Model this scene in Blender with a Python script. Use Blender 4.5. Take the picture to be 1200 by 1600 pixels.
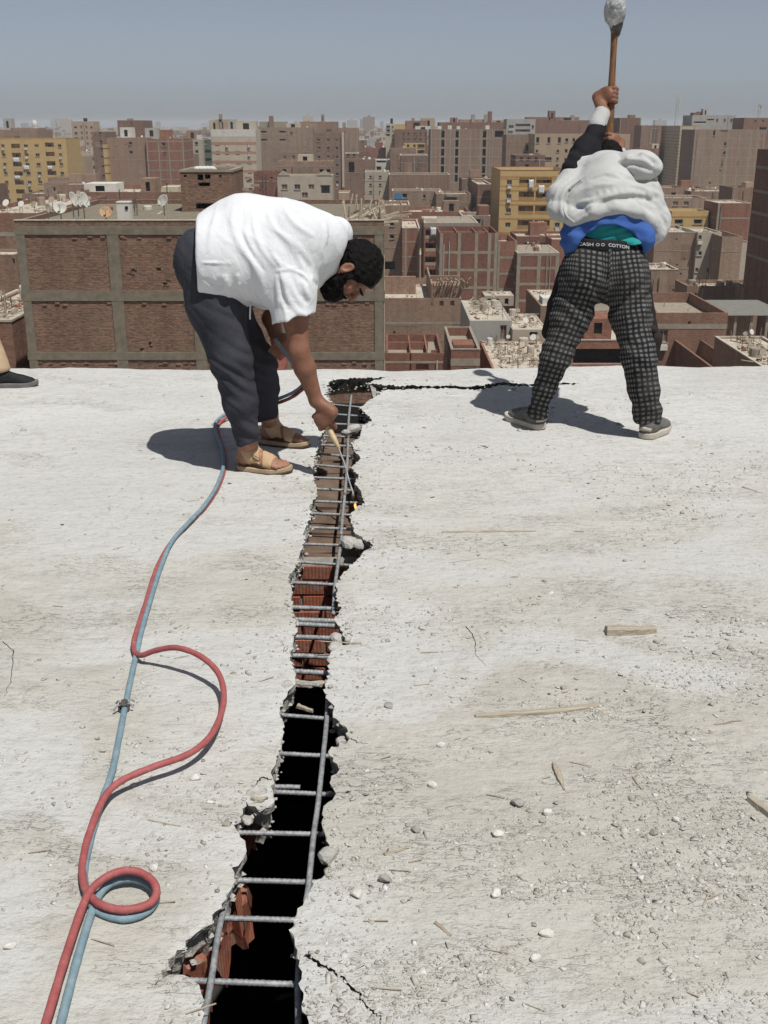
import bpy, bmesh, math, random
import numpy as np
from mathutils import Vector, Matrix, geometry

for o in list(bpy.data.objects):
    bpy.data.objects.remove(o)
SC = bpy.context.scene
COL = SC.collection
RNG = random.Random(7)
NR = np.random.RandomState(11)

# ------------------------------------------------------------------ camera
CAMZ = 1.6
FPX = 1700.0                      # focal length in pixels of the 1200 x 1600 photograph
PITCH = math.atan(605.0 / FPX)    # horizon at y = 195
cam_d = bpy.data.cameras.new('camera')
cam_d.sensor_fit = 'VERTICAL'
cam_d.sensor_height = 32.0
cam_d.lens = FPX / 1600.0 * 32.0
cam_d.clip_start = 0.05
cam_d.clip_end = 20000.0
cam = bpy.data.objects.new('camera', cam_d)
COL.objects.link(cam)
cam.location = (0, 0, CAMZ)
cam.rotation_euler = (math.pi / 2 - PITCH, 0, 0)
SC.camera = cam

# ------------------------------------------------------------------ light
TO_SUN = Vector((0.27, -0.37, 1.0)).normalized()
SUN_EL = math.asin(TO_SUN.z)
SUN_AZ = math.atan2(TO_SUN.x, TO_SUN.y)       # clockwise from +Y
w = bpy.data.worlds.new('World')
SC.world = w
w.use_nodes = True
wn = w.node_tree.nodes
wl = w.node_tree.links
wn.clear()
sky = wn.new('ShaderNodeTexSky')
sky.sky_type = 'NISHITA'
sky.sun_disc = False
sky.sun_elevation = SUN_EL
sky.sun_rotation = SUN_AZ
sky.altitude = 50
sky.air_density = 0.6
sky.dust_density = 0.85
sky.ozone_density = 6.0
hsv = wn.new('ShaderNodeHueSaturation')
hsv.inputs['Saturation'].default_value = 0.48
hsv.inputs['Value'].default_value = 1.0
bg = wn.new('ShaderNodeBackground')
bg.inputs['Strength'].default_value = 0.075
wo = wn.new('ShaderNodeOutputWorld')
wl.new(sky.outputs[0], hsv.inputs['Color'])
wl.new(hsv.outputs[0], bg.inputs['Color'])
wl.new(bg.outputs[0], wo.inputs['Surface'])

sun_d = bpy.data.lights.new('sun', 'SUN')
sun_d.energy = 4.3
sun_d.angle = math.radians(0.53)
sun_d.color = (1.0, 0.975, 0.925)
sun = bpy.data.objects.new('sun', sun_d)
COL.objects.link(sun)
sun.rotation_euler = (-TO_SUN).to_track_quat('-Z', 'Y').to_euler()
sun.location = (4, -3, 12)

SC.view_settings.view_transform = 'Standard'
SC.view_settings.look = 'None'
SC.view_settings.gamma = 1.0
SC.view_settings.exposure = 0.0
SC.view_settings.use_curve_mapping = False
SC.cycles.use_denoising = True
SC.cycles.max_bounces = 6
SC.cycles.volume_bounces = 0
SC.cycles.transparent_max_bounces = 6

# ------------------------------------------------------------------ projection helpers
_cp, _sp = math.cos(PITCH), math.sin(PITCH)


def ray(x, y):
    u = (x - 600.0) / FPX
    v = (800.0 - y) / FPX
    return Vector((u, _cp + v * _sp, -_sp + v * _cp))


def at(x, y, Y):
    """point at distance Y in front of the viewer that is seen at pixel x, y"""
    d = ray(x, y)
    s = Y / d.y
    return Vector((d.x * s, Y, CAMZ + d.z * s))


def gr(x, y, z=0.0):
    """point of the level z that is seen at pixel x, y"""
    d = ray(x, y)
    s = (z - CAMZ) / d.z
    return Vector((d.x * s, d.y * s, z))


# ------------------------------------------------------------------ object helpers
def link(o, parent=None):
    COL.objects.link(o)
    if parent is not None:
        o.parent = parent
    return o


def tag(o, label=None, cat=None, group=None, kind=None):
    if label:
        o['label'] = label
    if cat:
        o['category'] = cat
    if group:
        o['group'] = group
    if kind:
        o['kind'] = kind
    return o


def empty(name, loc=(0, 0, 0), label=None, cat=None, group=None):
    o = bpy.data.objects.new(name, None)
    o.empty_display_size = 0.1
    o.location = loc
    link(o)
    return tag(o, label, cat, group)


def mesh_obj(name, verts, faces, mat=None, parent=None, smooth=False, loc=None):
    me = bpy.data.meshes.new(name)
    me.from_pydata([tuple(v) for v in verts], [], faces)
    me.update()
    if mat is not None:
        for m in (mat if isinstance(mat, (list, tuple)) else [mat]):
            me.materials.append(m)
    if smooth:
        me.polygons.foreach_set('use_smooth', [True] * len(me.polygons))
    o = bpy.data.objects.new(name, me)
    if loc is not None:
        o.location = loc
    link(o, parent)
    if parent is not None and parent.type == 'EMPTY' or parent is not None:
        # children are written in world coordinates: undo the parent's placement
        m = world_of(parent)
        o.matrix_parent_inverse = m.inverted()
    return o


def world_of(o):
    m = Matrix.LocRotScale(o.location, o.rotation_euler, o.scale)
    if o.parent is not None:
        m = world_of(o.parent) @ o.matrix_parent_inverse @ m
    return m


class MB:
    """collects boxes and tubes, then builds ONE mesh"""

    def __init__(s):
        s.v = []
        s.f = []
        s.mi = []
        s.cur = 0

    def add(s, vs, fs):
        b = len(s.v)
        s.v.extend(tuple(v) for v in vs)
        for f in fs:
            s.f.append(tuple(i + b for i in f))
            s.mi.append(s.cur)

    def box(s, x0, x1, y0, y1, z0, z1):
        s.add([(x0, y0, z0), (x1, y0, z0), (x1, y1, z0), (x0, y1, z0),
               (x0, y0, z1), (x1, y0, z1), (x1, y1, z1), (x0, y1, z1)],
              [(0, 3, 2, 1), (4, 5, 6, 7), (0, 1, 5, 4), (1, 2, 6, 5), (2, 3, 7, 6), (3, 0, 4, 7)])

    def bar(s, a, b, r, n=6, r2=None):
        a = Vector(a)
        b = Vector(b)
        r2 = r if r2 is None else r2
        d = (b - a).normalized()
        q = d.orthogonal().normalized()
        p = d.cross(q)
        vs = []
        for c, rr in ((a, r), (b, r2)):
            for i in range(n):
                t = 2 * math.pi * i / n
                vs.append(c + (q * math.cos(t) + p * math.sin(t)) * rr)
        fs = [(i, (i + 1) % n, n + (i + 1) % n, n + i) for i in range(n)]
        fs.append(tuple(range(n - 1, -1, -1)))
        fs.append(tuple(range(n, 2 * n)))
        s.add(vs, fs)

    def plank(s, a, b, w_, t, up=(0, 0, 1)):
        a = Vector(a)
        b = Vector(b)
        d = (b - a).normalized()
        u = Vector(up)
        side = d.cross(u).normalized()
        u = side.cross(d).normalized()
        vs = []
        for c in (a, b):
            for sx, sz in ((-1, -1), (1, -1), (1, 1), (-1, 1)):
                vs.append(c + side * (sx * w_ / 2) + u * (sz * t / 2))
        s.add(vs, [(0, 1, 2, 3), (7, 6, 5, 4), (0, 4, 5, 1), (1, 5, 6, 2), (2, 6, 7, 3), (3, 7, 4, 0)])

    def lathe(s, prof, c, axis=(0, 0, 1), n=16):
        d = Vector(axis).normalized()
        q = d.orthogonal().normalized()
        p = d.cross(q)
        c = Vector(c)
        vs = []
        for r, h in prof:
            for i in range(n):
                t = 2 * math.pi * i / n
                vs.append(c + d * h + (q * math.cos(t) + p * math.sin(t)) * r)
        fs = []
        for k in range(len(prof) - 1):
            for i in range(n):
                j = (i + 1) % n
                fs.append((k * n + i, k * n + j, (k + 1) * n + j, (k + 1) * n + i))
        fs.append(tuple(range(n - 1, -1, -1)))
        fs.append(tuple((len(prof) - 1) * n + i for i in range(n)))
        s.add(vs, fs)

    def build(s, name, mat, parent=None, smooth=False):
        o = mesh_obj(name, s.v, s.f, mat, parent, smooth)
        if isinstance(mat, (list, tuple)):
            o.data.polygons.foreach_set('material_index', s.mi)
        return o


def catmull(pts, n=8):
    pts = [Vector(p) for p in pts]
    out = []
    P = [pts[0] * 2 - pts[1]] + pts + [pts[-1] * 2 - pts[-2]]
    for i in range(1, len(P) - 2):
        p0, p1, p2, p3 = P[i - 1], P[i], P[i + 1], P[i + 2]
        for k in range(n):
            t = k / n
            out.append(0.5 * ((2 * p1) + (p2 - p0) * t + (2 * p0 - 5 * p1 + 4 * p2 - p3) * t * t
                              + (3 * p1 - p0 - 3 * p2 + p3) * t ** 3))
    out.append(pts[-1])
    return out


def sweep(pts, rad, n=10, cap=True):
    """tube along a polyline; rad number or function of index"""
    pts = [Vector(p) for p in pts]
    vs, fs = [], []
    q = None
    for i, p in enumerate(pts):
        d = (pts[min(i + 1, len(pts) - 1)] - pts[max(i - 1, 0)]).normalized()
        if q is None:
            q = d.orthogonal().normalized()
        else:
            q = (q - d * q.dot(d)).normalized()
        b = d.cross(q)
        r = rad(i) if callable(rad) else rad
        for k in range(n):
            t = 2 * math.pi * k / n
            vs.append(p + (q * math.cos(t) + b * math.sin(t)) * r)
    for i in range(len(pts) - 1):
        for k in range(n):
            j = (k + 1) % n
            fs.append((i * n + k, i * n + j, (i + 1) * n + j, (i + 1) * n + k))
    if cap:
        fs.append(tuple(range(n - 1, -1, -1)))
        fs.append(tuple((len(pts) - 1) * n + k for k in range(n)))
    return vs, fs


# ------------------------------------------------------------------ numpy value noise
def _hash(ix, iy, iz):
    h = (ix.astype(np.int64) * 374761393 + iy.astype(np.int64) * 668265263 + iz.astype(np.int64) * 2147483647) & 0xFFFFFFFF
    h = ((h ^ (h >> 13)) * 1274126177) & 0xFFFFFFFF
    h = h ^ (h >> 16)
    return (h & 0xFFFF).astype(np.float32) / 65535.0


def vnoise(x, y, z):
    x, y, z = np.broadcast_arrays(np.asarray(x, np.float32), np.asarray(y, np.float32), np.asarray(z, np.float32))
    ix, iy, iz = np.floor(x), np.floor(y), np.floor(z)
    fx, fy, fz = x - ix, y - iy, z - iz
    fx = fx * fx * (3 - 2 * fx)
    fy = fy * fy * (3 - 2 * fy)
    fz = fz * fz * (3 - 2 * fz)
    ix, iy, iz = ix.astype(np.int64), iy.astype(np.int64), iz.astype(np.int64)
    r = 0
    for dx in (0, 1):
        wx = fx if dx else 1 - fx
        for dy in (0, 1):
            wy = fy if dy else 1 - fy
            for dz in (0, 1):
                wz = fz if dz else 1 - fz
                r = r + wx * wy * wz * _hash(ix + dx, iy + dy, iz + dz)
    return r * 2 - 1


def fbm(x, y, z, o=3):
    r, a, s = 0, 1.0, 0
    for k in range(o):
        r = r + a * vnoise(x * 2 ** k + 17.3 * k, y * 2 ** k - 5.1 * k, z * 2 ** k + 3.7 * k)
        s += a
        a *= 0.5
    return r / s


# ------------------------------------------------------------------ materials
class NT:
    def __init__(s, name):
        s.m = bpy.data.materials.new(name)
        s.m.use_nodes = True
        s.t = s.m.node_tree
        s.t.nodes.clear()
        s.out = s.t.nodes.new('ShaderNodeOutputMaterial')
        s.b = s.t.nodes.new('ShaderNodeBsdfPrincipled')
        s.t.links.new(s.b.outputs[0], s.out.inputs[0])
        s.b.inputs['Roughness'].default_value = 0.85
        s.b.inputs['Specular IOR Level'].default_value = 0.25

    def n(s, t, ins=None, **props):
        nd = s.t.nodes.new(t)
        for k, v in props.items():
            setattr(nd, k, v)
        for k, v in (ins or {}).items():
            s.put(nd.inputs[k], v)
        return nd

    def put(s, sock, v):
        if isinstance(v, bpy.types.NodeSocket):
            s.t.links.new(v, sock)
        elif isinstance(v, bpy.types.Node):
            s.t.links.new(v.outputs[0], sock)
        else:
            if sock.type == 'RGBA' and len(v) == 3:
                v = (*v, 1)
            sock.default_value = v

    def set(s, **kw):
        for k, v in kw.items():
            s.put(s.b.inputs[k.replace('_', ' ')], v)

    def ramp(s, fac, stops, interp='LINEAR'):
        nd = s.n('ShaderNodeValToRGB', {0: fac})
        nd.color_ramp.interpolation = interp
        e = nd.color_ramp.elements
        while len(e) < len(stops):
            e.new(0.5)
        for i, (p, c) in enumerate(stops):
            e[i].position = p
            e[i].color = (*c, 1) if hasattr(c, '__len__') else (c, c, c, 1)
        return nd.outputs[0]

    def mix(s, fac, a, b, mode='MIX'):
        nd = s.n('ShaderNodeMix', data_type='RGBA', blend_type=mode)
        s.put(nd.inputs[0], fac)
        s.put(nd.inputs[6], a)
        s.put(nd.inputs[7], b)
        return nd.outputs[2]

    def math(s, op, a, b=0.0, c=None):
        nd = s.n('ShaderNodeMath', operation=op)
        s.put(nd.inputs[0], a)
        s.put(nd.inputs[1], b)
        if c is not None:
            s.put(nd.inputs[2], c)
        return nd.outputs[0]

    def coord(s, kind='Object'):
        return s.n('ShaderNodeTexCoord').outputs[kind]

    def pos(s):
        return s.n('ShaderNodeNewGeometry').outputs['Position']

    def noise(s, vec, scale, detail=4, rough=0.55, dist=0.0):
        return s.n('ShaderNodeTexNoise', {'Vector': vec, 'Scale': scale, 'Detail': detail, 'Roughness': rough, 'Distortion': dist}).outputs[0]

    def mapping(s, vec, scale=(1, 1, 1), loc=(0, 0, 0), rot=(0, 0, 0)):
        return s.n('ShaderNodeMapping', {'Vector': vec, 'Location': loc, 'Rotation': rot, 'Scale': scale}).outputs[0]

    def bump(s, h, strength=0.5, dist=0.01, normal=None):
        ins = {'Height': h, 'Strength': strength, 'Distance': dist}
        if normal is not None:
            ins['Normal'] = normal
        return s.n('ShaderNodeBump', ins).outputs[0]


def mottled(name, c1, c2, scale=3.0, rough=0.9, bump=0.3, bdist=0.01, bscale=None, spec=0.2, detail=5, metal=0.0):
    t = NT(name)
    p = t.pos()
    f = t.ramp(t.noise(p, scale, detail, 0.6), [(0.3, c1), (0.7, c2)])
    t.set(Base_Color=f, Roughness=rough, Specular_IOR_Level=spec, Metallic=metal)
    if bump:
        t.set(Normal=t.bump(t.noise(p, bscale or scale * 6, 5, 0.6), bump, bdist))
    return t.m


def wall_uv(t):
    """u runs along the wall, v is height: fits walls along x and along y"""
    p = t.pos()
    x = t.n('ShaderNodeSeparateXYZ', {0: p})
    u = t.math('ADD', x.outputs[0], x.outputs[1])
    return t.n('ShaderNodeCombineXYZ', {0: u, 1: x.outputs[2], 2: 0.0}).outputs[0], p


def brick_mat(name, c1, c2, mortar, bw=0.25, bh=0.075, stain=0.25, bump=0.6, msize=0.012, grain=1.6, fc=(0.38, 1.0)):
    t = NT(name)
    uv, p = wall_uv(t)
    wob = t.n('ShaderNodeVectorMath', {0: t.n('ShaderNodeTexNoise', {'Vector': p, 'Scale': 3.0, 'Detail': 2.0}).outputs['Color'], 1: (0.03, 0.03, 0.0)}, operation='MULTIPLY').outputs[0]
    uv2 = t.n('ShaderNodeVectorMath', {0: uv, 1: wob}, operation='ADD').outputs[0]
    bt = t.n('ShaderNodeTexBrick', {'Vector': uv2, 'Color1': c1, 'Color2': c2, 'Mortar': mortar, 'Scale': 1.0,
                                    'Mortar Size': msize, 'Mortar Smooth': 0.3, 'Bias': 0.0, 'Brick Width': bw, 'Row Height': bh})
    big = t.noise(p, 0.35, 5, 0.65)
    fine = t.noise(t.mapping(p, (grain, grain, grain * 2.6)), 2.0, 5, 0.7)
    patch = t.noise(t.mapping(p, (1, 1, 1), (5, 2, 9)), 0.8, 3, 0.6)
    streak = t.noise(t.mapping(p, (1.0, 1.0, 0.06)), 1.3, 4, 0.6)
    c = t.mix(t.ramp(big, [(0.3, 0.0), (0.75, stain)]), bt.outputs[0], tuple(m * 1.0 for m in mortar))
    c = t.mix(t.ramp(patch, [(0.52, 0.0), (0.66, 0.35)]), c, tuple(0.5 * (a_ + m_) * 1.25 for a_, m_ in zip(c1, mortar)))
    c = t.mix(0.8, c, t.ramp(fine, [(0.28, fc[0]), (0.72, fc[1])]), 'MULTIPLY')
    c = t.mix(0.5, c, t.ramp(streak, [(0.35, 0.62), (0.6, 1.0)]), 'MULTIPLY')
    rnd = t.n('ShaderNodeObjectInfo').outputs['Random']
    c = t.mix(1.0, c, t.ramp(rnd, [(0.0, (0.82, 0.80, 0.80)), (0.5, (1.0, 0.99, 0.97)), (1.0, (1.16, 1.17, 1.16))]), 'MULTIPLY')
    t.set(Base_Color=c, Roughness=0.92, Specular_IOR_Level=0.15)
    h = t.math('ADD', t.math('MULTIPLY', bt.outputs['Fac'], -1.0), t.math('MULTIPLY', fine, 1.2))
    t.set(Normal=t.bump(h, bump, 0.03))
    return t.m


def plain(name, c, rough=0.7, spec=0.3, metal=0.0):
    t = NT(name)
    t.set(Base_Color=c, Roughness=rough, Specular_IOR_Level=spec, Metallic=metal)
    return t.m
# ================================================================== ROOF SLAB WITH THE BROKEN SLOT
def floor_material():
    t = NT('rough_screed')
    p = t.pos()
    at_ = t.n('ShaderNodeSeparateXYZ', {0: t.n('ShaderNodeAttribute', attribute_name='dust').outputs['Vector']})
    dust, pale, grime = at_.outputs[0], at_.outputs[1], at_.outputs[2]
    fine = t.noise(p, 30, 4, 0.72)
    mid = t.noise(t.mapping(p, (1.0, 1.9, 1.0), (0, 0, 0), (0, 0, 0.15)), 9, 5, 0.7)
    c = t.mix(dust, (0.492, 0.488, 0.464), (0.455, 0.438, 0.394))
    c = t.mix(pale, c, (0.570, 0.566, 0.545))
    c = t.mix(t.ramp(t.math('ADD', mid, t.math('MULTIPLY', grime, 0.3)), [(0.52, 0.0), (0.74, 0.45)]), c, (0.37, 0.352, 0.308))
    c = t.mix(t.ramp(fine, [(0.34, 0.4), (0.46, 0.0)]), c, (0.28, 0.265, 0.23))
    c = t.mix(t.ramp(fine, [(0.60, 0.0), (0.74, 0.45)]), c, (0.60, 0.60, 0.58))
    t.set(Base_Color=c, Roughness=0.93, Specular_IOR_Level=0.12)
    # flaking crust: plates with sharp broken rims where the dust lies
    cn = t.noise(t.mapping(p, (1.0, 2.3, 1.0), (3, 1, 0), (0, 0, 0.2)), 21, 4, 0.62)
    cm = t.n('ShaderNodeMapRange', {0: cn, 1: 0.53, 2: 0.565, 3: 0.0, 4: 1.0}, clamp=True).outputs[0]
    cl = t.n('ShaderNodeMapRange', {0: t.noise(t.mapping(p, (1.0, 1.5, 1.0), (9, 4, 0)), 2.8, 3, 0.65), 1: 0.44, 2: 0.62, 3: 0.0, 4: 1.0}, clamp=True).outputs[0]
    wgt = t.math('MULTIPLY', t.math('MULTIPLY', cm, cl), t.math('MULTIPLY_ADD', t.math('ADD', dust, grime), 0.36, 0.04))
    h = t.math('ADD', t.math('MULTIPLY', mid, 1.0), t.math('MULTIPLY', fine, 0.28))
    h = t.math('ADD', h, t.math('MULTIPLY', wgt, 0.60))
    t.set(Normal=t.bump(h, 0.85, 0.02))
    return t.m


M_FLOOR = floor_material()
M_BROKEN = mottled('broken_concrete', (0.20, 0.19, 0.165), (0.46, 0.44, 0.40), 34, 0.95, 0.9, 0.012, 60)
M_DARKROOM = mottled('dark_void_plaster', (0.030, 0.029, 0.027), (0.055, 0.052, 0.048), 2.0, 0.95, 0.2)  # near-black colour put in so the storey below reads as unlit

LEFT = [(514.7, 595.6), (509, 618), (517.5, 629), (520, 642), (512, 662), (503, 678), (500.6, 689), (493, 710), (490, 732), (490, 747), (496, 762),
        (495, 776), (485, 788), (485, 809), (476, 828), (474, 850), (469, 864), (469, 876), (452, 896), (453, 910), (456, 918), (455, 930),
        (458, 950), (465, 978), (458, 1000), (456, 1020), (455, 1036), (463, 1046), (462, 1064), (447, 1088), (437, 1103), (443, 1125),
        (440, 1162), (432, 1180), (431, 1192), (424, 1200), (427, 1215), (426, 1230), (429, 1248), (405, 1262), (384, 1250), (377, 1280), (365, 1287),
        (375, 1305), (384, 1320), (381, 1335), (372, 1350), (362, 1355), (366, 1370), (361, 1388), (347, 1416), (331, 1427), (331, 1441), (307, 1455),
        (272, 1491), (239, 1541), (264, 1521), (285, 1521), (302, 1530), (314, 1548), (319, 1562), (314, 1600), (305, 1660), (298, 1760)]
RIGHT = [(490, 1760), (485, 1680), (483, 1600), (472, 1574), (471, 1523), (465, 1480), (451, 1448), (465, 1416), (480, 1397), (487, 1379), (502, 1367), (517, 1342),
         (515, 1317), (505, 1292), (505, 1262), (525, 1235), (517, 1215), (530, 1197), (520, 1185), (514, 1167), (545, 1152), (537, 1130), (520, 1117), (522, 1105),
         (508, 1087), (508, 1064), (515, 1042), (512, 1032), (520, 1014), (541, 1002), (536, 985), (522, 967), (533, 948), (524, 930), (528, 920), (524, 912), (538, 892), (552, 878),
         (568, 862), (583, 853), (571, 843), (556, 834), (551, 822), (546, 809), (557, 792), (570, 785), (562, 764), (555, 753), (560, 742), (549, 729), (564, 716), (555, 708),
         (549, 691), (562, 682), (564, 665), (581, 656), (568, 642), (562, 635), (587, 618), (600, 608.5), (640, 607), (660, 605.5), (710, 607), (745, 609), (783, 602),
         (821, 603), (885, 600), (908, 598.5), (885, 597.5), (821, 599.5), (783, 597), (737, 604), (704, 601.5), (640, 602), (600, 601), (572, 597.5), (590, 592.5), (607, 588.5), (581, 588.5), (551, 590), (520, 592)]
_a = [gr(x, y) for x, y in LEFT + RIGHT]
_jr = random.Random(3)


def rough_loop(pts, step=0.014, amp=0.007):
    out = []
    n = len(pts)
    for i in range(n):
        a, b = pts[i], pts[(i + 1) % n]
        L = (b - a).length
        k = max(1, int(L / step))
        k = min(k, 40)
        d = (b - a)
        nn = Vector((-d.y, d.x, 0)).normalized() if L > 0 else Vector((0, 0, 0))
        am = min(amp if a.y < 6.5 else .020, L * 0.25)
        for j in range(k):
            t = j / k
            q = a + d * t
            if j > 0:
                q = q + nn * _jr.uniform(-am, am)
            out.append(q)
    return out


HOLE = rough_loop(_a)
# a second, fine crack that leaves the slot at lower right
def ribbon(pix, w0):
    c = [gr(x, y) for x, y in pix]
    c = catmull(c, 6)
    L, R = [], []
    for i, p in enumerate(c):
        d = (c[min(i + 1, len(c) - 1)] - c[max(i - 1, 0)]).normalized()
        nn = Vector((-d.y, d.x, 0))
        w_ = w0 * (1 - i / (len(c) - 1)) * _jr.uniform(0.5, 1.3) + 0.0006
        q = p + nn * _jr.uniform(-0.004, 0.004)
        L.append(q + nn * w_)
        R.append(q - nn * w_)
    return L + R[::-1]


CRACK2 = ribbon([(476, 1488), (500, 1503), (530, 1522), (556, 1545), (567, 1560), (585, 1580), (596, 1592), (594, 1612), (600, 1650)], 0.004)
CRACK3 = ribbon([(545, 1150), (560, 1158), (575, 1160)], 0.002)
CRACK5 = ribbon([(5, 1003), (20, 1020), (18, 1056), (8, 1090)], 0.0012)
CRACK6 = ribbon([(728, 978), (741, 996), (745, 1024), (759, 1040)], 0.0012)
CRACK7 = ribbon([(700, 880), (760, 872), (800, 880)], 0.0010)
CRACK4 = ribbon([(424, 1215), (410, 1213), (398, 1226), (386, 1243)], 0.003)

EDGE_PIX = [(-1500, 579), (-300, 578), (0, 577), (120, 576), (250, 576.5), (340, 577), (430, 577), (520, 576), (560, 576.5), (620, 579), (700, 578), (760, 575.5), (850, 574),
            (930, 572), (1000, 571), (1080, 573), (1200, 572), (1500, 571), (2700, 571)]
EDGE = []
for i in range(len(EDGE_PIX) - 1):
    a, b = gr(*EDGE_PIX[i]), gr(*EDGE_PIX[i + 1])
    k = max(1, int((b - a).length / 0.05))
    for j in range(k):
        q = a.lerp(b, j / k)
        q.y += 0.030 * float(fbm(q.x * 3.0, 0.5, 0.2, 3)) + _jr.uniform(-0.008, 0.008)
        EDGE.append(q)
EDGE.append(gr(*EDGE_PIX[-1]))
XL, XR = EDGE[0].x, EDGE[-1].x


def inside(px, py, poly):
    X = np.array([p.x for p in poly])
    Yv = np.array([p.y for p in poly])
    r = np.zeros(px.shape, bool)
    j = len(poly) - 1
    for i in range(len(poly)):
        c = (Yv[i] > py) != (Yv[j] > py)
        if c.any():
            xx = (X[j] - X[i]) * (py - Yv[i]) / (Yv[j] - Yv[i] + 1e-12) + X[i]
            r ^= c & (px < xx)
        j = i
    return r


HXY = np.array([(p.x, p.y) for p in HOLE])


def hole_dist(px, py):
    d = np.full(px.shape, 9.0)
    for k in range(0, len(HXY), 2):
        np.minimum(d, (px - HXY[k, 0]) ** 2 + (py - HXY[k, 1]) ** 2, out=d)
    return np.sqrt(d)


def roof_h(px, py):
    h = 0.010 * fbm(px * 0.9, py * 0.9, 0.0, 3) + 0.0045 * fbm(px * 6, py * 9, 1.0, 3) + 0.0022 * fbm(px * 24, py * 30, 2.0, 2)
    h = h * np.clip((py - 0.2) / 1.0, 0, 1)
    return h


def make_slab():
    pts = []
    def grid(x0, x1, y0, y1, s):
        nx, ny = int((x1 - x0) / s), int((y1 - y0) / s)
        gx, gy = np.meshgrid(x0 + (np.arange(nx) + 0.5) * s, y0 + (np.arange(ny) + 0.5) * s)
        gx = gx.ravel() + NR.uniform(-.3, .3, gx.size) * s
        gy = gy.ravel() + NR.uniform(-.3, .3, gy.size) * s
        pts.append(np.stack([gx, gy], 1))
    grid(-1.3, 1.4, 1.35, 3.2, 0.021)
    grid(-2.3, 2.4, 3.2, 5.2, 0.036)
    grid(-3.2, 3.3, 5.2, 7.25, 0.05)
    grid(XL + .2, XR - .2, -2.6, 1.35, 0.35)
    grid(XL + .2, -3.3, 1.35, 7.1, 0.3)
    grid(3.4, XR - .2, 1.35, 7.1, 0.3)
    P = np.concatenate(pts)
    bad = np.zeros(len(P), bool)
    for poly in (HOLE, CRACK2, CRACK3, CRACK4, CRACK5, CRACK6, CRACK7):
        bad |= inside(P[:, 0], P[:, 1], poly)
    d = hole_dist(P[:, 0], P[:, 1])
    bad |= d < 0.006
    P = P[~bad]
    verts = []
    edges = []
    def loop(l):
        b = len(verts)
        verts.extend((p.x, p.y) for p in l)
        edges.extend((b + i, b + (i + 1) % len(l)) for i in range(len(l)))
    outer = EDGE + [Vector((XR, -2.8, 0)), Vector((XL, -2.8, 0))]
    loop(outer)
    for poly in (HOLE, CRACK2, CRACK3, CRACK4, CRACK5, CRACK6, CRACK7):
        loop(poly)
    verts.extend(map(tuple, P))
    ov, oe, of, _, _, _ = geometry.delaunay_2d_cdt([Vector(v) for v in verts], edges, [], 0, 1e-6)
    V = np.array([(v.x, v.y) for v in ov])
    F = np.array(of)
    C = V[F].mean(1)
    keep = inside(C[:, 0], C[:, 1], outer)
    for poly in (HOLE, CRACK2, CRACK3, CRACK4, CRACK5, CRACK6, CRACK7):
        keep &= ~inside(C[:, 0], C[:, 1], poly)
    F = F[keep]
    Z = roof_h(V[:, 0], V[:, 1])
    dd = hole_dist(V[:, 0], V[:, 1])
    Z = Z - 0.010 * np.exp(-dd / 0.012) * (0.6 + 0.6 * vnoise(V[:, 0] * 30, V[:, 1] * 30, 4.0))
    vv = [(x, y, z) for (x, y), z in zip(V, Z)]
    o = mesh_obj('roof_slab', vv, F.tolist(), [M_FLOOR, M_BROKEN], None, True)
    px, py = V[:, 0].astype(np.float32), V[:, 1].astype(np.float32)
    wx, wy = px + .25 * vnoise(px * 2, py * 2, 3.), py + .25 * vnoise(px * 2, py * 2, 8.)
    st = lambda x, a, b: np.clip((x - a) / (b - a), 0, 1)
    big = fbm(wx * .8 + 3, wy * .8, 1., 4)
    md = fbm(wx * 2.6, wy * 4.0, 5., 4)
    sp = fbm((wx + .25 * wy) * 1.2, wy * 7, 7., 3)
    dist = dd
    side = st(px, -.9, .2)
    nearl = st(-px, .55, 1.0) * st(3.6 - py, 0, 1)
    dust = st(md + .45 * big + .25 * side - .2 * nearl, -.12, .35) * (1 - .55 * st(py, 4.6, 6.2))
    dust = np.maximum(dust, .8 * st(sp, .12, .45) * side * (1 - .6 * st(py, 4.5, 6)))
    skin = np.exp(-dist / .10) * (.35 + .65 * st(md, -.3, .3))
    pale = np.clip(.85 * st(py, 3.4, 6.0) * st(md + .5 * big, -.55, .25) + .8 * skin * st(.9 - dust, 0, .6) + .5 * st(big, .1, .5) * st(.6 - dust, 0, .5), 0, 1)
    grime = st(sp + md, .0, .8) * (1 - .5 * st(py, 4.5, 6.2))
    at_ = o.data.attributes.new('dust', 'FLOAT_VECTOR', 'POINT')
    at_.data.foreach_set('vector', np.stack([dust, pale, grime], 1).astype(np.float32).ravel())
    return tag(o, kind='structure')


SLAB = make_slab()


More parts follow.
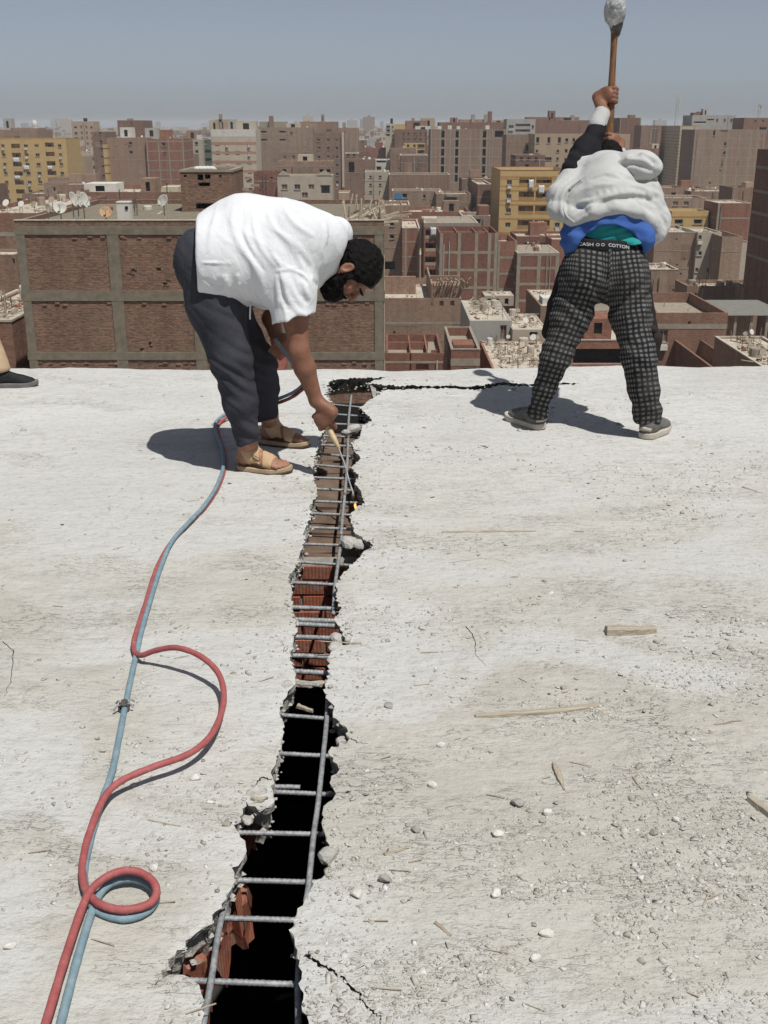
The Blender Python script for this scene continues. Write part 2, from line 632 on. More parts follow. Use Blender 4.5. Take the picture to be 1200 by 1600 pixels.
def loop_wall(name, poly, drops, mat, jit, flip):
    """broken side faces below a closed or open outline"""
    n = len(poly)
    X = np.array([p.x for p in poly])
    Yv = np.array([p.y for p in poly])
    z0 = roof_h(X, Yv) - 0.004
    vs = []
    nrm = []
    for i in range(n):
        d = poly[(i + 1) % n] - poly[i - 1]
        nrm.append(Vector((-d.y, d.x, 0)).normalized() * flip)
    for k, (dz, out) in enumerate(drops):
        for i in range(n):
            o_ = out + (jit * float(vnoise(X[i] * 40, Yv[i] * 40, k * 7.7)) if k else 0.0)
            if Yv[i] > 6.25 and k:
                o_ = o_ + .95 * dz  # far side undercut so its face drops into shade
            elif k:
                o_ = o_ + .30 * dz * max(0.0, nrm[i].y)  # viewer-facing sides undercut a little to darken them too
            p = poly[i] + nrm[i] * o_
            vs.append((p.x, p.y, (float(z0[i]) if k == 0 else float(z0[i]) * 0.5 - dz + (0.012 * float(vnoise(X[i] * 25, Yv[i] * 25, 9 + k)) if k < len(drops) - 1 else 0))))
    fs = []
    for k in range(len(drops) - 1):
        for i in range(n):
            j = (i + 1) % n
            fs.append((k * n + i, k * n + j, (k + 1) * n + j, (k + 1) * n + i))
    o = mesh_obj(name, vs, fs, mat, SLAB)
    return o


# outline runs clockwise or not: the outward direction is into the concrete
_area = sum(HOLE[i - 1].x * HOLE[i].y - HOLE[i].x * HOLE[i - 1].y for i in range(len(HOLE)))
_fl = -1 if _area > 0 else 1
loop_wall('broken_edge', HOLE, [(0, 0.001), (0.018, 0.004), (0.04, 0.014), (0.07, 0.010), (0.10, 0.022), (0.135, 0.03)], M_BROKEN, 0.011, _fl)
for c in (CRACK2, CRACK3, CRACK4, CRACK5, CRACK6, CRACK7):
    a_ = sum(c[i - 1].x * c[i].y - c[i].x * c[i - 1].y for i in range(len(c)))
    loop_wall('crack_edge', c, [(0, 0.0005), (0.05, 0.001)], M_BROKEN, 0.0, -1 if a_ > 0 else 1)
_mb = MB()
for i in range(len(EDGE) - 1):
    a, b = EDGE[i], EDGE[i + 1]
    _mb.add([(a.x, a.y, float(roof_h(np.array(a.x), np.array(a.y))) - .002), (b.x, b.y, float(roof_h(np.array(b.x), np.array(b.y))) - .002), (b.x, b.y - .01, -.16), (a.x, a.y - .01, -.16)], [(0, 1, 2, 3)])
_mb.build('outer_edge', M_BROKEN, SLAB)

# the storey below, seen through the slot
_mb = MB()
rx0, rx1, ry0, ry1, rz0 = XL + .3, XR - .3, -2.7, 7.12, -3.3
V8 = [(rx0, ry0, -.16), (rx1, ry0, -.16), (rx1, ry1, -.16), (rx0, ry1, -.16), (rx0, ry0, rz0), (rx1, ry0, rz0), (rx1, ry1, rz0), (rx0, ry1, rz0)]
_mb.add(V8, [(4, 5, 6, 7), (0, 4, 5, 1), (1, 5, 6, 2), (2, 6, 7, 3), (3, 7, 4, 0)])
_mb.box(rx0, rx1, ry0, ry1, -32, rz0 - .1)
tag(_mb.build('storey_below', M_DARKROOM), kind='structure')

# ---- brick walls below the slab ------------------------------------------------
def red_brick_mat():
    t = NT('hollow_red_brick')
    p = t.pos()
    rnd = t.n('ShaderNodeObjectInfo').outputs['Random']
    x = t.n('ShaderNodeSeparateXYZ', {0: p})
    ribs = t.math('SINE', t.math('MULTIPLY', t.math('ADD', x.outputs[0], x.outputs[1]), 420.0))
    c = t.ramp(rnd, [(0.0, (0.26, 0.085, 0.055)), (0.5, (0.34, 0.112, 0.070)), (1.0, (0.29, 0.115, 0.080))])
    n_ = t.noise(p, 22, 5, 0.65)
    c = t.mix(t.ramp(n_, [(0.48, 0.0), (0.66, 0.8)]), c, (0.25, 0.20, 0.16))
    t.set(Base_Color=c, Roughness=0.9, Specular_IOR_Level=0.15)
    t.set(Normal=t.bump(t.math('ADD', t.math('MULTIPLY', ribs, 0.25), n_), 0.6, 0.006))
    return t.m


M_RED = red_brick_mat()
M_BROWNB = mottled('dusty_brown_block', (0.105, 0.070, 0.052), (0.185, 0.135, 0.100), 9, 0.95, 0.5, 0.006, 70)
M_MORT = mottled('mortar', (0.22, 0.20, 0.17), (0.33, 0.30, 0.26), 20, 0.95, 0.5)


def unit_brick(name, mat):
    bm = bmesh.new()
    bmesh.ops.create_cube(bm, size=1.0)
    bmesh.ops.bevel(bm, geom=list(bm.edges), offset=0.03, segments=1, affect='EDGES')
    for v in bm.verts:
        v.co.x += 0.010 * math.sin(v.co.y * 31 + v.co.z * 17)
        v.co.z += 0.014 * math.sin(v.co.x * 23 + v.co.y * 11)
    me = bpy.data.meshes.new(name)
    bm.to_mesh(me)
    bm.free()
    me.materials.append(mat)
    return me


def place_piece(name, me, parent, c, s, rot=(0, 0, 0)):
    o = bpy.data.objects.new(name, me)
    o.location = c
    o.scale = s
    o.rotation_euler = rot
    link(o, parent)
    o.matrix_parent_inverse = world_of(parent).inverted()
    return o


ME_RED = unit_brick('brick', M_RED)
ME_BRN = unit_brick('block', M_BROWNB)


def under_wall(name, label, me, yw, xa, xb, zt, zb, bw, bh, ragged, core_mat, seed, thick=0.11):
    r = random.Random(seed)
    root = empty(name, ((xa + xb) / 2, yw, zb), label, 'brick wall')
    core = MB()
    core.box(xa, xb, yw + 0.012, yw + thick, zb + ragged, zt)
    core.build('mortar', core_mat, root)
    row = 0
    z = zt
    while z - bh > zb:
        x = xa - (bw * 0.5 if row % 2 else 0)
        while x < xb:
            x0, x1 = max(x, xa), min(x + bw - 0.009, xb)
            low = z - bh < zb + ragged
            if x1 - x0 > 0.03 and not (low and r.random() < 0.45):
                place_piece('brick', me, root, ((x0 + x1) / 2, yw + 0.05 + r.uniform(-.008, .006), z - bh / 2 + r.uniform(-.002, .002)),
                            (x1 - x0, 0.1, bh - 0.009), (r.uniform(-.02, .02), r.uniform(-.012, .012), r.uniform(-.03, .03)))
            x += bw
        z -= bh
        row += 1
    return root


# brown ledge added shallow so sun reaches it; nearer red wall faces viewer
def added_brick_ledge():
    r = random.Random(6)
    root = empty('added_brick_ledge', (-0.3, 5.4, -0.32), 'dusty brown brick ledge added close under the far half of the slot to catch sun', 'brick ledge')
    core = MB()
    core.box(-.85, .12, 4.40, 6.42, -.42, -.232)
    core.build('mortar', M_MORT, root)
    y, row = 4.40, 0
    while y < 6.4:
        x = -.85 - (.125 if row % 2 else 0)
        while x < .12:
            place_piece('brick', ME_BRN, root, (x + .122, y + .058, -.225 + r.uniform(-.008, .006)), (.243, .110, .06), (r.uniform(-.04, .04), r.uniform(-.03, .03), r.uniform(-.03, .03)))
            x += .25
        y += .117
        row += 1
added_brick_ledge()
under_wall('red_brick_wall', 'ribbed red brick wall below the middle of the slot', ME_RED, 4.28, -0.95, 0.05, -0.17, -0.84, 0.20, 0.068, 0.14, M_MORT, 2)
# red wall running under the left lip of the slot, sunlit, broken at its end
def shard_mesh(seed):
    r = random.Random(seed)
    bm = bmesh.new()
    bmesh.ops.create_cube(bm, size=2.0)
    bmesh.ops.subdivide_edges(bm, edges=list(bm.edges), cuts=2)
    for v in bm.verts:
        k = 1 - .55 * max(0, -v.co.z) * r.random()
        v.co = Vector((v.co.x * k + r.uniform(-.22, .22), v.co.y * k + r.uniform(-.22, .22), v.co.z + r.uniform(-.25, .12)))
    me = bpy.data.meshes.new('brick')
    bm.to_mesh(me)
    bm.free()
    me.materials.append(M_RED)
    return me
ME_SHARD = [shard_mesh(k) for k in range(5)]
root = empty('broken_brick_wall', (-0.62, 2.2, -0.9), 'broken red brickwork hanging under the left lip of the slot near the viewer', 'brick wall')
r_ = random.Random(9)
_LP = [gr(x, y, -0.14) for x, y in [(318, 1700), (318, 1600), (320, 1530), (335, 1470), (352, 1410), (365, 1380), (372, 1335), (380, 1285), (400, 1262)]]
for i in range(len(_LP) - 1):
    a, b = _LP[i], _LP[i + 1]
    d = b - a
    L = d.length
    ang = math.atan2(d.y, d.x)
    nseg = max(1, round(L / 0.10))
    for k in range(nseg):
        c = a + d * ((k + .5) / nseg)
        for q in range(r_.randint(2, 4)):
            o_ = place_piece('brick', r_.choice(ME_SHARD), root, (c.x - 0.030 + r_.uniform(-.03, .012), c.y + r_.uniform(-.03, .03), -0.165 - q * 0.075),
                             (r_.uniform(.022, .045), r_.uniform(.018, .032), r_.uniform(.045, .08)), (r_.uniform(-.12, .12), r_.uniform(-.12, .12), ang + r_.uniform(-.3, .3)))

# ---- reinforcing bars ------------------------------------------------------------
def steel_mat():
    t = NT('weathered_steel')
    p = t.pos()
    n_ = t.noise(p, 60, 5, 0.65)
    c = t.ramp(n_, [(0.3, (0.16, 0.165, 0.17)), (0.55, (0.33, 0.34, 0.345)), (0.75, (0.46, 0.455, 0.44))])
    t.set(Base_Color=c, Roughness=0.6, Metallic=0.25, Specular_IOR_Level=0.4)
    t.set(Normal=t.bump(n_, 0.3, 0.002))
    return t.m


M_STEEL = steel_mat()


def rebar(a, b, r=0.0062, label='', group=None, name='reinforcing_bar', sag=0.0):
    a, b = Vector(a), Vector(b)
    L = (b - a).length
    n = max(8, int(L / 0.0036))
    pts = [a.lerp(b, i / n) + Vector((0, 0, -sag * math.sin(math.pi * i / n))) for i in range(n + 1)]
    vs, fs = sweep(pts, r, 8)
    d = (b - a).normalized()
    V = np.array([tuple(v) for v in vs])
    ax = np.array([tuple(pts[i // 8]) for i in range(len(V))])
    ang = np.tile(np.arange(8) * 2 * math.pi / 8, n + 1)
    s = np.repeat(np.arange(n + 1) * L / n, 8)
    k = 1 + 0.17 * (np.sin(2 * math.pi * s / 0.0115 + np.where(np.sin(ang) > 0, ang, -ang) * 1.0) > 0.35)
    V = ax + (V - ax) * k[:, None]
    o = mesh_obj(name, V, fs, M_STEEL, None, True)
    return tag(o, label, 'steel bar', group)


CROSS = [((518, 632), (568, 637)), ((519, 647), (572, 651)), ((512, 662), (560, 664)), ((503, 681), (566, 684)), ((498, 695), (556, 698)), ((490, 708), (560, 715)),
         ((487, 726), (556, 732)), ((487, 746), (562, 749)), ((493, 764), (560, 767)), ((484, 783), (566, 786)), ((481, 802), (552, 805)), ((474, 824), (556, 827)), ((470, 850), (560, 853)),
         ((465, 878), (556, 884)), ((451, 910), (530, 914)), ((454, 949), (536, 952)), ((459, 968), (513, 970)), ((461, 975), (536, 979)), ((454, 995), (536, 998)), ((452, 1024), (520, 1027)),
         ((460, 1049), (514, 1052)), ((459, 1068), (500, 1071)), ((436, 1117), (524, 1124)), ((428, 1177), (524, 1182)), ((422, 1229), (469, 1230)), ((424, 1237), (524, 1242)),
         ((368, 1301), (516, 1304)), ((360, 1375), (494, 1379)), ((330, 1434), (462, 1438)), ((290, 1532), (478, 1539))]
ORD = ['first', 'second', 'third', 'fourth', 'fifth', 'sixth', 'seventh', 'eighth', 'ninth', 'tenth', 'eleventh', 'twelfth', 'thirteenth']
_cnt = {}
for (a, b) in CROSS:
    y = (a[1] + b[1]) / 2
    z = -0.062 - 0.006 * ((int(y) * 7) % 3)
    A, B = gr(*a, z), gr(*b, z)
    stub = (b[0] - a[0] < 48 and y > 1000)
    if not stub:
        e = (B - A).normalized()
        A, B = A - e * 0.06, B + e * 0.06
    else:
        A = A - (B - A).normalized() * 0.06
    if y < 640 + 230:
        lab, g = 'thin steel bar crossing the far half of the broken slot', 'steel bars across the far half of the slot'
    elif y < 1060:
        lab, g = 'ribbed steel bar crossing the slot in front of red brick', 'steel bars in front of the red brick'
    elif stub:
        lab, g = ('short cut steel stub ending in mid air over the dark void', None) if y > 1150 else ('short broken steel bar below the red brick in the slot', None)
    else:
        lab, g = 'ribbed steel bar crossing the black near end of the slot', 'steel bars across the near end of the slot'
    if g:
        _cnt[g] = _cnt.get(g, 0) + 1
        lab = lab + ', ' + ORD[_cnt[g] - 1] + ' from its far end'
    rebar(A, B, 0.0062 if y < 940 or y > 1060 else 0.0085, lab, g)
def long_bar(pix, label, r=0.0068):
    pts = catmull([gr(x, y, z) for x, y, z in pix], 30)
    vs, fs = sweep(pts, lambda i: r * (1.12 if i % 2 else 1.0), 8)
    return tag(mesh_obj('reinforcing_bar', vs, fs, M_STEEL, None, True), label, 'steel bar', None)
long_bar([(549, 618, -.045), (545, 655, -.04), (543, 715, -.045), (540, 760, -.045), (536, 800, -.045), (533, 835, -.05)], 'long steel bar running lengthwise along the far end of the slot')
long_bar([(534, 838, -.05), (529, 875, -.05), (523, 920, -.055), (521, 960, -.06)], 'lengthwise steel bar at the right lip beside the red brick')
long_bar([(513, 1080, -.06), (510, 1130, -.05), (505, 1180, -.045), (497, 1255, -.045), (490, 1305, -.045), (482, 1385, -.045), (478, 1410, -.05)], 'long steel bar running lengthwise over the black near end, right side')
long_bar([(362, 1378, -.06), (358, 1394, -.05), (343, 1448, -.045), (331, 1525, -.045), (318, 1600, -.045), (300, 1720, -.05)], 'long steel bar running lengthwise along the left lip near the viewer')
long_bar([(468, 1500, -.08), (466, 1531, -.075), (466, 1600, -.075), (466, 1700, -.075)], 'steel bar half hidden below the right lip near the viewer')
# ================================================================== THE CITY BEYOND THE EDGE
GZ = -32.0
M_GROUND = mottled('street_dust', (0.17, 0.145, 0.115), (0.27, 0.235, 0.19), 0.05, 0.95, 0.2, 0.2, 0.5)
g_ = MB()
g_.add([(-6000, -300, GZ), (6000, -300, GZ), (6000, 7000, GZ), (-6000, 7000, GZ)], [(0, 1, 2, 3)])
tag(g_.build('ground', M_GROUND), kind='structure')

M = {
    'brown': brick_mat('brown_brick', (0.371, 0.238, 0.175), (0.307, 0.194, 0.140), (0.371, 0.272, 0.202), 0.5, 0.16, 0.35, 0.3),
    'brown2': brick_mat('grey_brown_brick', (0.392, 0.272, 0.201), (0.329, 0.225, 0.166), (0.392, 0.301, 0.230), 0.5, 0.16, 0.35, 0.3),
    'red': brick_mat('red_brick', (0.355, 0.160, 0.112), (0.286, 0.128, 0.090), (0.350, 0.218, 0.161), 0.5, 0.16, 0.25, 0.3),
    'redbrown': brick_mat('red_brown_brick', (0.329, 0.184, 0.133), (0.276, 0.150, 0.109), (0.329, 0.218, 0.166), 0.5, 0.16, 0.3, 0.3),
    'near': brick_mat('rough_near_brick', (0.455, 0.245, 0.178), (0.345, 0.182, 0.134), (0.380, 0.290, 0.215), 0.25, 0.078, 0.45, 1.2, 0.014, 2.4, (0.22, 1.05)),
    'yellow': mottled('ochre_paint', (0.46, 0.315, 0.135), (0.53, 0.375, 0.170), 0.5, 0.85, 0.1),
    'ochre': mottled('ochre_dark_paint', (0.34, 0.195, 0.065), (0.40, 0.235, 0.085), 0.5, 0.85, 0.1),
    'tan': mottled('tan_render', (0.345, 0.255, 0.175), (0.42, 0.32, 0.225), 0.4, 0.9, 0.1),
    'cream': mottled('cream_render', (0.44, 0.385, 0.285), (0.53, 0.47, 0.36), 0.5, 0.9, 0.1),
    'beige': mottled('beige_render', (0.365, 0.315, 0.245), (0.45, 0.395, 0.315), 0.5, 0.9, 0.15),
    'white': mottled('dirty_white_paint', (0.50, 0.48, 0.43), (0.66, 0.64, 0.58), 0.8, 0.85, 0.1),
    'grey': mottled('grey_render', (0.33, 0.315, 0.285), (0.42, 0.40, 0.365), 0.5, 0.9, 0.15),
    'green': mottled('grey_green_paint', (0.085, 0.115, 0.085), (0.12, 0.15, 0.115), 0.5, 0.85, 0.1),
    'conc': mottled('bare_concrete', (0.235, 0.200, 0.155), (0.335, 0.290, 0.230), 1.6, 0.95, 0.4, 0.03, 9),
    'concn': mottled('board_marked_concrete', (0.155, 0.134, 0.100), (0.235, 0.204, 0.154), 3.0, 0.95, 0.5, 0.02, 25),
    'roof': mottled('dusty_roof', (0.36, 0.31, 0.245), (0.54, 0.48, 0.395), 0.9, 0.95, 0.6, 0.06, 4),
    'band': mottled('pink_band_paint', (0.37, 0.195, 0.145), (0.42, 0.235, 0.175), 0.5, 0.85, 0.1),
    'dark': plain('dark_interior', (0.018, 0.016, 0.015), 0.9, 0.1),
    'shade': mottled('dark_brown_render', (0.075, 0.062, 0.052), (0.12, 0.10, 0.085), 0.7, 0.9, 0.1),  # dark brown base colour for a facade, beams, pipes and roof junk
    'frame': plain('window_frame_paint', (0.36, 0.33, 0.29), 0.6),
    'glass': plain('window_glass', (0.045, 0.05, 0.055), 0.12, 0.5),
    'shutter': plain('brown_shutter', (0.17, 0.10, 0.065), 0.7),
    'blue': plain('blue_boards', (0.05, 0.20, 0.38), 0.7),
    'metal': mottled('galvanised_sheet', (0.40, 0.385, 0.345), (0.50, 0.48, 0.435), 2.0, 0.6, 0.1),
    'dish': mottled('weathered_dish', (0.44, 0.43, 0.38), (0.56, 0.54, 0.48), 3.0, 0.6, 0.1),
    'rust': mottled('rusty_dish', (0.33, 0.17, 0.075), (0.50, 0.36, 0.22), 6.0, 0.8, 0.1),
    'wood': mottled('dry_timber', (0.33, 0.27, 0.20), (0.50, 0.43, 0.33), 8.0, 0.9, 0.3),
    'cloth': plain('washing', (0.62, 0.62, 0.62), 0.9),
}


def window_mesh(name, inner, split=True):
    m = MB()
    b = 0.09
    # opening in the xz plane, -0.5..0.5, facing -y
    for (x0, x1, z0, z1) in ((-.5, -.5 + b, -.5, .5), (.5 - b, .5, -.5, .5), (-.5 + b, .5 - b, .5 - b, .5), (-.5 + b, .5 - b, -.5, -.5 + b)):
        m.box(x0, x1, -.06, .0, z0, z1)
    if split:
        m.box(-.03, .03, -.055, .0, -.5 + b, .5 - b)
    m.cur = 1
    m.add([(-.5, 0.01, -.5), (.5, 0.01, -.5), (.5, 0.01, .5), (-.5, 0.01, .5)], [(0, 1, 2, 3)])
    me = bpy.data.meshes.new(name)
    me.from_pydata(m.v, [], m.f)
    me.materials.append(M['frame'])
    me.materials.append(M[inner])
    me.polygons.foreach_set('material_index', m.mi)
    return me


ME_WIN = [window_mesh('window', 'glass'), window_mesh('window', 'dark'), window_mesh('window', 'shutter'), window_mesh('window', 'dark', False)]
_cb = MB()
_cb.box(-.5, .5, -.5, .5, -.5, .5)


def unit_box(name, mat):
    me = bpy.data.meshes.new(name)
    me.from_pydata(_cb.v, [], _cb.f)
    me.materials.append(mat)
    return me


_UB = {}


def piece(name, root, x0, x1, y0, y1, z0, z1, mat):
    if mat not in _UB:
        _UB[mat] = unit_box('block', M[mat])
    return place_piece(name, _UB[mat], root, ((x0 + x1) / 2, (y0 + y1) / 2, (z0 + z1) / 2), (x1 - x0, y1 - y0, z1 - z0))


FOOT = []          # footprints already taken
BOXES = []         # the same as solid blocks, for checking what can be seen
CR = random.Random(21)


def holed_wall(x0, x1, y, z0, z1, holes):
    """front wall with rectangular recesses: (xa, xb, za, zb, depth)"""
    m = MB()
    xs = sorted({x0, x1, *[min(max(h[0], x0), x1) for h in holes], *[min(max(h[1], x0), x1) for h in holes]})
    zs = sorted({z0, z1, *[min(max(h[2], z0), z1) for h in holes], *[min(max(h[3], z0), z1) for h in holes]})
    for i in range(len(xs) - 1):
        run = None
        for j in range(len(zs) - 1):
            cx, cz = (xs[i] + xs[i + 1]) / 2, (zs[j] + zs[j + 1]) / 2
            if any(h[0] < cx < h[1] and h[2] < cz < h[3] for h in holes):
                continue
            m.add([(xs[i], y, zs[j]), (xs[i + 1], y, zs[j]), (xs[i + 1], y, zs[j + 1]), (xs[i], y, zs[j + 1])], [(0, 1, 2, 3)])
    for h in holes:
        a, b, c, d, q = h[:5]
        m.add([(a, y, c), (b, y, c), (b, y, d), (a, y, d), (a, y + q, c), (b, y + q, c), (b, y + q, d), (a, y + q, d)],
              [(0, 1, 5, 4), (1, 2, 6, 5), (2, 3, 7, 6), (3, 0, 4, 7), (4, 5, 6, 7)])
    return m


def rubble_part(root, x0, x1, y0, y1, z, n, seed, big=1.0):
    """junk on a roof: bricks, boards, posts, tanks, dishes, heaps - too small to pick apart"""
    r = random.Random(seed)
    m = MB()
    mats = ['roof', 'conc', 'wood', 'white', 'shade', 'red']
    for _ in range(int(n * 2.2)):
        x, y = r.uniform(x0, x1), r.uniform(y0, y1)
        k = r.random()
        if k < 0.40:
            m.cur = r.choice((0, 0, 1, 1, 5))
            for _ in range(r.randint(2, 6)):
                s = r.uniform(.04, .15) * big
                xx, yy = x + r.gauss(0, .35), y + r.gauss(0, .35)
                a = r.uniform(0, 3)
                m.plank((xx - s * math.cos(a), yy - s * math.sin(a), z + s * .5), (xx + s * math.cos(a), yy + s * math.sin(a), z + s * r.uniform(.4, .9)), s * 1.2, s)
        elif k < 0.66:
            m.cur = r.choice((2, 2, 1))
            a = r.uniform(0, 3.1)
            L = r.uniform(.5, 2.0) * big
            m.plank((x, y, z + .05), (x + L * math.cos(a), y + L * math.sin(a), z + .05 + r.uniform(0, .25)), .12, .05)
        elif k < 0.80:
            m.cur = r.choice((1, 2, 4))
            m.bar((x, y, z), (x + r.uniform(-.1, .1), y, z + r.uniform(.5, 1.6)), .03, 5)
        elif k < 0.86:
            m.cur = 4
            for q in range(4):
                m.bar((x + .12 * (q % 2), y + .12 * (q // 2), z), (x + .12 * (q % 2) + r.uniform(-.05, .05), y + .12 * (q // 2), z + r.uniform(.6, 1.1)), .016, 4)
        elif k < 0.885:
            m.cur = r.choice((3, 1, 1, 0))
            R = r.uniform(.2, .36)
            m.bar((x, y, z), (x, y, z + .7), .03, 5)
            m.lathe([(.02, 0), (R * .7, .05), (R, .14)], (x, y, z + .8), (r.uniform(-.6, .8), -1, .6), 10)
        elif k < .92:
            m.cur = r.choice((1, 5, 3, 0))
            s = r.uniform(.3, .55) * big
            m.lathe([(s, 0), (s, .7 * big), (s * .9, .8 * big)], (x, y, z), (0, 0, 1), 10)
    o = m.build('roof_clutter', [M[q] for q in mats], root)
    tag(o, kind='stuff')
    return o


def building(name, label, x0, x1, yt, Y, wall='brown', dep=12.0, yback=None, parapet=0.5, win=(), beams=(), cols=(), rooms=(),
             roof='roof', clutter=8, cat='building', zb=None, balc=(), bands=(), beam_h=0.35, col_w=0.4, cc='conc', group=None, partition=(), pcol=None, ytop_ref=None):
    """x0 x1 yt: pixel outline of the front at distance Y; everything else is in metres from there on"""
    yr = yt if ytop_ref is None else ytop_ref
    X0, X1 = at(x0, yr, Y).x, at(x1, yr, Y).x
    ZT = at(600, yt, Y).z
    if yback is not None:
        a = ray(600, yback)
        dep = (ZT - CAMZ) / a.z * a.y - Y
    Z0 = GZ if zb is None else zb
    root = empty(name, ((X0 + X1) / 2, Y + dep / 2, Z0), label, cat, group)
    FOOT.append((X0, X1, Y, Y + dep))
    BOXES.append((X0, X1, Y, Y + dep, Z0, ZT - parapet * .5))
    fx = lambda p: at(p, yr, Y).x
    fz = lambda p: at(600, p, Y).z
    holes = []
    wins = []
    for it in win:
        xs, ys, wp, hp = it[:4]
        kind = it[4] if len(it) > 4 else 'win'
        for xp in xs:
            for yp in ys:
                a, b = fx(xp - wp / 2), fx(xp + wp / 2)
                c, d = fz(yp + hp / 2), fz(yp - hp / 2)
                a, b = max(a, X0 + .1), min(b, X1 - .1)
                if b - a < .1:
                    continue
                holes.append((a, b, c, d, 0.22 if kind != 'hole' else 0.9))
                wins.append((a, b, c, d, kind))
    for it in balc:
        xa, xb, ys, hp = it[:4]
        pc = it[4] if len(it) > 4 else wall
        for yp in ys:
            a, b, c, d = fx(xa), fx(xb), fz(yp + hp / 2), fz(yp - hp / 2)
            holes.append((a, b, c, d, 1.5))
            wins.append((a, b, c, d, ('balc', pc)))
    m = holed_wall(X0, X1, Y, Z0, ZT, holes)
    YB = Y + dep
    ZR = ZT - parapet
    m.add([(X0, Y, Z0), (X0, YB, Z0), (X0, YB, ZT), (X0, Y, ZT), (X1, Y, Z0), (X1, YB, Z0), (X1, YB, ZT), (X1, Y, ZT)],
          [(1, 0, 3, 2), (4, 5, 6, 7), (5, 1, 2, 6)])
    # parapet: inner faces and top
    t = 0.22
    m.add([(X0, Y, ZT), (X1, Y, ZT), (X1, YB, ZT), (X0, YB, ZT), (X0 + t, Y + t, ZT), (X1 - t, Y + t, ZT), (X1 - t, YB - t, ZT), (X0 + t, YB - t, ZT),
           (X0 + t, Y + t, ZR), (X1 - t, Y + t, ZR), (X1 - t, YB - t, ZR), (X0 + t, YB - t, ZR)],
          [(0, 1, 5, 4), (1, 2, 6, 5), (2, 3, 7, 6), (3, 0, 4, 7), (4, 5, 9, 8), (5, 6, 10, 9), (6, 7, 11, 10), (7, 4, 8, 11)])
    m.build('wall', M[wall], root)
    rm = MB()
    rm.add([(X0 + t, Y + t, ZR), (X1 - t, Y + t, ZR), (X1 - t, YB - t, ZR), (X0 + t, YB - t, ZR)], [(0, 1, 2, 3)])
    ro = rm.build('roof', M[roof], root)
    if pcol:
        cp = MB()
        for q in ((X0 - .04, X1 + .04, Y - .04, Y + t), (X0 - .04, X1 + .04, YB - t, YB + .04), (X0 - .04, X0 + t, Y + t, YB - t), (X1 - t, X1 + .04, Y + t, YB - t)):
            cp.box(*q, ZT + .003, ZT + .12)
        cp.build('coping', M[pcol], root)
    for (a, b, c, d, kind) in wins:
        if isinstance(kind, tuple):
            pc = kind[1]
            piece('balcony_wall', root, a + .01, b - .01, Y - .02, Y + .10, c, c + (d - c) * .36, pc)
            if CR.random() < .8:
                xm = a + (b - a) * CR.uniform(.3, .7)
                place_piece('balcony_door', CR.choice(ME_WIN[:3]), root, (xm, Y + 1.47, (c + d) / 2 - .1), ((b - a) * .42, 1, (d - c) * .75))
            continue
        if kind == 'hole':
            m2 = MB()
            m2.add([(a, Y + .86, c), (b, Y + .86, c), (b, Y + .86, d), (a, Y + .86, d)], [(0, 1, 2, 3)])
            m2.build('opening', M['dark'], root)
        else:
            me = {'win': CR.choice((ME_WIN[0], ME_WIN[1], ME_WIN[1], ME_WIN[2])), 'dark': ME_WIN[3], 'glass': ME_WIN[0], 'shut': ME_WIN[2]}[kind]
            place_piece('window', me, root, ((a + b) / 2, Y + .2, (c + d) / 2), (b - a, 1, d - c))
    for k, yp in enumerate(beams):
        zc = fz(yp)
        piece('beam', root, X0 - .03, X1 + .03, Y - .03, YB + .03, zc - beam_h / 2, zc + beam_h / 2, cc)
    for xp in cols:
        xc = min(max(fx(xp), X0 + col_w / 2 - .02), X1 - col_w / 2 + .02)
        piece('column', root, xc - col_w / 2, xc + col_w / 2, Y - .045, Y + .2, Z0, ZT - .02, cc)
    for (ya, yb_, mat) in bands:
        piece('painted_band', root, X0 - .02, X1 + .02, Y - .02, Y + .05, fz(yb_), fz(ya), mat)
    for it in rooms:
        xa, xb, ya, off, d2, mat = it[:6]
        Yr = Y + off
        a, b = at(xa, ya, Yr).x, at(xb, ya, Yr).x
        zt = at(600, ya, Yr).z
        if zt < ZR + .3:
            zt = ZR + .6
        hh = zt - ZR
        wm = holed_wall(a, b, Yr, ZR, zt, [(a + (b - a) * .35, a + (b - a) * .65, ZR + hh * .25, ZR + hh * .8, .25)] if len(it) > 6 else [])
        wm.add([(a, Yr, ZR), (a, Yr + d2, ZR), (a, Yr + d2, zt), (a, Yr, zt), (b, Yr, ZR), (b, Yr + d2, ZR), (b, Yr + d2, zt), (b, Yr, zt)],
               [(1, 0, 3, 2), (4, 5, 6, 7), (5, 1, 2, 6), (3, 7, 6, 2)])
        o = wm.build('roof_room', M[mat], root)
        if len(it) > 6:
            q = MB()
            xx0, xx1 = a + (b - a) * .35, a + (b - a) * .65
            q.add([(xx0, Yr + .24, ZR + hh * .25), (xx1, Yr + .24, ZR + hh * .25), (xx1, Yr + .24, ZR + hh * .8), (xx0, Yr + .24, ZR + hh * .8)], [(0, 1, 2, 3)])
            q.build('opening', M['dark'], o)
    for (fa, fb, ga, gb, hh) in partition:
        piece('partition', root, X0 + (X1 - X0) * fa, X0 + (X1 - X0) * fb, Y + dep * ga, Y + dep * gb, ZR, ZR + hh, wall)
    pr_ = random.Random(int(x0 * 7 + yt))
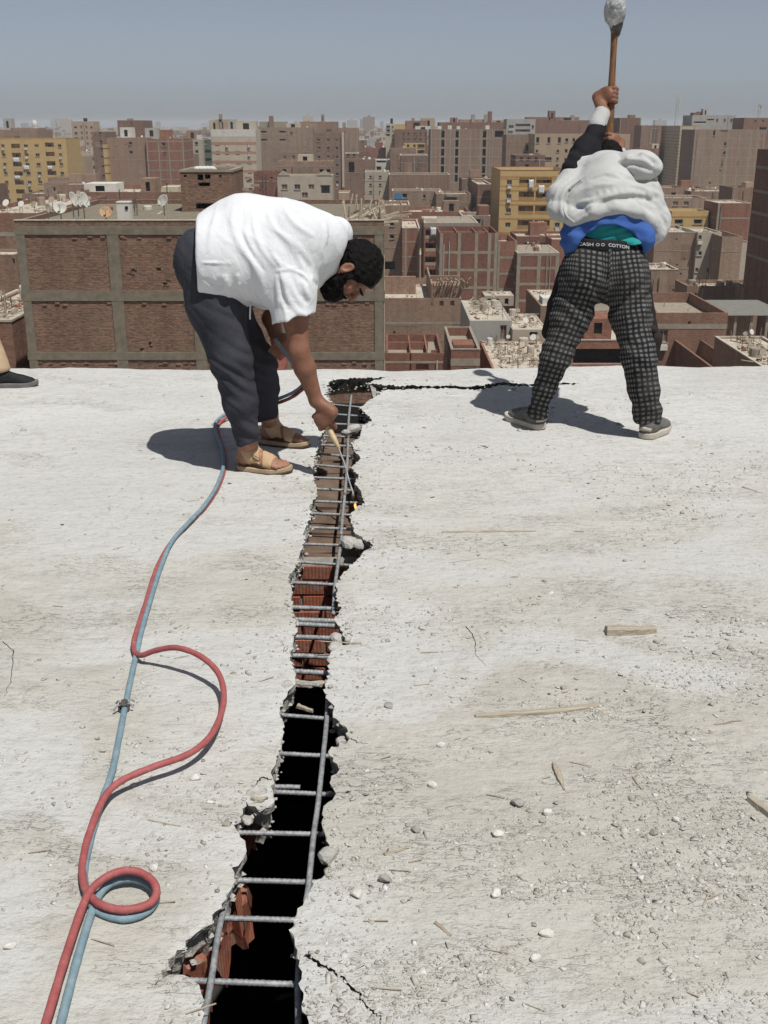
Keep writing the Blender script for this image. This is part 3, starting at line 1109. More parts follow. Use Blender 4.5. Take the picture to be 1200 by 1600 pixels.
    if wall in ('brown', 'brown2', 'red', 'redbrown') and X1 - X0 > 4 and not cols:
        alt = {'brown': 'brown2', 'brown2': 'brown', 'red': 'redbrown', 'redbrown': 'brown'}[wall]
        for _ in range(pr_.randint(1, 3)):
            pw, ph = pr_.uniform(.15, .4) * (X1 - X0), pr_.uniform(1.5, 3.4)
            px_, pz_ = pr_.uniform(X0, X1 - pw), ZT - pr_.uniform(.5, 11)
            if not any(h[0] < px_ + pw and h[1] > px_ and h[2] < pz_ and h[3] > pz_ - ph for h in holes):
                piece('brick_patch', root, px_, px_ + pw, Y - .018, Y + .03, pz_ - ph, pz_, alt)
        for _ in range(pr_.randint(3, 8)):
            hx_, hz_ = pr_.uniform(X0 + .5, X1 - .5), ZT - pr_.uniform(.8, 13)
            if not any(h[0] - .3 < hx_ < h[1] + .3 and h[2] - .3 < hz_ < h[3] + .3 for h in holes):
                piece('dark_hole_patch', root, hx_ - .14, hx_ + .14, Y - .024, Y + .02, hz_ - .12, hz_ + .12, 'dark')  # dark block proud of the wall, coloured like a shaded hole
    for (a, b, c, d, kind) in wins:
        if kind in ('win', 'glass') and pr_.random() < .3:
            piece('air_conditioner', root, (a + b) / 2 - .4, (a + b) / 2 + .4, Y - .42, Y - .01, c - .75, c - .2, 'white')
        if kind in ('win', 'glass', 'dark') and pr_.random() < .8 and b - a < 2.2:
            piece('window_sill', root, a - .1, b + .1, Y - .12, Y + .02, c - .12, c - .01, 'conc')
    if Y > 90 and X1 - X0 > 5:
        for _ in range(pr_.randint(0, 2)):
            qx = pr_.uniform(X0 + .4, X1 - .4)
            if not any(h[0] - .2 < qx < h[1] + .2 for h in holes):
                piece('drain_pipe', root, qx - .07, qx + .07, Y - .16, Y - .02, Z0, ZT - pr_.uniform(0, 2), pr_.choice(['shade', 'grey', 'conc']))
    if clutter:
        rubble_part(root, X0 + .8, X1 - .8, Y + 1, YB - 1, ZR, clutter, hash((int(x0), int(yt))) & 0xffff)
    root['_top'] = ZR
    del root['_top']
    return root, (X0, X1, Y, YB, ZR, ZT)


# ---------------------------------------------------------------- the rough brick building right across
def near_brick_building():
    root, (X0, X1, Y, YB, ZR, ZT) = building('brick_building', 'rough brick building with bare concrete frame filling the view behind the bent man', 22, 600, 345, 53.0, 'near', dep=15.5, parapet=0.42, clutter=0, ytop_ref=345)
    fz = lambda p: at(600, p, Y).z
    pr = random.Random(5)
    for i, (ya, yb_) in enumerate(((353, 366.5), (454, 470), (550, 562), (640, 655))):
        piece('beam', root, X0 - .05, X1 + .05, Y - .06, YB, fz(yb_), fz(ya), 'concn')
    cx = [at(29, 345, Y).x, at(174, 345, Y).x, at(303, 345, Y).x, at(440, 345, Y).x, at(592, 345, Y).x]
    for i, x in enumerate(cx):
        wd = .42 if i in (0, 4) else .56
        piece('column', root, x - wd / 2, x + wd / 2, Y - .05, Y + .3, -32, fz(366.5), 'concn')
    # single bricks standing proud or missing under the beams
    for (xa, xb, y0) in ((40, 585, 369), (50, 585, 473), (60, 590, 566)):
        n = 46
        for k in range(n):
            if pr.random() < .45:
                xx = at(xa + (xb - xa) * (k + pr.random()) / n, y0, Y).x
                zz = fz(y0 + pr.uniform(0, 3))
                piece('brick', root, xx - .11, xx + .11, Y - pr.uniform(.02, .06), Y + .05, zz - .05, zz + .035, 'near')
    # flat dark quads painted in for the shade of knocked-out bricks
    for (xp, yp, ww, hh) in ((206, 425, .40, .28), (248, 420, .12, .12), (263, 443, .42, .34), (221, 545, .2, .12), (236, 538, .14, .3), (180, 372, .2, .1)):
        p = at(xp, yp, Y)
        c = MB()
        for k in range(7):
            ax, az = pr.uniform(-.5, .5) * ww, pr.uniform(-.5, .5) * hh
            c.add([(p.x + ax - .055, Y - .006 - .0011 * k, p.z + az - .035), (p.x + ax + .055, Y - .006 - .0011 * k, p.z + az - .02), (p.x + ax + .05, Y - .006 - .0011 * k, p.z + az + .02), (p.x + ax - .06, Y - .006 - .0011 * k, p.z + az + .02)], [(0, 1, 2, 3)])
        c.build('gap', M['dark'], root)
    # mortar smears: thin vertical lines of the brickwork
    for (xp, ya, yb_) in ((207, 380, 430), (237, 392, 452)):
        a = at(xp, ya, Y)
        piece('mortar_seam', root, a.x - .014, a.x + .014, Y - .008, Y + .02, fz(yb_), fz(ya), 'concn')
    cp = MB()
    cp.box(X0 - .02, X1 + .02, Y - .03, Y + .24, ZT + .004, ZT + .05)
    cp.build('coping', M['roof'], root)
    rubble_part(root, X0 + 1, X1 - 5, Y + 1.5, YB - 1, ZR, 26, 12, .5)
    # stacked timber and junk on the right of the roof
    jk = MB()
    for k in range(70):
        x = pr.uniform(at(535, 330, Y + 2).x, at(597, 330, Y + 2).x)
        y = Y + pr.uniform(.5, 7)
        z = ZR + pr.uniform(0, .5)
        if pr.random() < .6:
            a = pr.uniform(-.5, .5)
            jk.plank((x, y, z), (x + math.cos(a) * pr.uniform(.4, 1.6), y + math.sin(a) * 1.2, z + pr.uniform(-.1, .45)), .14, .08)
        else:
            jk.bar((x, y, ZR), (x + pr.uniform(-.35, .35), y + pr.uniform(-.4, .4), ZR + pr.uniform(.5, 1.5)), .045, 6)
    tag(jk.build('timber_pile', M['wood'], root), kind='stuff')
    return root, (X0, X1, Y, YB, ZR, ZT)


NB, NBX = near_brick_building()
NZR = NBX[4]


def dish(label, xp, yp, Y, size, mat='dish', az=0.5, el=0.7, base=None, group=None):
    """satellite dish: bowl, feed arm, mast on the roof"""
    c = at(xp, yp, Y)
    root = empty('satellite_dish', (c.x, Y, NZR if base is None else base), label, 'satellite dish', group)
    d = Vector((math.sin(az) * math.cos(el), -math.cos(az) * math.cos(el), math.sin(el)))
    m = MB()
    prof = [(0.001, .0), (.3 * size, .03 * size), (.6 * size, .10 * size), (.85 * size, .20 * size), (size, .28 * size), (size, .30 * size), (.85 * size, .225 * size), (.3 * size, .05 * size)]
    m.lathe(prof, c - d * .1 * size, d, 20)
    m.build('bowl', M[mat], root, True)
    a = MB()
    lo = c - Vector((0, 0, size * .9))
    a.bar(lo, c + d * size * .9, .018, 6)
    a.box(c.x + d.x * size * .9 - .05, c.x + d.x * size * .9 + .05, Y + d.y * size * .9 - .05, Y + d.y * size * .9 + .05, c.z + d.z * size * .9 - .06, c.z + d.z * size * .9 + .06)
    a.build('feed_arm', M['metal'], root)
    p = MB()
    zb = NZR if base is None else base
    b = c - d * .12 * size
    p.bar((b.x, b.y, zb), b, .035, 8)
    p.build('mast', M['metal'], root)
    return root


dish('round pale satellite dish facing the viewer on the brick roof', 94, 325, 54.2, .31, 'dish', .15, .5)
dish('leftmost of the three narrow upturned dishes on the brick roof', 114, 312, 56.0, .38, 'dish', 1.35, .35)
dish('middle of the three narrow upturned dishes on the brick roof', 122, 314, 56.5, .33, 'dish', 1.35, .35)
dish('rightmost of the three narrow upturned dishes on the brick roof', 131, 313, 56.0, .40, 'dish', 1.3, .35)
dish('rusty brown satellite dish at the roof edge', 165, 332, 53.9, .29, 'rust', .2, .55)
dish('grey dish on a mast left of the brick hut', 255, 314, 55.5, .31, 'metal', -.5, .45)
dish('small dish leaning at the left corner of the brick roof', 75, 326, 54.6, .24, 'conc', 1.2, .3)
# white cabinet on the roof
cpt = at(195, 330, 56)
wt = empty('water_cooler', (cpt.x, 56, NZR), 'white metal cabinet with a vent standing on the brick roof', 'cabinet')
m = MB()
m.box(cpt.x - .32, cpt.x + .32, 55.7, 56.3, NZR + .1, NZR + 1.05)
m.build('cabinet_body', M['white'], wt)
m = MB()
m.box(cpt.x - .34, cpt.x + .34, 55.68, 56.32, NZR + 1.05, NZR + 1.12)
m.build('lid', M['white'], wt)
m = MB()
m.box(cpt.x + .1, cpt.x + .24, 55.66, 55.70, NZR + .75, NZR + .9)
m.build('vent', M['dark'], wt)
for sx in (-.26, .26):
    for sy in (55.76, 56.24):
        m = MB()
        m.box(cpt.x + sx - .04, cpt.x + sx + .04, sy - .04, sy + .04, NZR, NZR + .1)
        m.build('foot', M['dark'], wt)

# brick hut on that roof
hut, hx = building('brick_hut', 'small broken brick hut with dark openings on the near brick roof', 281, 362, 269, 62.0, 'near', dep=5.0, parapet=.12, zb=NZR, clutter=0, cat='hut', pcol='conc',
                   win=[((312.5,), (277,), 9, 9, 'hole'), ((324,), (276,), 9, 7, 'hole'), ((318,), (288,), 18, 6, 'hole'), ((289, 344), (275,), 4, 3.5, 'hole'), ((322,), (322,), 38, 9, 'hole')])
m = MB()
for k in range(9):
    xx = at(308 + k * 2.9, 265, 62.5).x
    m.lathe([(.02, 0), (.22, .06), (.25, .15), (.16, .25), (.02, .3)], (xx, 62.6 + .3 * (k % 2), hx[5] + .0), (0, .2, 1), 8)
tag(m.build('white_sacks', M['white'], None, True), 'white sacks lying along the top of the brick hut', 'sacks')
m = MB()
for k in range(9):
    xx = hx[0] + 3.0 - .35 + CR.uniform(-.3, .3)
    zz = NZR + .3 + k * .2
    m.box(xx + .9, xx + 1.2 + CR.uniform(0, .2), 61.9 - CR.uniform(.02, .1), 62.05, zz, zz + .14)
m.build('loose_brick', M['conc'], hut)

# ---------------------------------------------------------------- left edge houses
building('low_house', 'pale flat roofed house at the far left edge below the brick building', -60, 24, 398, 78, 'brown', yback=391, clutter=2, parapet=.1, win=[((21,), (408,), 4, 9, 'dark')])
building('low_house', 'dusty roofed brick house at the left edge beside the brick building', -80, 18, 503, 57, 'redbrown', yback=455, clutter=22, parapet=.12, pcol='roof')
building('brick_block', 'brown block at the left edge behind the brick building corner', -60, 60, 333, 95, 'redbrown', dep=24, clutter=26, parapet=.4, beams=(392, 366))
building('brick_block', 'low clutter roofed block between yellow flats and the dishes', 5, 130, 321, 150, 'redbrown', dep=20, clutter=40, parapet=.5)
building('low_house', 'low pink brown house with white roof hut left of centre', 118, 290, 300, 145, 'redbrown', dep=18, clutter=12, parapet=.6, beams=(322,),
         rooms=[(131, 180, 287, 6, 5, 'white', 1), (219, 241, 279, 3, 4, 'brown', 1), (252, 278, 292, 2, 4, 'cream')])
building('apartment_block', 'yellow apartment block with laundry hung balconies at the left edge', -34, 102, 217, 380, 'yellow', dep=18, clutter=10, parapet=.8, pcol='ochre',
         win=[((3, 92), (228, 242, 257, 271, 285, 299, 313), 5.4, 5, 'win'), ((39, 56), (228, 242, 257, 271, 285, 299, 313), 6.5, 4.6, 'win')],
         balc=[(16, 30, (230, 244, 258.5, 273, 287, 301, 315), 10.5, 'yellow'), (69, 83, (228, 242.5, 257, 272, 286, 300, 314), 10.5, 'yellow')])
building('brick_block', 'dark brown block with a pale stair tower behind the yellow flats', -40, 58, 203, 440, 'brown', dep=20, clutter=12, rooms=[(4, 17, 185, 2, 4, 'grey', 1), (17, 60, 200, 2, 10, 'brown')])
building('tower_block', 'slim tan tower with red balconies left of centre skyline', 111, 145, 190, 600, 'tan', dep=14, clutter=4, pcol='cream',
         win=[((117,), (199, 208, 216, 225, 234, 242), 5, 3.2, 'dark'), ((126, 134), (199, 208, 216, 225, 234, 242, 250), 3.4, 5.5, 'shut'), ((142,), (199, 208, 216, 225, 234, 242), 4, 3.2, 'dark')], rooms=[(130, 134, 184.5, 2, 3, 'dark')])
building('brick_block', 'brown blank block with yellow edged stairwell, left of the red panel block', 166, 227, 215, 350, 'brown', dep=16, clutter=14, parapet=.6, beams=(249,), beam_h=.18,
         win=[((203,), (224, 238), 5.5, 5, 'dark')], rooms=[(187, 205, 199, 2, 5, 'white', 1), (226, 246, 200, 9, 4, 'grey', 1), (249, 265, 203, 3, 5, 'red')])
building('brick_block', 'dark narrow brown block beside the yellow stairwell strip', 143, 165, 206, 362, 'brown', dep=14, clutter=5, win=[((156.5,), (208, 221, 233, 245, 260, 275), 4, 3, 'dark')])
building('stair_tower', 'yellow strip of a stairwell between two brown blocks', 160.5, 166.0, 226, 347, 'yellow', dep=3, clutter=0, beams=(232, 247, 258, 271), beam_h=.25, cc='shade')
building('brick_block', 'red brown block with pale concrete floor lines left of grey flats', 227.3, 287, 217, 349, 'red', dep=16, clutter=10, beams=(221, 236, 251, 266, 280.5, 295), cols=(229, 247, 263, 285), beam_h=.3, col_w=.35,
         win=[((255,), (225.5,), 5.5, 5.5, 'dark'), ((256,), (239,), 5, 2.2, 'dark')])
building('brick_block', 'brown tower top with a stair notch behind the brown blank block', 183, 224, 188, 470, 'redbrown', dep=18, clutter=3, rooms=[(198, 206, 185, 2, 3, 'conc')], win=[((205,), (193,), 1.6, 9, 'dark')])
building('apartment_block', 'narrow pale grey flats with white framed windows', 290, 316, 218, 420, 'beige', dep=12, clutter=4, beams=(231, 245, 257.5, 270), beam_h=.2, cc='cream',
         win=[((293.5, 306.5), (224, 237, 250, 263), 5, 4.6, 'dark')], rooms=[(291, 309, 204, 3, 5, 'brown', 1), (307, 315, 211, 1, 3, 'white')])
building('apartment_block', 'narrow dark green block with black balconies', 316.2, 329, 218, 424, 'green', dep=12, clutter=3, win=[((321,), (223,), 5, 5.5, 'win')], balc=[(316.8, 328.4, (237.5, 250.5, 263.5), 7.5, 'green')])
building('apartment_block', 'cream apartment block with pink bands and a white top floor', 329, 399, 202, 380, 'cream', dep=16, clutter=10, parapet=.9,
         win=[((338.5, 353.5, 370, 388), (224, 238, 253, 267.5, 281.5, 296), 5.6, 4.4, 'win')], bands=[(202.3, 213.5, 'white'), (222, 226.4, 'band'), (236.5, 240.4, 'band'), (251, 255.4, 'band'), (265.5, 269.6, 'band')],
         rooms=[(326, 345, 188, 5, 6, 'cream', 1), (336, 355, 186.5, 2, 5, 'tan', 1), (355, 368, 186.5, 3, 5, 'grey', 1), (368, 400, 189, 4, 6, 'cream', 1), (341.5, 346, 178, 2, 2, 'conc')])
building('brick_block', 'broad blank brown block with slot windows right of the cream flats', 399, 488, 199, 430, 'brown2', dep=18, clutter=10, beams=(213, 229, 246), beam_h=.15,
         win=[((441, 411), (206, 218.5), 12, 3, 'dark'), ((455,), (208,), 4, 3, 'dark'), ((443,), (244,), 12, 1.8, 'dark'), ((411,), (218.5,), 11, 2.6, 'dark')],
         rooms=[(420, 426, 181, 2, 3, 'brown'), (447, 468, 192, 1, 6, 'cream', 1), (405, 447, 190, 5, 8, 'conc')])
building('brick_block', 'taller blank brown block with a small water tower on top', 468, 526, 190, 440, 'brown', dep=18, clutter=6, rooms=[(501.5, 506.5, 178.5, 3, 2.5, 'conc', 1)], win=[((514,), (203,), 9, 1.6, 'dark')])
building('brick_block', 'brown block with three columns of square windows and pale right edge', 489, 536, 207, 395, 'brown', dep=14, clutter=6, beams=(214, 227, 240, 253, 266, 280), beam_h=.12,
         win=[((497.5, 512.5, 526), (219, 232, 245.5, 258.5, 272, 285), 4.6, 4.6, 'win')], rooms=[(492, 501, 207, 1, 2, 'white')])
building('stair_tower', 'cream vertical strip on the right edge of the square windowed block', 533.8, 537, 207, 394.3, 'cream', dep=2, clutter=0)
building('brick_block', 'plain grey brown block right of the cream strip', 527, 559.5, 200, 455, 'brown2', dep=14, clutter=3, beams=(225, 250), beam_h=.15, rooms=[(535, 540, 191, 2, 2, 'conc')])
building('brick_block', 'small brown block with white roof line below the plain grey block', 539, 560, 240, 380, 'brown', dep=10, clutter=4, pcol='white', win=[((544, 553), (242.5,), 5, 3.5, 'dark')])
building('brick_block', 'slim brown house with three small windows before the haze', 560, 573, 219, 520, 'brown', dep=10, clutter=2, win=[((567,), (222, 230, 238), 3, 2.6, 'dark')], pcol='white')
building('brick_block', 'low brown house with a dark arch behind the timber pile', 541, 586, 249, 330, 'brown', dep=14, clutter=10, win=[((549,), (262,), 9, 18, 'hole'), ((569,), (275,), 2, 14, 'dark')], beams=(270,), beam_h=.15)
building('small_shop', 'pale open fronted house with white frame at mid distance', 585, 610, 250, 345, 'white', dep=12, clutter=4, win=[((596,), (252.5,), 16, 3.4, 'dark'), ((592,), (263,), 8, 6, 'dark')])
building('brick_block', 'brown top storey behind the white gabled house', 433, 519, 252, 262, 'brown', dep=12, clutter=12, parapet=.4, beams=(260,), beam_h=.18, win=[((444, 502, 513), (267,), 6.5, 6, 'dark')], rooms=[(465, 488, 242, 3, 5, 'beige', 1)])
gh, ghx = building('gabled_house', 'pale house with two small gables and arched window', 433, 519, 274, 250, 'beige', dep=8, clutter=3, parapet=.4, cols=(453, 470, 494), col_w=.3, cc='beige',
                   win=[((444, 464, 486), (292,), 9, 8, 'win'), ((475,), (305,), 11, 9, 'shut'), ((508,), (296,), 16, 14, 'dark')])
for (xa, xb) in ((433, 453), (494, 519)):
    a, b = at(xa, 274, 250).x, at(xb, 274, 250).x
    z = ghx[5]
    m = MB()
    m.add([(a, 249.9, z), (b, 249.9, z), ((a + b) / 2, 249.9, z + 1.0), (a, 250.3, z), (b, 250.3, z), ((a + b) / 2, 250.3, z + 1.0)], [(0, 1, 2), (5, 4, 3), (0, 2, 5, 3), (1, 4, 5, 2)])
    m.build('gable', M['beige'], gh)
building('low_house', 'low maroon brick house left of the gabled house', 396, 433, 269, 256, 'red', dep=10, clutter=6, beams=(283,), beam_h=.2, win=[((424,), (278,), 4, 4, 'dark')])

# ---------------------------------------------------------------- centre, far
building('tower_block', 'slim cream stair tower at the left end of the centre skyline', 603, 617, 193, 480, 'cream', dep=12, clutter=0, win=[((613.5,), (198, 205, 211.5, 218), 2.6, 2.6, 'dark'), ((606.5,), (198, 204, 211), 6, 3.6, 'dark')], rooms=[(610, 614, 185, 2, 2, 'dark')])
building('brick_block', 'brown skyline block with roof rooms behind the dark slotted tower', 617, 668, 202, 470, 'redbrown', dep=14, clutter=6, win=[((631, 638, 648, 657, 665), (209, 218), 3, 3, 'dark')],
         rooms=[(617, 633, 194, 1, 5, 'yellow'), (634, 668, 188.5, 4, 8, 'redbrown', 1), (649, 673, 197, 1, 4, 'white', 1), (643, 648, 184.5, 5, 2, 'conc'), (658, 679, 184.5, 6, 6, 'tan', 1)])
building('small_block', 'small yellow balcony house below the brown skyline block', 632, 664, 224, 420, 'yellow', dep=8, clutter=2, balc=[(652.5, 663.5, (229, 238), 7, 'brown')], win=[((637.5, 647.5), (228, 236.5), 3.6, 4.4, 'dark')])
building('brick_block', 'dark brown block with sunlit roof left of the slotted tower', 610, 650, 232, 340, 'brown', dep=12, clutter=3)
building('brick_block', 'low brown block with white roof edge left of the slotted tower', 626, 668, 243, 325, 'brown', dep=12, clutter=6, pcol='white', beams=(254,), beam_h=.15)
building('tower_block', 'wide brown tower with black vertical slots and pale floor lines', 673, 791, 202.5, 395, 'brown', dep=19, clutter=18, parapet=.6, pcol='conc',
         beams=(217, 231.5, 245, 258, 271.5, 285), beam_h=.32, cols=(674, 688, 696, 704, 711, 718, 735, 752, 761.5, 770, 788), col_w=.4,
         win=[((692.3, 714.3, 757.5), (209.5, 224, 238, 251.5, 265, 278.5), 5, 11, 'hole'), ((781,), (209,), 15, 10, 'hole')], balc=(),
         rooms=[(684, 690, 197, 2, 2, 'white'), (700, 706, 196, 2, 2, 'white'), (714, 719, 197, 2, 2, 'white'), (759, 765, 196, 3, 2, 'white')])
building('brick_block', 'brown blocks with stair towers on the skyline behind the slotted tower', 686, 792, 191, 480, 'redbrown', dep=14, clutter=22,
         rooms=[(704, 715, 183.5, 3, 4, 'redbrown', 1), (718, 756, 186.5, 5, 8, 'brown'), (737, 742, 179, 4, 3, 'conc'), (757, 761, 179, 4, 2, 'conc'), (763, 769, 174, 6, 3, 'redbrown'), (768, 790, 187.5, 3, 6, 'tan', 1), (734, 763, 191.5, 1, 4, 'cream')])
building('apartment_block', 'grey skyline flats with open balconies right of the slotted tower', 792, 837, 186, 440, 'grey', dep=12, clutter=8, win=[((797, 801), (198,), 4, 5, 'glass'), ((833,), (198,), 3, 5, 'dark')], balc=[(806, 829, (196.5, 205), 6, 'grey')])
building('brick_block', 'brown skyline block with chimneys behind the raised black sleeve', 837, 968, 188, 470, 'redbrown', dep=16, clutter=26, rooms=[(823, 860, 183, 4, 6, 'redbrown'), (858, 868, 173, 4, 4, 'redbrown', 1), (868, 905, 183, 3, 6, 'redbrown', 1), (893, 898, 180, 2, 2, 'conc'), (877, 920, 199, .5, 3, 'cream', 1)])
building('apartment_block', 'tan apartment block with arched top windows behind the raised arms', 836, 985, 209.5, 335, 'tan', dep=14, clutter=12, parapet=.5,
         win=[((840.5, 858, 874.5), (219,), 5, 9.5, 'dark'), ((886, 897, 925, 945, 965), (219, 236, 250), 4.4, 6, 'dark'), ((840, 873), (236, 248, 259), 4, 4, 'dark'), ((856, 860), (248,), 8, 5, 'dark')])
building('brick_block', 'plain brown wall between the slotted tower and the arched flats', 791.5, 836, 210.5, 350, 'brown2', dep=12, clutter=4, beams=(226, 241), beam_h=.15, win=[((826,), (231,), 7, 12, 'dark')])
building('brick_block', 'low pink brown block in front of the arched flats', 806, 852, 243, 300, 'redbrown', dep=12, clutter=6, beams=(250,), win=[((815, 826, 838), (247.5,), 5, 3.6, 'dark'), ((824,), (261,), 7, 9, 'dark')], pcol='conc')

# ---------------------------------------------------------------- centre, middle distance
building('apartment_block', 'ochre and yellow apartment block with brown striped balconies', 782, 889, 266.5, 240, 'yellow', dep=20, clutter=10, parapet=.7, pcol='red',
         win=[((796.5, 875), (285, 307, 329, 351.5, 373), 8, 7.5, 'glass')],
         balc=[(812, 836, (284, 306, 328, 350.5, 372), 13.5, 'ochre'), (838.5, 863, (284, 306, 328, 350.5, 372), 13.5, 'ochre')],
         bands=[(275.5, 277.5, 'ochre'), (279, 280.5, 'ochre'), (297, 299, 'ochre'), (319, 321, 'ochre'), (341, 343, 'ochre'), (363, 365, 'ochre'), (290.5, 292, 'ochre'), (313, 314.5, 'ochre')])
building('brick_block', 'red brown block standing left of the ochre flats', 746.5, 768, 288.5, 262, 'redbrown', dep=20, clutter=6, parapet=.3, pcol='roof', beams=(308,), beam_h=.2)
building('brick_block', 'long brown low block with sunlit parapet above the blue boards', 608, 703, 273.5, 292, 'brown', dep=12, clutter=4, parapet=.4, pcol='roof', cols=(630, 648, 663, 680), col_w=.2, cc='brown2')
bb, bbx = building('low_house', 'low brown house with blue boards under a white roof', 613, 690, 299, 278, 'brown2', dep=10, clutter=14, pcol='roof', win=[((663,), (307,), 3.5, 6, 'dark'), ((632.5,), (306,), 8, 7, 'dark')])
a_, b_ = at(617, 307, 278).x, at(628, 307, 278).x
piece('blue_boards', bb, a_, b_, 277.9, 278.1, at(600, 311, 278).z, at(600, 302, 278).z, 'blue')
building('apartment_block', 'pale grey house with rows of tiny windows at centre', 570, 608, 268.5, 300, 'beige', dep=12, clutter=8, beams=(283.5,), beam_h=.15, cc='brown2', win=[((579, 594), (276, 288.5, 300), 3.6, 3.4, 'dark'), ((594.5,), (312,), 2.5, 5, 'dark')])
building('brick_block', 'brown low block with roof tank right of the blue boarded house', 682, 736, 303, 268, 'brown2', dep=12, clutter=14, beams=(316,), rooms=[(697, 716, 316, -3.2, 3, 'conc')])
building('low_house', 'brown low house with dusty roof in front of the blue boards', 596, 640, 321, 250, 'brown', dep=14, clutter=14, pcol='roof')
building('brick_block', 'maroon low roofs between the blue boards and the balcony house', 628, 735, 331, 238, 'red', dep=16, clutter=22, parapet=.8, rooms=[(693, 718, 314, 3, 3, 'brown2', 1), (660, 680, 328, 2, 3, 'redbrown')])
building('low_house', 'small grey house with awning left of the ochre flats', 722, 766, 338, 222, 'brown2', dep=10, clutter=8, rooms=[(748, 765, 322, 2, 5, 'red')], win=[((745,), (346,), 14, 8, 'dark')], pcol='roof')
building('brick_block', 'brown house with small windows directly right of the bent head', 599, 628.5, 321, 206, 'brown2', dep=12, clutter=8, beams=(342, 365, 387), beam_h=.15, win=[((612.5,), (350, 370), 7, 6.5, 'dark'), ((609,), (415,), 17, 13, 'hole')])
building('brick_block', 'red brick slab house with a dark side left of the laundry balcony house', 628.8, 656, 357, 200, 'red', dep=16, clutter=3, yback=343, parapet=.3, pcol='roof', cols=(634, 654), beams=(378, 401, 424), beam_h=.25, col_w=.35)
bh, bhx = building('apartment_block', 'brick house with open laundry balconies under a white roof edge', 663, 747, 349, 192, 'red', dep=14, clutter=10, parapet=.6, pcol='roof', beams=(352.5,), beam_h=.7,
         balc=[(665, 686, (366, 386, 408, 428), 14, 'tan')], rooms=[(662, 683, 341, 3, 4, 'roof')])
building('brick_block', 'red brick block with grey concrete grid and unfinished top storey', 687, 778, 364, 176, 'red', dep=12, clutter=4, parapet=2.8, beams=(394.5, 422, 449.5, 476), cols=(690, 718, 745, 765.5, 776), beam_h=.42, col_w=.5,
         partition=[(.3, .32, 0, .9, 2.8), (.62, .64, 0, .9, 2.8), (.85, .87, 0, .9, 2.6), (0, .9, .5, .53, 2.5)], win=())
building('brick_block', 'red brick block joined right of the unfinished grid block', 778.5, 808, 377, 178, 'red', dep=12, clutter=5, parapet=1.0, beams=(402.5, 428, 452), beam_h=.4, cols=(779.5, 807), col_w=.35)
building('brick_block', 'red brick grid block with a sunlit rubble roof beside the checked trousers', 808.5, 874, 396, 175, 'red', yback=383.5, clutter=16, parapet=.15, pcol='roof', beams=(397.8, 419, 444, 470), cols=(811, 843, 872), beam_h=.42, col_w=.55)
building('brick_block', 'dark red wall at the right of the sunlit rubble roof', 862, 905, 374, 205, 'red', dep=8, clutter=2)
m1, m1x = building('brick_block', 'brown house with two small windows and ruined grey roof walls', 597, 721, 466, 135, 'brown', yback=434, clutter=16, parapet=.9, beams=(505, 545), beam_h=.3,
         win=[((690, 707), (474,), 6.5, 8, 'hole')], partition=[(0, .45, .5, .53, 2.3), (.62, .64, .0, .9, 2.6), (.62, 1.0, .25, .28, 3.0)], rooms=[(676, 721, 446, 1.0, 5, 'brown')])
jm = MB()
for k in range(26):
    xx = at(678, 440, 136).x + k * .17
    jm.bar((xx, 136.2 + CR.uniform(-.5, .5), m1x[4] + 2.1 + CR.uniform(-.4, .2)), (xx + CR.uniform(-.4, .6), 135.0, m1x[4] + 3.0 + CR.uniform(-.2, .4)), .07, 5)
tag(jm.build('brushwood_roof', M['wood'], m1), kind='stuff')
building('flat_roof_house', 'low house with wide pale dusty roof below the red grid blocks', 734, 800, 501, 119, 'grey', yback=469, clutter=34, parapet=.05, win=[((787,), (520,), 10, 24, 'shut')], roof='roof')
sh, shx = building('brick_shed', 'rough shed of poles and sacks on the pale roofs', 757, 803, 462, 139, 'wood', dep=4, clutter=4, parapet=.05, zb=at(600, 478, 139).z, win=[((765, 778, 792), (471,), 6, 9, 'hole')], cat='shed')
building('flat_roof_house', 'low pale roofed house with a small window next to the checked trousers', 801, 856, 515, 117, 'beige', yback=490, clutter=20, parapet=.05, win=[((834,), (523,), 13, 9, 'dark')])
building('flat_roof_house', 'pale roofed house with a small white lean-to left of the left trouser leg', 845, 905, 478, 128, 'brown', yback=452, clutter=14, parapet=.05, rooms=[(848, 866, 466, 1.5, 3, 'white')])
building('brick_house', 'roofless red brick rooms just beyond the roof edge at centre', 603, 692, 552, 100, 'red', yback=522, clutter=4, parapet=2.4, beams=(566,), beam_h=.2,
         partition=[(.42, .445, 0, .95, 2.4), (0, .78, .55, .575, 2.4), (.72, .745, .2, .95, 2.4), (.82, .99, .35, .375, 2.0)], win=[((660,), (572,), 20, 12, 'hole')])
building('brick_house', 'red brick house with white ledge left of the large pale roof', 705, 750, 547, 103, 'red', yback=512, clutter=4, parapet=1.6, beams=(566,), beam_h=.7, pcol='conc', partition=[(.15, .95, .25, .5, 1.5)], win=[((735,), (581,), 22, 12, 'hole')])
building('flat_roof_house', 'large pale roof scattered with rubble just beyond the edge left of the checked trousers', 772, 885, 583, 100, 'red', yback=532.5, clutter=70, parapet=.04)
building('brick_house', 'red brick house with pale ledge framed between the checked legs', 890, 982, 533, 103, 'red', yback=514, clutter=3, parapet=.1, pcol='conc', win=[((938,), (557,), 82, 24, 'hole')], cols=(892,), col_w=.4,
         rooms=[(914, 957, 498, 1.5, 4, 'red', 1)])
building('low_house', 'grey house seen between the checked legs behind the red box', 880, 1000, 512, 122, 'brown2', dep=12, clutter=8, win=[((909,), (520,), 6, 10, 'dark')])

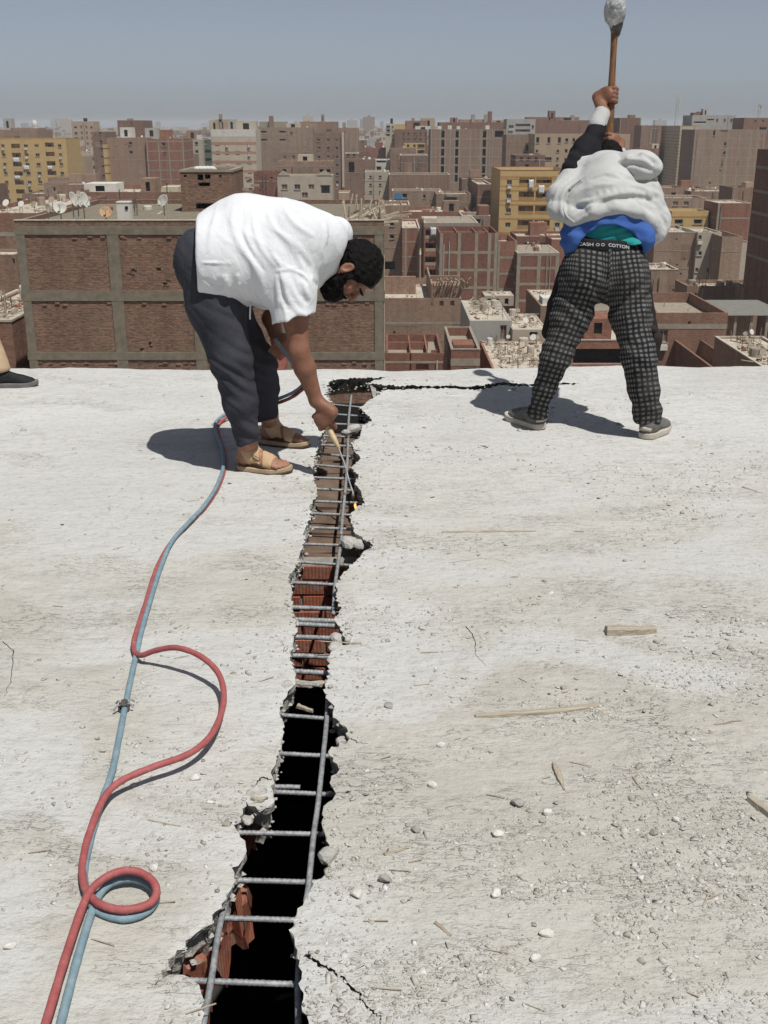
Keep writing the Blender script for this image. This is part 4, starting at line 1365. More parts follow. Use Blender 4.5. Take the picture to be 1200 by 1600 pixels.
# ---------------------------------------------------------------- right side
building('brick_house', 'brick house with walled roof terrace right of the right trouser leg', 1016, 1138, 489, 110, 'redbrown', yback=457, clutter=6, parapet=1.7, beams=(510,), beam_h=.5, win=[((1040,), (525,), 13, 20, 'win')], partition=[(.08, .28, .62, .66, 2.4), (.28, .3, .6, .98, 2.4)])
building('brick_house', 'roofless brown brick yard at the lower right beyond the edge', 1136, 1232, 592, 92, 'redbrown', yback=516, clutter=3, parapet=1.6, partition=[(.5, .53, .3, .98, 1.6)])
building('brick_house', 'rubble roofed brown house at the lower right corner', 1212, 1300, 588, 86, 'brown', yback=527, clutter=60, parapet=.1, pcol='roof')
building('low_house', 'long brown brick house with cluttered parapet at right', 1074, 1166, 447, 150, 'brown', yback=437, clutter=26, parapet=.5)
building('low_house', 'brown brick house at the right edge behind the corrugated roof', 1163, 1260, 450, 146, 'brown2', yback=437, clutter=12, parapet=.5)
building('low_house', 'low brown house with pale roof right of the checked trousers', 1005, 1060, 422, 165, 'brown2', yback=412, clutter=10, parapet=.2, pcol='roof')
building('brick_block', 'tall blank brown wall right of the blue shirt', 1024, 1090, 363.5, 190, 'brown2', dep=14, clutter=12, parapet=.4, beams=(392, 420), beam_h=.15, pcol='roof')
building('apartment_block', 'pale house with small square windows and torn plaster at right', 1090.5, 1128, 363, 189, 'beige', dep=10, clutter=4, parapet=.3, win=[((1094.5,), (371,), 5, 7, 'win'), ((1090, 1097, 1115), (396,), 5, 6.5, 'win'), ((1094.5, 1113), (422,), 5, 7, 'win')])
building('brick_block', 'narrow brown block with raised parapet right of the pale house', 1129, 1161, 370, 183, 'brown2', yback=360, clutter=2, parapet=1.2, beams=(393,), beam_h=.15)
building('brick_block', 'tall dark brick block at the right edge in its own shade', 1270, 1420, 238, 128, 'redbrown', dep=19, clutter=6, beams=(270, 312, 350, 390, 425), cols=(1271, 1320), col_w=.4)
building('brick_block', 'red brick block in front of the tall brown block at right', 1122, 1173, 318, 236, 'red', yback=313, clutter=4, parapet=.1, pcol='roof', cols=(1124,), beams=(341,), beam_h=.3)
building('low_house', 'low yellow house with two dark windows right of the white hood', 1050, 1108, 330, 240, 'yellow', dep=8, clutter=6, parapet=.6, beams=(339,), cc='ochre', beam_h=.3, win=[((1062, 1092), (346.5,), 14, 7.5, 'dark')])
building('low_house', 'low grey brown house with white shutters above the yellow house', 1036, 1104, 310, 275, 'brown2', dep=12, clutter=10, pcol='roof', win=[((1056, 1073), (318,), 8, 7, 'win')])
building('brick_block', 'small brown block beneath the tall brown block at right', 1145, 1178, 293, 300, 'brown', dep=12, clutter=8, parapet=.6, rooms=[(1166, 1178, 285, 2, 4, 'tan')])
building('low_house', 'brown clutter roofed houses at the foot of the tall brown block', 1080, 1150, 299, 320, 'brown', dep=16, clutter=30)
building('tower_block', 'tall brown block with pale grid lines at the right', 1086, 1197, 202.5, 385, 'brown2', dep=17, clutter=12, parapet=.8, beams=(217, 231.5, 246, 260, 274, 288.5), cols=(1087, 1101, 1119, 1138, 1157, 1175), beam_h=.28, col_w=.35,
         win=[((1117,), (208,), 5, 9, 'dark'), ((1135.5,), (225, 239), 4, 5.5, 'dark'), ((1133.5, 1158), (252, 257.5), 2.6, 2.6, 'dark'), ((1131.5,), (266.5,), 3.2, 2.6, 'dark'), ((1118,), (286,), 5, 4, 'dark'), ((1132,), (204.6,), 13, 1.8, 'dark')])
building('tower_block', 'dark side of a balconied tower with a yellow front strip right of the hood', 1063, 1092, 197, 410, 'cream', dep=36, clutter=6, pcol='yellow', beams=(206, 211, 216, 221, 226, 231, 236, 241, 246, 251, 256, 261, 266, 271, 276, 281, 286, 291, 296), beam_h=.18, cc='ochre')
for k, yy in enumerate((212, 226, 240, 254, 268, 282)):
    pass
building('apartment_block', 'dark brown flats with pink balconies behind the white hood', 1028, 1058, 197, 440, 'shade', dep=18, clutter=10, win=[((1035, 1044), (205, 216, 228, 240, 252, 264, 276, 288), 4, 6, 'dark')], balc=[(1051, 1057.5, (210, 222, 234, 246, 258, 270, 282, 294), 8, 'band')])
building('apartment_block', 'pinkish flats with tiny balconies behind the white hood', 1000, 1030, 232, 330, 'redbrown', dep=10, clutter=6, balc=[(1024, 1029.5, (248, 260, 272, 284), 6, 'band')], rooms=[(1019, 1030, 225, 2, 4, 'cream', 1)])
building('brick_block', 'brown skyline tower right of the hammer handle', 969, 1002, 184, 460, 'redbrown', dep=12, clutter=3, rooms=[(983, 993, 179.5, 3, 3, 'brown')], cols=(970, 1001), col_w=.3)
building('brick_block', 'brown skyline block between the hammer and the antenna mast', 1002.5, 1034, 196, 430, 'brown', dep=12, clutter=5, win=[((1024,), (215,), 10, 34, 'shut')])
building('apartment_block', 'grey skyline flats with open top floor at right', 1082, 1150, 180, 450, 'grey', dep=14, clutter=6, rooms=[(1084, 1094, 176, 2, 5, 'redbrown'), (1099, 1107, 170, 3, 3, 'grey', 1), (1092, 1100, 174.5, 5, 4, 'brown')],
         win=[((1121.5, 1133, 1143.5), (187.5,), 3, 3.6, 'dark'), ((1111,), (187,), 12, 2.4, 'dark')], balc=[(1085, 1104, (192,), 4.5, 'white')])
building('brick_block', 'brown skyline block with a thin antenna at the right edge', 1163, 1240, 184, 430, 'redbrown', dep=14, clutter=6, win=[((1181, 1193), (189,), 3.2, 3.2, 'dark'), ((1194,), (203,), 14, 10, 'dark')])

# antenna masts
def mast(label, xp, y0, y1, Y, wd):
    a, b = at(xp, y0, Y), at(xp, y1, Y)
    root = empty('antenna_mast', (a.x, Y, a.z), label, 'antenna mast')
    m = MB()
    n = 9
    for k in range(3):
        t = 2 * math.pi * k / 3
        m.bar((a.x + wd * math.cos(t), Y + wd * math.sin(t), a.z), (a.x + wd * .5 * math.cos(t), Y + wd * .5 * math.sin(t), b.z), .06, 5)
    for i in range(n):
        z0, z1 = a.z + (b.z - a.z) * i / n, a.z + (b.z - a.z) * (i + 1) / n
        for k in range(3):
            t, u = 2 * math.pi * k / 3, 2 * math.pi * (k + 1) / 3
            w0, w1 = wd * (1 - .5 * i / n), wd * (1 - .5 * (i + 1) / n)
            m.bar((a.x + w0 * math.cos(t), Y + w0 * math.sin(t), z0), (a.x + w1 * math.cos(u), Y + w1 * math.sin(u), z1), .04, 4)
    m.build('lattice', M['metal'], root)
    for k in range(4):
        z = a.z + (b.z - a.z) * (.55 + .11 * k)
        m = MB()
        s = (-1) ** k
        m.box(a.x + s * wd * .8, a.x + s * wd * .8 + .35, Y - .3, Y + .1, z, z + 1.5)
        m.build('antenna_panel', M['white'], root)
mast('lattice antenna mast with panels standing right of the hammer', 1055.5, 199, 146, 450, .8)
mast('thin antenna mast on the skyline at the right edge', 1185, 186, 163, 432, .5)

# corrugated roof at right
a, b = at(1118, 495, 118), at(1235, 495, 118)
zc = a.z
root = empty('corrugated_shed', (a.x, 118, GZ), 'open shed with a grey corrugated roof at right', 'shed')
m = MB()
n = 70
zb2 = zc + .0
dy = ((zc - CAMZ) / ray(600, 471).z * ray(600, 471).y) - 118
vs = []
for j in range(2):
    for i in range(n * 2 + 1):
        vs.append((a.x + (b.x - a.x) * i / (n * 2), 118 + dy * j, zc + .10 * (i % 2) + .1))
m.add(vs, [(i, i + 1, n * 2 + 1 + i + 1, n * 2 + 1 + i) for i in range(n * 2)])
m.build('corrugated_roof', M['metal'], root)
m = MB()
m.box(a.x + .3, b.x, 118 + dy - .4, 118 + dy, GZ, zc)
m.build('back_wall', M['brown'], root)
for k in range(5):
    m = MB()
    xx = a.x + .6 + (b.x - a.x - 1.2) * k / 4
    m.box(xx - .15, xx + .15, 118.3, 118.6, GZ, zc + .05)
    m.build('post', M['conc'], root)
FOOT.append((a.x, b.x, 118, 118 + dy))

# washing on balconies
def laundry(label, xp, yp, Y, wd, h, mat='cloth'):
    c = at(xp, yp, Y - .35)
    n = 7
    vs = []
    for j in range(5):
        for i in range(n):
            vs.append((c.x + wd * (i / (n - 1) - .5), Y - .35 + .07 * math.sin(i * 2.1 + j * .6), c.z + h * (.5 - j / 4) * (1 - .25 * abs(math.sin(i * 1.3)))))
    fs = [(j * n + i, j * n + i + 1, (j + 1) * n + i + 1, (j + 1) * n + i) for j in range(4) for i in range(n - 1)]
    o = mesh_obj('washing', vs, fs, M[mat], None, True)
    md = o.modifiers.new('thick', 'SOLIDIFY')
    md.thickness = .02
    return tag(o, label, 'laundry')
laundry('white washing on the upper left balcony of the yellow flats', 25, 250, 380, 2.0, 1.6)
laundry('white washing below the upper left balcony of the yellow flats', 27, 277, 380, 1.9, 1.2)
laundry('white sheet at a middle window of the yellow flats', 41, 262, 380, 2.0, 1.6)
laundry('white washing on the right balcony of the yellow flats', 78, 262, 380, 1.6, 1.2)
laundry('white washing on the top left balcony of the ochre flats', 830, 288, 240, 1.0, 2.2)
laundry('white shirts on the top right balcony of the ochre flats', 846, 296, 240, 1.2, 2.0)
laundry('white washing on the lower right balcony of the ochre flats', 845, 352, 240, 1.2, 2.0)
laundry('pale washing on the upper balcony of the brick laundry house', 680, 362, 192, 1.6, 1.7)

# roof dishes at middle distance
for k, (xp, yp, Y, lab) in enumerate(((545, 295, 180, ''), (702, 288, 300, ''), (816, 285, 290, ''))):
    pass

# ---------------------------------------------------------------- infill and distance
ir = random.Random(77)
def free(x0, x1, y0, y1, pad=3.0):
    return all(x1 + pad < f[0] or x0 - pad > f[1] or y1 + pad < f[2] or y0 - pad > f[3] for f in FOOT)
cnt = 0
tries = 0
INFILL = []
while cnt < 170 and tries < 9000:
    tries += 1
    Y = 120 + 480 * ir.random() ** .8
    half = .40 * Y + 15
    xc = ir.uniform(-half, half)
    wx, wy = ir.uniform(9, 16), ir.uniform(9, 16)
    if not free(xc - wx / 2, xc + wx / 2, Y, Y + wy):
        continue
    lim = -24 if Y < 170 else (-19 if Y < 260 else (-14 if Y < 380 else -9))
    zt = lim + ir.uniform(-4, 1.5)
    wall = ir.choice(['brown', 'brown', 'brown2', 'redbrown', 'red', 'beige', 'tan'])
    root = empty('city_block', (xc, Y, GZ), 'brown brick block tucked among the crowded city roofs', 'building', 'blocks among the crowded roofs')
    FOOT.append((xc - wx / 2, xc + wx / 2, Y, Y + wy))
    X0, X1, YB = xc - wx / 2, xc + wx / 2, Y + wy
    holes = []
    nfl = 3
    for fl in range(nfl):
        for q in range(3):
            if ir.random() < .7:
                xx = X0 + wx * (.2 + .3 * q)
                zz = zt - 1.9 - fl * 3
                holes.append((xx - .6, xx + .6, zz - .6, zz + .7, .25))
    m = holed_wall(X0, X1, Y, GZ, zt, holes)
    zr = zt - .5
    m.add([(X0, Y, GZ), (X0, YB, GZ), (X0, YB, zt), (X0, Y, zt), (X1, Y, GZ), (X1, YB, GZ), (X1, YB, zt), (X1, Y, zt)], [(1, 0, 3, 2), (4, 5, 6, 7), (5, 1, 2, 6)])
    t = .2
    m.add([(X0, Y, zt), (X1, Y, zt), (X1, YB, zt), (X0, YB, zt), (X0 + t, Y + t, zt), (X1 - t, Y + t, zt), (X1 - t, YB - t, zt), (X0 + t, YB - t, zt),
           (X0 + t, Y + t, zr), (X1 - t, Y + t, zr), (X1 - t, YB - t, zr), (X0 + t, YB - t, zr)],
          [(0, 1, 5, 4), (1, 2, 6, 5), (2, 3, 7, 6), (3, 0, 4, 7), (4, 5, 9, 8), (5, 6, 10, 9), (6, 7, 11, 10), (7, 4, 8, 11)])
    m.build('wall', M[wall], root)
    m = MB()
    m.add([(X0 + t, Y + t, zr), (X1 - t, Y + t, zr), (X1 - t, YB - t, zr), (X0 + t, YB - t, zr)], [(0, 1, 2, 3)])
    m.build('roof', M['roof'], root)
    for h in holes:
        place_piece('window', ir.choice(ME_WIN), root, ((h[0] + h[1]) / 2, Y + .22, (h[2] + h[3]) / 2), (h[1] - h[0], 1, h[3] - h[2]))
    rubble_part(root, X0 + 1, X1 - 1, Y + 1, YB - 1, zr, 10, cnt)
    if ir.random() < .5:
        piece('roof_room', root, xc - 2, xc + 1.5, YB - 5, YB - 1.5, zr, zr + 2.6, wall)
    BOXES.append((X0, X1, Y, YB, GZ, zt - .25))
    INFILL.append((root, wall, (X0, X1, Y, YB, zr, zt)))
    cnt += 1

# the far city, one hazy mass
def far_city():
    r = random.Random(5)
    m = MB()
    mats = [M['brown2'], M['beige'], M['redbrown'], M['grey'], M['dark']]
    for k in range(2600):
        Y = 640 + 3600 * r.random() ** 1.6
        x = r.uniform(-.42, .42) * Y * 1.1
        wd, dp = r.uniform(9, 22), r.uniform(9, 20)
        h = r.choice((12, 15, 18, 21, 24, 27)) + r.uniform(0, 2)
        if Y > 1500 and r.random() < .04:
            h = r.uniform(34, 46)
        if Y < 1000:
            h = min(h, 24)
        m.cur = r.choice((0, 0, 1, 2, 3, 1))
        m.box(x - wd / 2, x + wd / 2, Y, Y + dp, GZ, GZ + h)
        m.box(x - 2, x + 2, Y + 3, Y + 7, GZ + h, GZ + h + 2.5)
        if Y < 1500:
            c = m.cur
            m.cur = 4
            nf = int(h / 3)
            for f in range(max(0, nf - 4), nf):
                for q in range(int(wd / 3)):
                    if r.random() < .7:
                        xx = x - wd / 2 + 1.5 + 3 * q
                        zz = GZ + f * 3 + 1.2
                        m.add([(xx - .6, Y - .05, zz), (xx + .6, Y - .05, zz), (xx + .6, Y - .05, zz + 1.2), (xx - .6, Y - .05, zz + 1.2)], [(0, 1, 2, 3)])
            m.cur = c
    o = m.build('distant_city', mats)
    tag(o, 'hazy mass of far off city blocks along the horizon', 'city', None, 'stuff')
far_city()
# faint cluster of towers on the horizon and a minaret
for k, (xp, yt) in enumerate(((84, 192), (92, 189), (98, 189), (103, 193))):
    Y = 2300
    a = at(xp, yt, Y)
    root = empty('far_tower', (a.x, Y, GZ), ('leftmost', 'second', 'third', 'rightmost')[k] + ' of four faint towers on the hazy left horizon', 'tower', 'faint towers on the horizon')
    m = MB()
    m.box(a.x - 4.5, a.x + 4.5, Y, Y + 12, GZ, a.z)
    m.build('shaft', M['grey'], root)
    m = MB()
    m.box(a.x - 2.5, a.x + 2.5, Y + 2, Y + 8, a.z, a.z + 4)
    m.build('roof_room', M['grey'], root)
a = at(53.5, 188, 900)
root = empty('minaret', (a.x, 900, GZ), 'pale domed turret on the left horizon behind the yellow flats', 'turret')
m = MB()
m.lathe([(2.0, GZ), (2.0, a.z - 6), (2.6, a.z - 5.8), (2.6, a.z - 5)], (a.x, 900, 0), (0, 0, 1), 12)
m.build('shaft', M['white'], root)
m = MB()
m.lathe([(2.0, a.z - 5), (2.3, a.z - 3.5), (2.0, a.z - 1.6), (.9, a.z - .3), (.1, a.z + .6)], (a.x, 900, 0), (0, 0, 1), 12)
m.build('dome', M['white'], root)

# ================================================================== PEOPLE (grown from distance fields)
def A3(v):
    return np.array([v[0], v[1], v[2]], np.float32)


def unit(v):
    v = np.asarray(v, np.float32)
    return v / np.linalg.norm(v)


class Field:
    def __init__(s, lo, hi, h):
        s.lo = np.asarray(lo, np.float32)
        s.h = h
        s.n = np.ceil((np.asarray(hi) - np.asarray(lo)) / h).astype(int) + 1
        s.F = np.full(tuple(s.n), 0.2, np.float32)

    def sub(s, blo, bhi, pad):
        a = np.maximum(np.floor((np.asarray(blo) - pad - s.lo) / s.h).astype(int), 0)
        b = np.minimum(np.ceil((np.asarray(bhi) + pad - s.lo) / s.h).astype(int) + 1, s.n)
        if np.any(b <= a):
            return None
        sl = tuple(slice(a[i], b[i]) for i in range(3))
        ax = [s.lo[i] + s.h * np.arange(a[i], b[i], dtype=np.float32) for i in range(3)]
        X, Y, Z = np.meshgrid(*ax, indexing='ij', sparse=True)
        return sl, X, Y, Z

    def put(s, d, sl, k, op):
        f = s.F[sl]
        if op == 'add':
            if k > 0:
                hh = np.clip(0.5 + 0.5 * (f - d) / k, 0, 1)
                s.F[sl] = f + (d - f) * hh - k * hh * (1 - hh)
            else:
                s.F[sl] = np.minimum(f, d)
        elif op == 'cut':
            if k > 0:
                d = -d
                hh = np.clip(0.5 - 0.5 * (f - d) / k, 0, 1)
                s.F[sl] = f + (d - f) * hh + k * hh * (1 - hh)
            else:
                s.F[sl] = np.maximum(f, -d)

    def cap(s, a, b, r1, r2=None, k=0.02, op='add', flat=None, fl=1.0):
        """tapered capsule; flat = direction that is squeezed by fl"""
        a, b = A3(a), A3(b)
        r2 = r1 if r2 is None else r2
        R = max(r1, r2) * max(1.0, 1.0)
        q = s.sub(np.minimum(a, b) - R, np.maximum(a, b) + R, k + 3 * s.h)
        if q is None:
            return s
        sl, X, Y, Z = q
        d = b - a
        L2 = float(d @ d) + 1e-9
        px, py, pz = X - a[0], Y - a[1], Z - a[2]
        t = np.clip((px * d[0] + py * d[1] + pz * d[2]) / L2, 0, 1)
        ex, ey, ez = px - t * d[0], py - t * d[1], pz - t * d[2]
        if flat is not None:
            f = unit(flat)
            m = ex * f[0] + ey * f[1] + ez * f[2]
            g = (1.0 / fl - 1.0) * m
            ex, ey, ez = ex + g * f[0], ey + g * f[1], ez + g * f[2]
            r = r1 + (r2 - r1) * t
            D = (np.sqrt(ex * ex + ey * ey + ez * ez) - r) * min(1.0, fl + .15)
        else:
            D = np.sqrt(ex * ex + ey * ey + ez * ez) - (r1 + (r2 - r1) * t)
        s.put(D, sl, k, op)
        return s

    def ell(s, c, r, k=0.02, op='add', R=None):
        c, r = A3(c), np.asarray(r, np.float32)
        m = float(r.max())
        q = s.sub(c - m, c + m, k + 3 * s.h)
        if q is None:
            return s
        sl, X, Y, Z = q
        px, py, pz = X - c[0], Y - c[1], Z - c[2]
        if R is not None:
            ax = [unit(v) for v in R]
            px, py, pz = [px * v[0] + py * v[1] + pz * v[2] for v in ax]
        k0 = np.sqrt((px / r[0]) ** 2 + (py / r[1]) ** 2 + (pz / r[2]) ** 2) + 1e-6
        k1 = np.sqrt((px / r[0] ** 2) ** 2 + (py / r[1] ** 2) ** 2 + (pz / r[2] ** 2) ** 2) + 1e-6
        s.put(k0 * (k0 - 1) / k1, sl, k, op)
        return s

    def chain(s, pts, rad, k=0.02, **kw):
        for i in range(len(pts) - 1):
            s.cap(pts[i], pts[i + 1], rad[i], rad[i + 1], k, **kw)
        return s

    def plane(s, p, n, k=0.0, blo=None, bhi=None):
        """cut away the side the normal points to"""
        p, n = A3(p), unit(n)
        q = s.sub(s.lo if blo is None else blo, s.lo + s.h * s.n if bhi is None else bhi, 0)
        if q is None:
            return s
        sl, X, Y, Z = q
        d = (X - p[0]) * n[0] + (Y - p[1]) * n[1] + (Z - p[2]) * n[2]
        s.put(-d, sl, k, 'cut')
        return s

    def warp(s, fn, band=0.05):
        """push the surface out or in where it runs"""
        m = np.abs(s.F) < band
        i = np.argwhere(m)
        p = s.lo + i.astype(np.float32) * s.h
        s.F[m] += fn(p[:, 0], p[:, 1], p[:, 2]).astype(np.float32)
        return s

    def hit(s, px, py):
        """first surface point along the line of sight"""
        d = np.array(ray(px, py)[:], np.float32)
        d /= np.linalg.norm(d)
        o_ = np.array((0, 0, CAMZ), np.float32)
        ts = np.arange(4.3, 7.2, s.h * .5, dtype=np.float32)
        P = o_ + ts[:, None] * d
        i = np.round((P - s.lo) / s.h).astype(int)
        ok = ((i >= 0) & (i < s.n)).all(1)
        v = np.full(len(ts), 1.0, np.float32)
        v[ok] = s.F[i[ok, 0], i[ok, 1], i[ok, 2]]
        w = np.argmax(v < 0)
        return (P[w], d) if v[w] < 0 else None

    def fold(s, pix, w=.010, h=.006, n=5):
        """a crease along a line seen on the surface: h > 0 ridge, h < 0 valley, fading at both ends"""
        hs_ = []
        for q in catmull([Vector((x, y, 0)) for x, y in pix], n):
            h_ = s.hit(q.x, q.y)
            if h_ is not None:
                hs_.append(h_[0])
        if len(hs_) < 3:
            return s
        P = np.array(hs_)
        sub_ = s.sub(P.min(0), P.max(0), 3.2 * w)
        if sub_ is None:
            return s
        sl, X, Y, Z = sub_
        best = np.full(s.F[sl].shape, 9.0, np.float32)
        amp = np.zeros_like(best)
        m_ = len(P)
        for i in range(m_ - 1):
            a, b = P[i], P[i + 1]
            e = b - a
            if np.linalg.norm(e) > .08:
                continue
            t = np.clip(((X - a[0]) * e[0] + (Y - a[1]) * e[1] + (Z - a[2]) * e[2]) / (float(e @ e) + 1e-9), 0, 1)
            dd = np.sqrt((X - a[0] - t * e[0]) ** 2 + (Y - a[1] - t * e[1]) ** 2 + (Z - a[2] - t * e[2]) ** 2)
            f = np.maximum(np.sin(math.pi * np.clip((i + t) / (m_ - 1), 0, 1)), 0) ** .7
            u = dd < best
            amp[u] = np.broadcast_to(f, best.shape)[u]
            best[u] = dd[u]
        s.F[sl] -= h * amp * (1.30 * np.exp(-(best / w) ** 1.4) - .30 * np.exp(-(best / (2.4 * w)) ** 2))
        return s

    def mesh(s):
        F = s.F
        F[0], F[-1], F[:, 0], F[:, -1], F[:, :, 0], F[:, :, -1] = .1, .1, .1, .1, .1, .1
        sg = F < 0
        c = np.zeros(tuple(s.n - 1), np.int8)
        for dx in (0, 1):
            for dy in (0, 1):
                for dz in (0, 1):
                    c += sg[dx:sg.shape[0] - 1 + dx, dy:sg.shape[1] - 1 + dy, dz:sg.shape[2] - 1 + dz]
        act = (c > 0) & (c < 8)
        idx = np.argwhere(act)
        vid = np.full(act.shape, -1, np.int32)
        vid[act] = np.arange(len(idx))
        cor = [(dx, dy, dz) for dx in (0, 1) for dy in (0, 1) for dz in (0, 1)]
        val = np.stack([F[idx[:, 0] + q[0], idx[:, 1] + q[1], idx[:, 2] + q[2]] for q in cor], 1)
        acc = np.zeros((len(idx), 3), np.float32)
        cn = np.zeros(len(idx), np.float32)
        for i in range(8):
            for j in range(i + 1, 8):
                df = [abs(cor[i][q] - cor[j][q]) for q in range(3)]
                if sum(df) != 1:
                    continue
                a, b = val[:, i], val[:, j]
                m = (a < 0) != (b < 0)
                t = np.where(m, a / (a - b + 1e-12), 0)[:, None]
                p = np.array(cor[i], np.float32) + (np.array(cor[j], np.float32) - np.array(cor[i], np.float32)) * t
                acc += np.where(m[:, None], p, 0)
                cn += m
        V = s.lo + (idx + acc / cn[:, None]) * s.h
        fs = []
        for ax in range(3):
            o1, o2 = (ax + 1) % 3, (ax + 2) % 3
            a = [slice(1, -1)] * 3
            b = [slice(1, -1)] * 3
            a[ax] = slice(0, -1)
            b[ax] = slice(1, None)
            A_, B_ = sg[tuple(a)], sg[tuple(b)]
            ii = np.argwhere(A_ != B_)
            if not len(ii):
                continue
            up = A_[tuple(ii.T)]
            base = ii.copy()
            base[:, o1] += 1
            base[:, o2] += 1
            def cell(d1, d2):
                q = base.copy()
                q[:, o1] += d1
                q[:, o2] += d2
                return vid[tuple(q.T)]
            quad = np.stack([cell(-1, -1), cell(0, -1), cell(0, 0), cell(-1, 0)], 1)
            quad = np.where(up[:, None], quad, quad[:, ::-1])
            fs.append(quad)
        Q = np.concatenate(fs)
        Q = Q[(Q >= 0).all(1)]
        return V, Q

    def build(s, name, mat, parent=None, relax=1, attr=None):
        V, Q = s.mesh()
        for _ in range(relax):
            S = np.zeros_like(V)
            cnt_ = np.zeros(len(V), np.float32)
            for i in range(4):
                a, b = Q[:, i], Q[:, (i + 1) % 4]
                for x_, y_ in ((a, b), (b, a)):
                    for q in range(3):
                        S[:, q] += np.bincount(x_, V[y_, q], len(V)).astype(np.float32)
                    cnt_ += np.bincount(x_, minlength=len(V))
            V = V * .5 + .5 * S / np.maximum(cnt_, 1)[:, None]
        me = bpy.data.meshes.new(name)
        me.vertices.add(len(V))
        me.vertices.foreach_set('co', V.astype(np.float32).ravel())
        me.loops.add(Q.size)
        me.loops.foreach_set('vertex_index', Q.astype(np.int32).ravel())
        me.polygons.add(len(Q))
        me.polygons.foreach_set('loop_start', np.arange(0, Q.size, 4, dtype=np.int32))
        me.polygons.foreach_set('use_smooth', np.ones(len(Q), bool))
        me.update(calc_edges=True)
        me.validate()
        if attr is not None:
            at_ = me.attributes.new('weave', 'FLOAT_VECTOR', 'POINT')
            at_.data.foreach_set('vector', attr(V).astype(np.float32).ravel())
        me.materials.append(mat)
        o = bpy.data.objects.new(name, me)
        link(o, parent)
        if parent is not None:
            o.matrix_parent_inverse = world_of(parent).inverted()
        return o


# ---- cloth and skin materials
def cloth(name, c1, c2, scale=9, rough=0.9, bump=0.25, crease=2.2):
    t = NT(name)
    p = t.pos()
    c = t.ramp(t.noise(p, scale, 5, 0.6), [(0.3, c1), (0.72, c2)])
    t.set(Base_Color=c, Roughness=rough, Specular_IOR_Level=0.15)
    cr = t.noise(t.mapping(p, (1, 1, .45), (0, 0, 0), (.3, .5, 0)), 17, 3, 0.5, 1.2)
    cr = t.math('ABSOLUTE', t.math('SUBTRACT', cr, 0.5))
    h = t.math('ADD', t.math('MULTIPLY', t.noise(p, 42, 4, 0.6), 0.5), t.math('MULTIPLY', t.math('MINIMUM', cr, 0.12), crease))
    t.set(Normal=t.bump(h, bump * 1.6, 0.008))
    return t.m


def skin_mat(name, c1, c2):
    t = NT(name)
    p = t.pos()
    n_ = t.noise(p, 26, 5, 0.6)
    c = t.ramp(n_, [(0.3, c1), (0.7, c2)])
    t.set(Base_Color=c, Roughness=0.55, Specular_IOR_Level=0.35, Subsurface_Weight=0.08, Subsurface_Scale=0.01)
    t.b.inputs['Subsurface Radius'].default_value = (1.0, 0.35, 0.2)
    t.set(Normal=t.bump(t.noise(p, 160, 4, 0.7), 0.25, 0.002))
    return t.m


M_SKIN = skin_mat('tanned_skin', (0.175, 0.078, 0.046), (0.245, 0.115, 0.072))
M_FOOT = skin_mat('dusty_foot_skin', (0.26, 0.125, 0.078), (0.35, 0.185, 0.125))
M_TEE = cloth('white_cotton', (0.62, 0.635, 0.655), (0.69, 0.70, 0.71), 6)
M_SLATE = cloth('slate_trousers', (0.032, 0.033, 0.041), (0.052, 0.053, 0.064), 7)
M_WHITEFLEECE = cloth('white_fleece', (0.40, 0.405, 0.395), (0.50, 0.50, 0.49), 5, 0.95)
M_BLACKJ = cloth('black_jersey', (0.010, 0.010, 0.013), (0.020, 0.020, 0.024), 7)
M_BLUE = cloth('blue_jersey', (0.035, 0.085, 0.28), (0.055, 0.125, 0.36), 7)
M_TEAL = cloth('teal_cotton', (0.020, 0.215, 0.215), (0.035, 0.30, 0.30), 7)
M_BAND = plain('black_elastic', (0.012, 0.012, 0.014), 0.8, 0.2)
M_LETTER = plain('white_letter', (0.62, 0.62, 0.62), 0.8, 0.2)
M_TAN = cloth('beige_trousers', (0.40, 0.29, 0.18), (0.50, 0.38, 0.25), 7)
M_HAIR = mottled('black_hair', (0.003, 0.0028, 0.0028), (0.008, 0.007, 0.0065), 60, 0.55, 0.9, 0.006, 220, 0.12)
M_BEARD = mottled('black_beard', (0.004, 0.003, 0.003), (0.010, 0.008, 0.007), 60, 0.7, 0.9, 0.004, 260, 0.1)
M_SOLE = mottled('tan_sole', (0.33, 0.24, 0.15), (0.43, 0.33, 0.22), 20, 0.9, 0.2)
M_STRAP = mottled('tan_leather', (0.43, 0.285, 0.165), (0.50, 0.345, 0.215), 20, 0.7, 0.3)
M_BROWNL = mottled('brown_leather', (0.075, 0.042, 0.028), (0.11, 0.065, 0.042), 20, 0.7, 0.3)
M_SHOE = mottled('grey_knit', (0.10, 0.10, 0.092), (0.17, 0.165, 0.15), 30, 0.9, 0.4, 0.004, 200)
M_SHOESOLE = mottled('pale_rubber', (0.40, 0.36, 0.30), (0.50, 0.46, 0.40), 16, 0.8, 0.2)
M_BSHOE = mottled('black_shoe', (0.010, 0.010, 0.011), (0.025, 0.025, 0.026), 30, 0.7, 0.3)


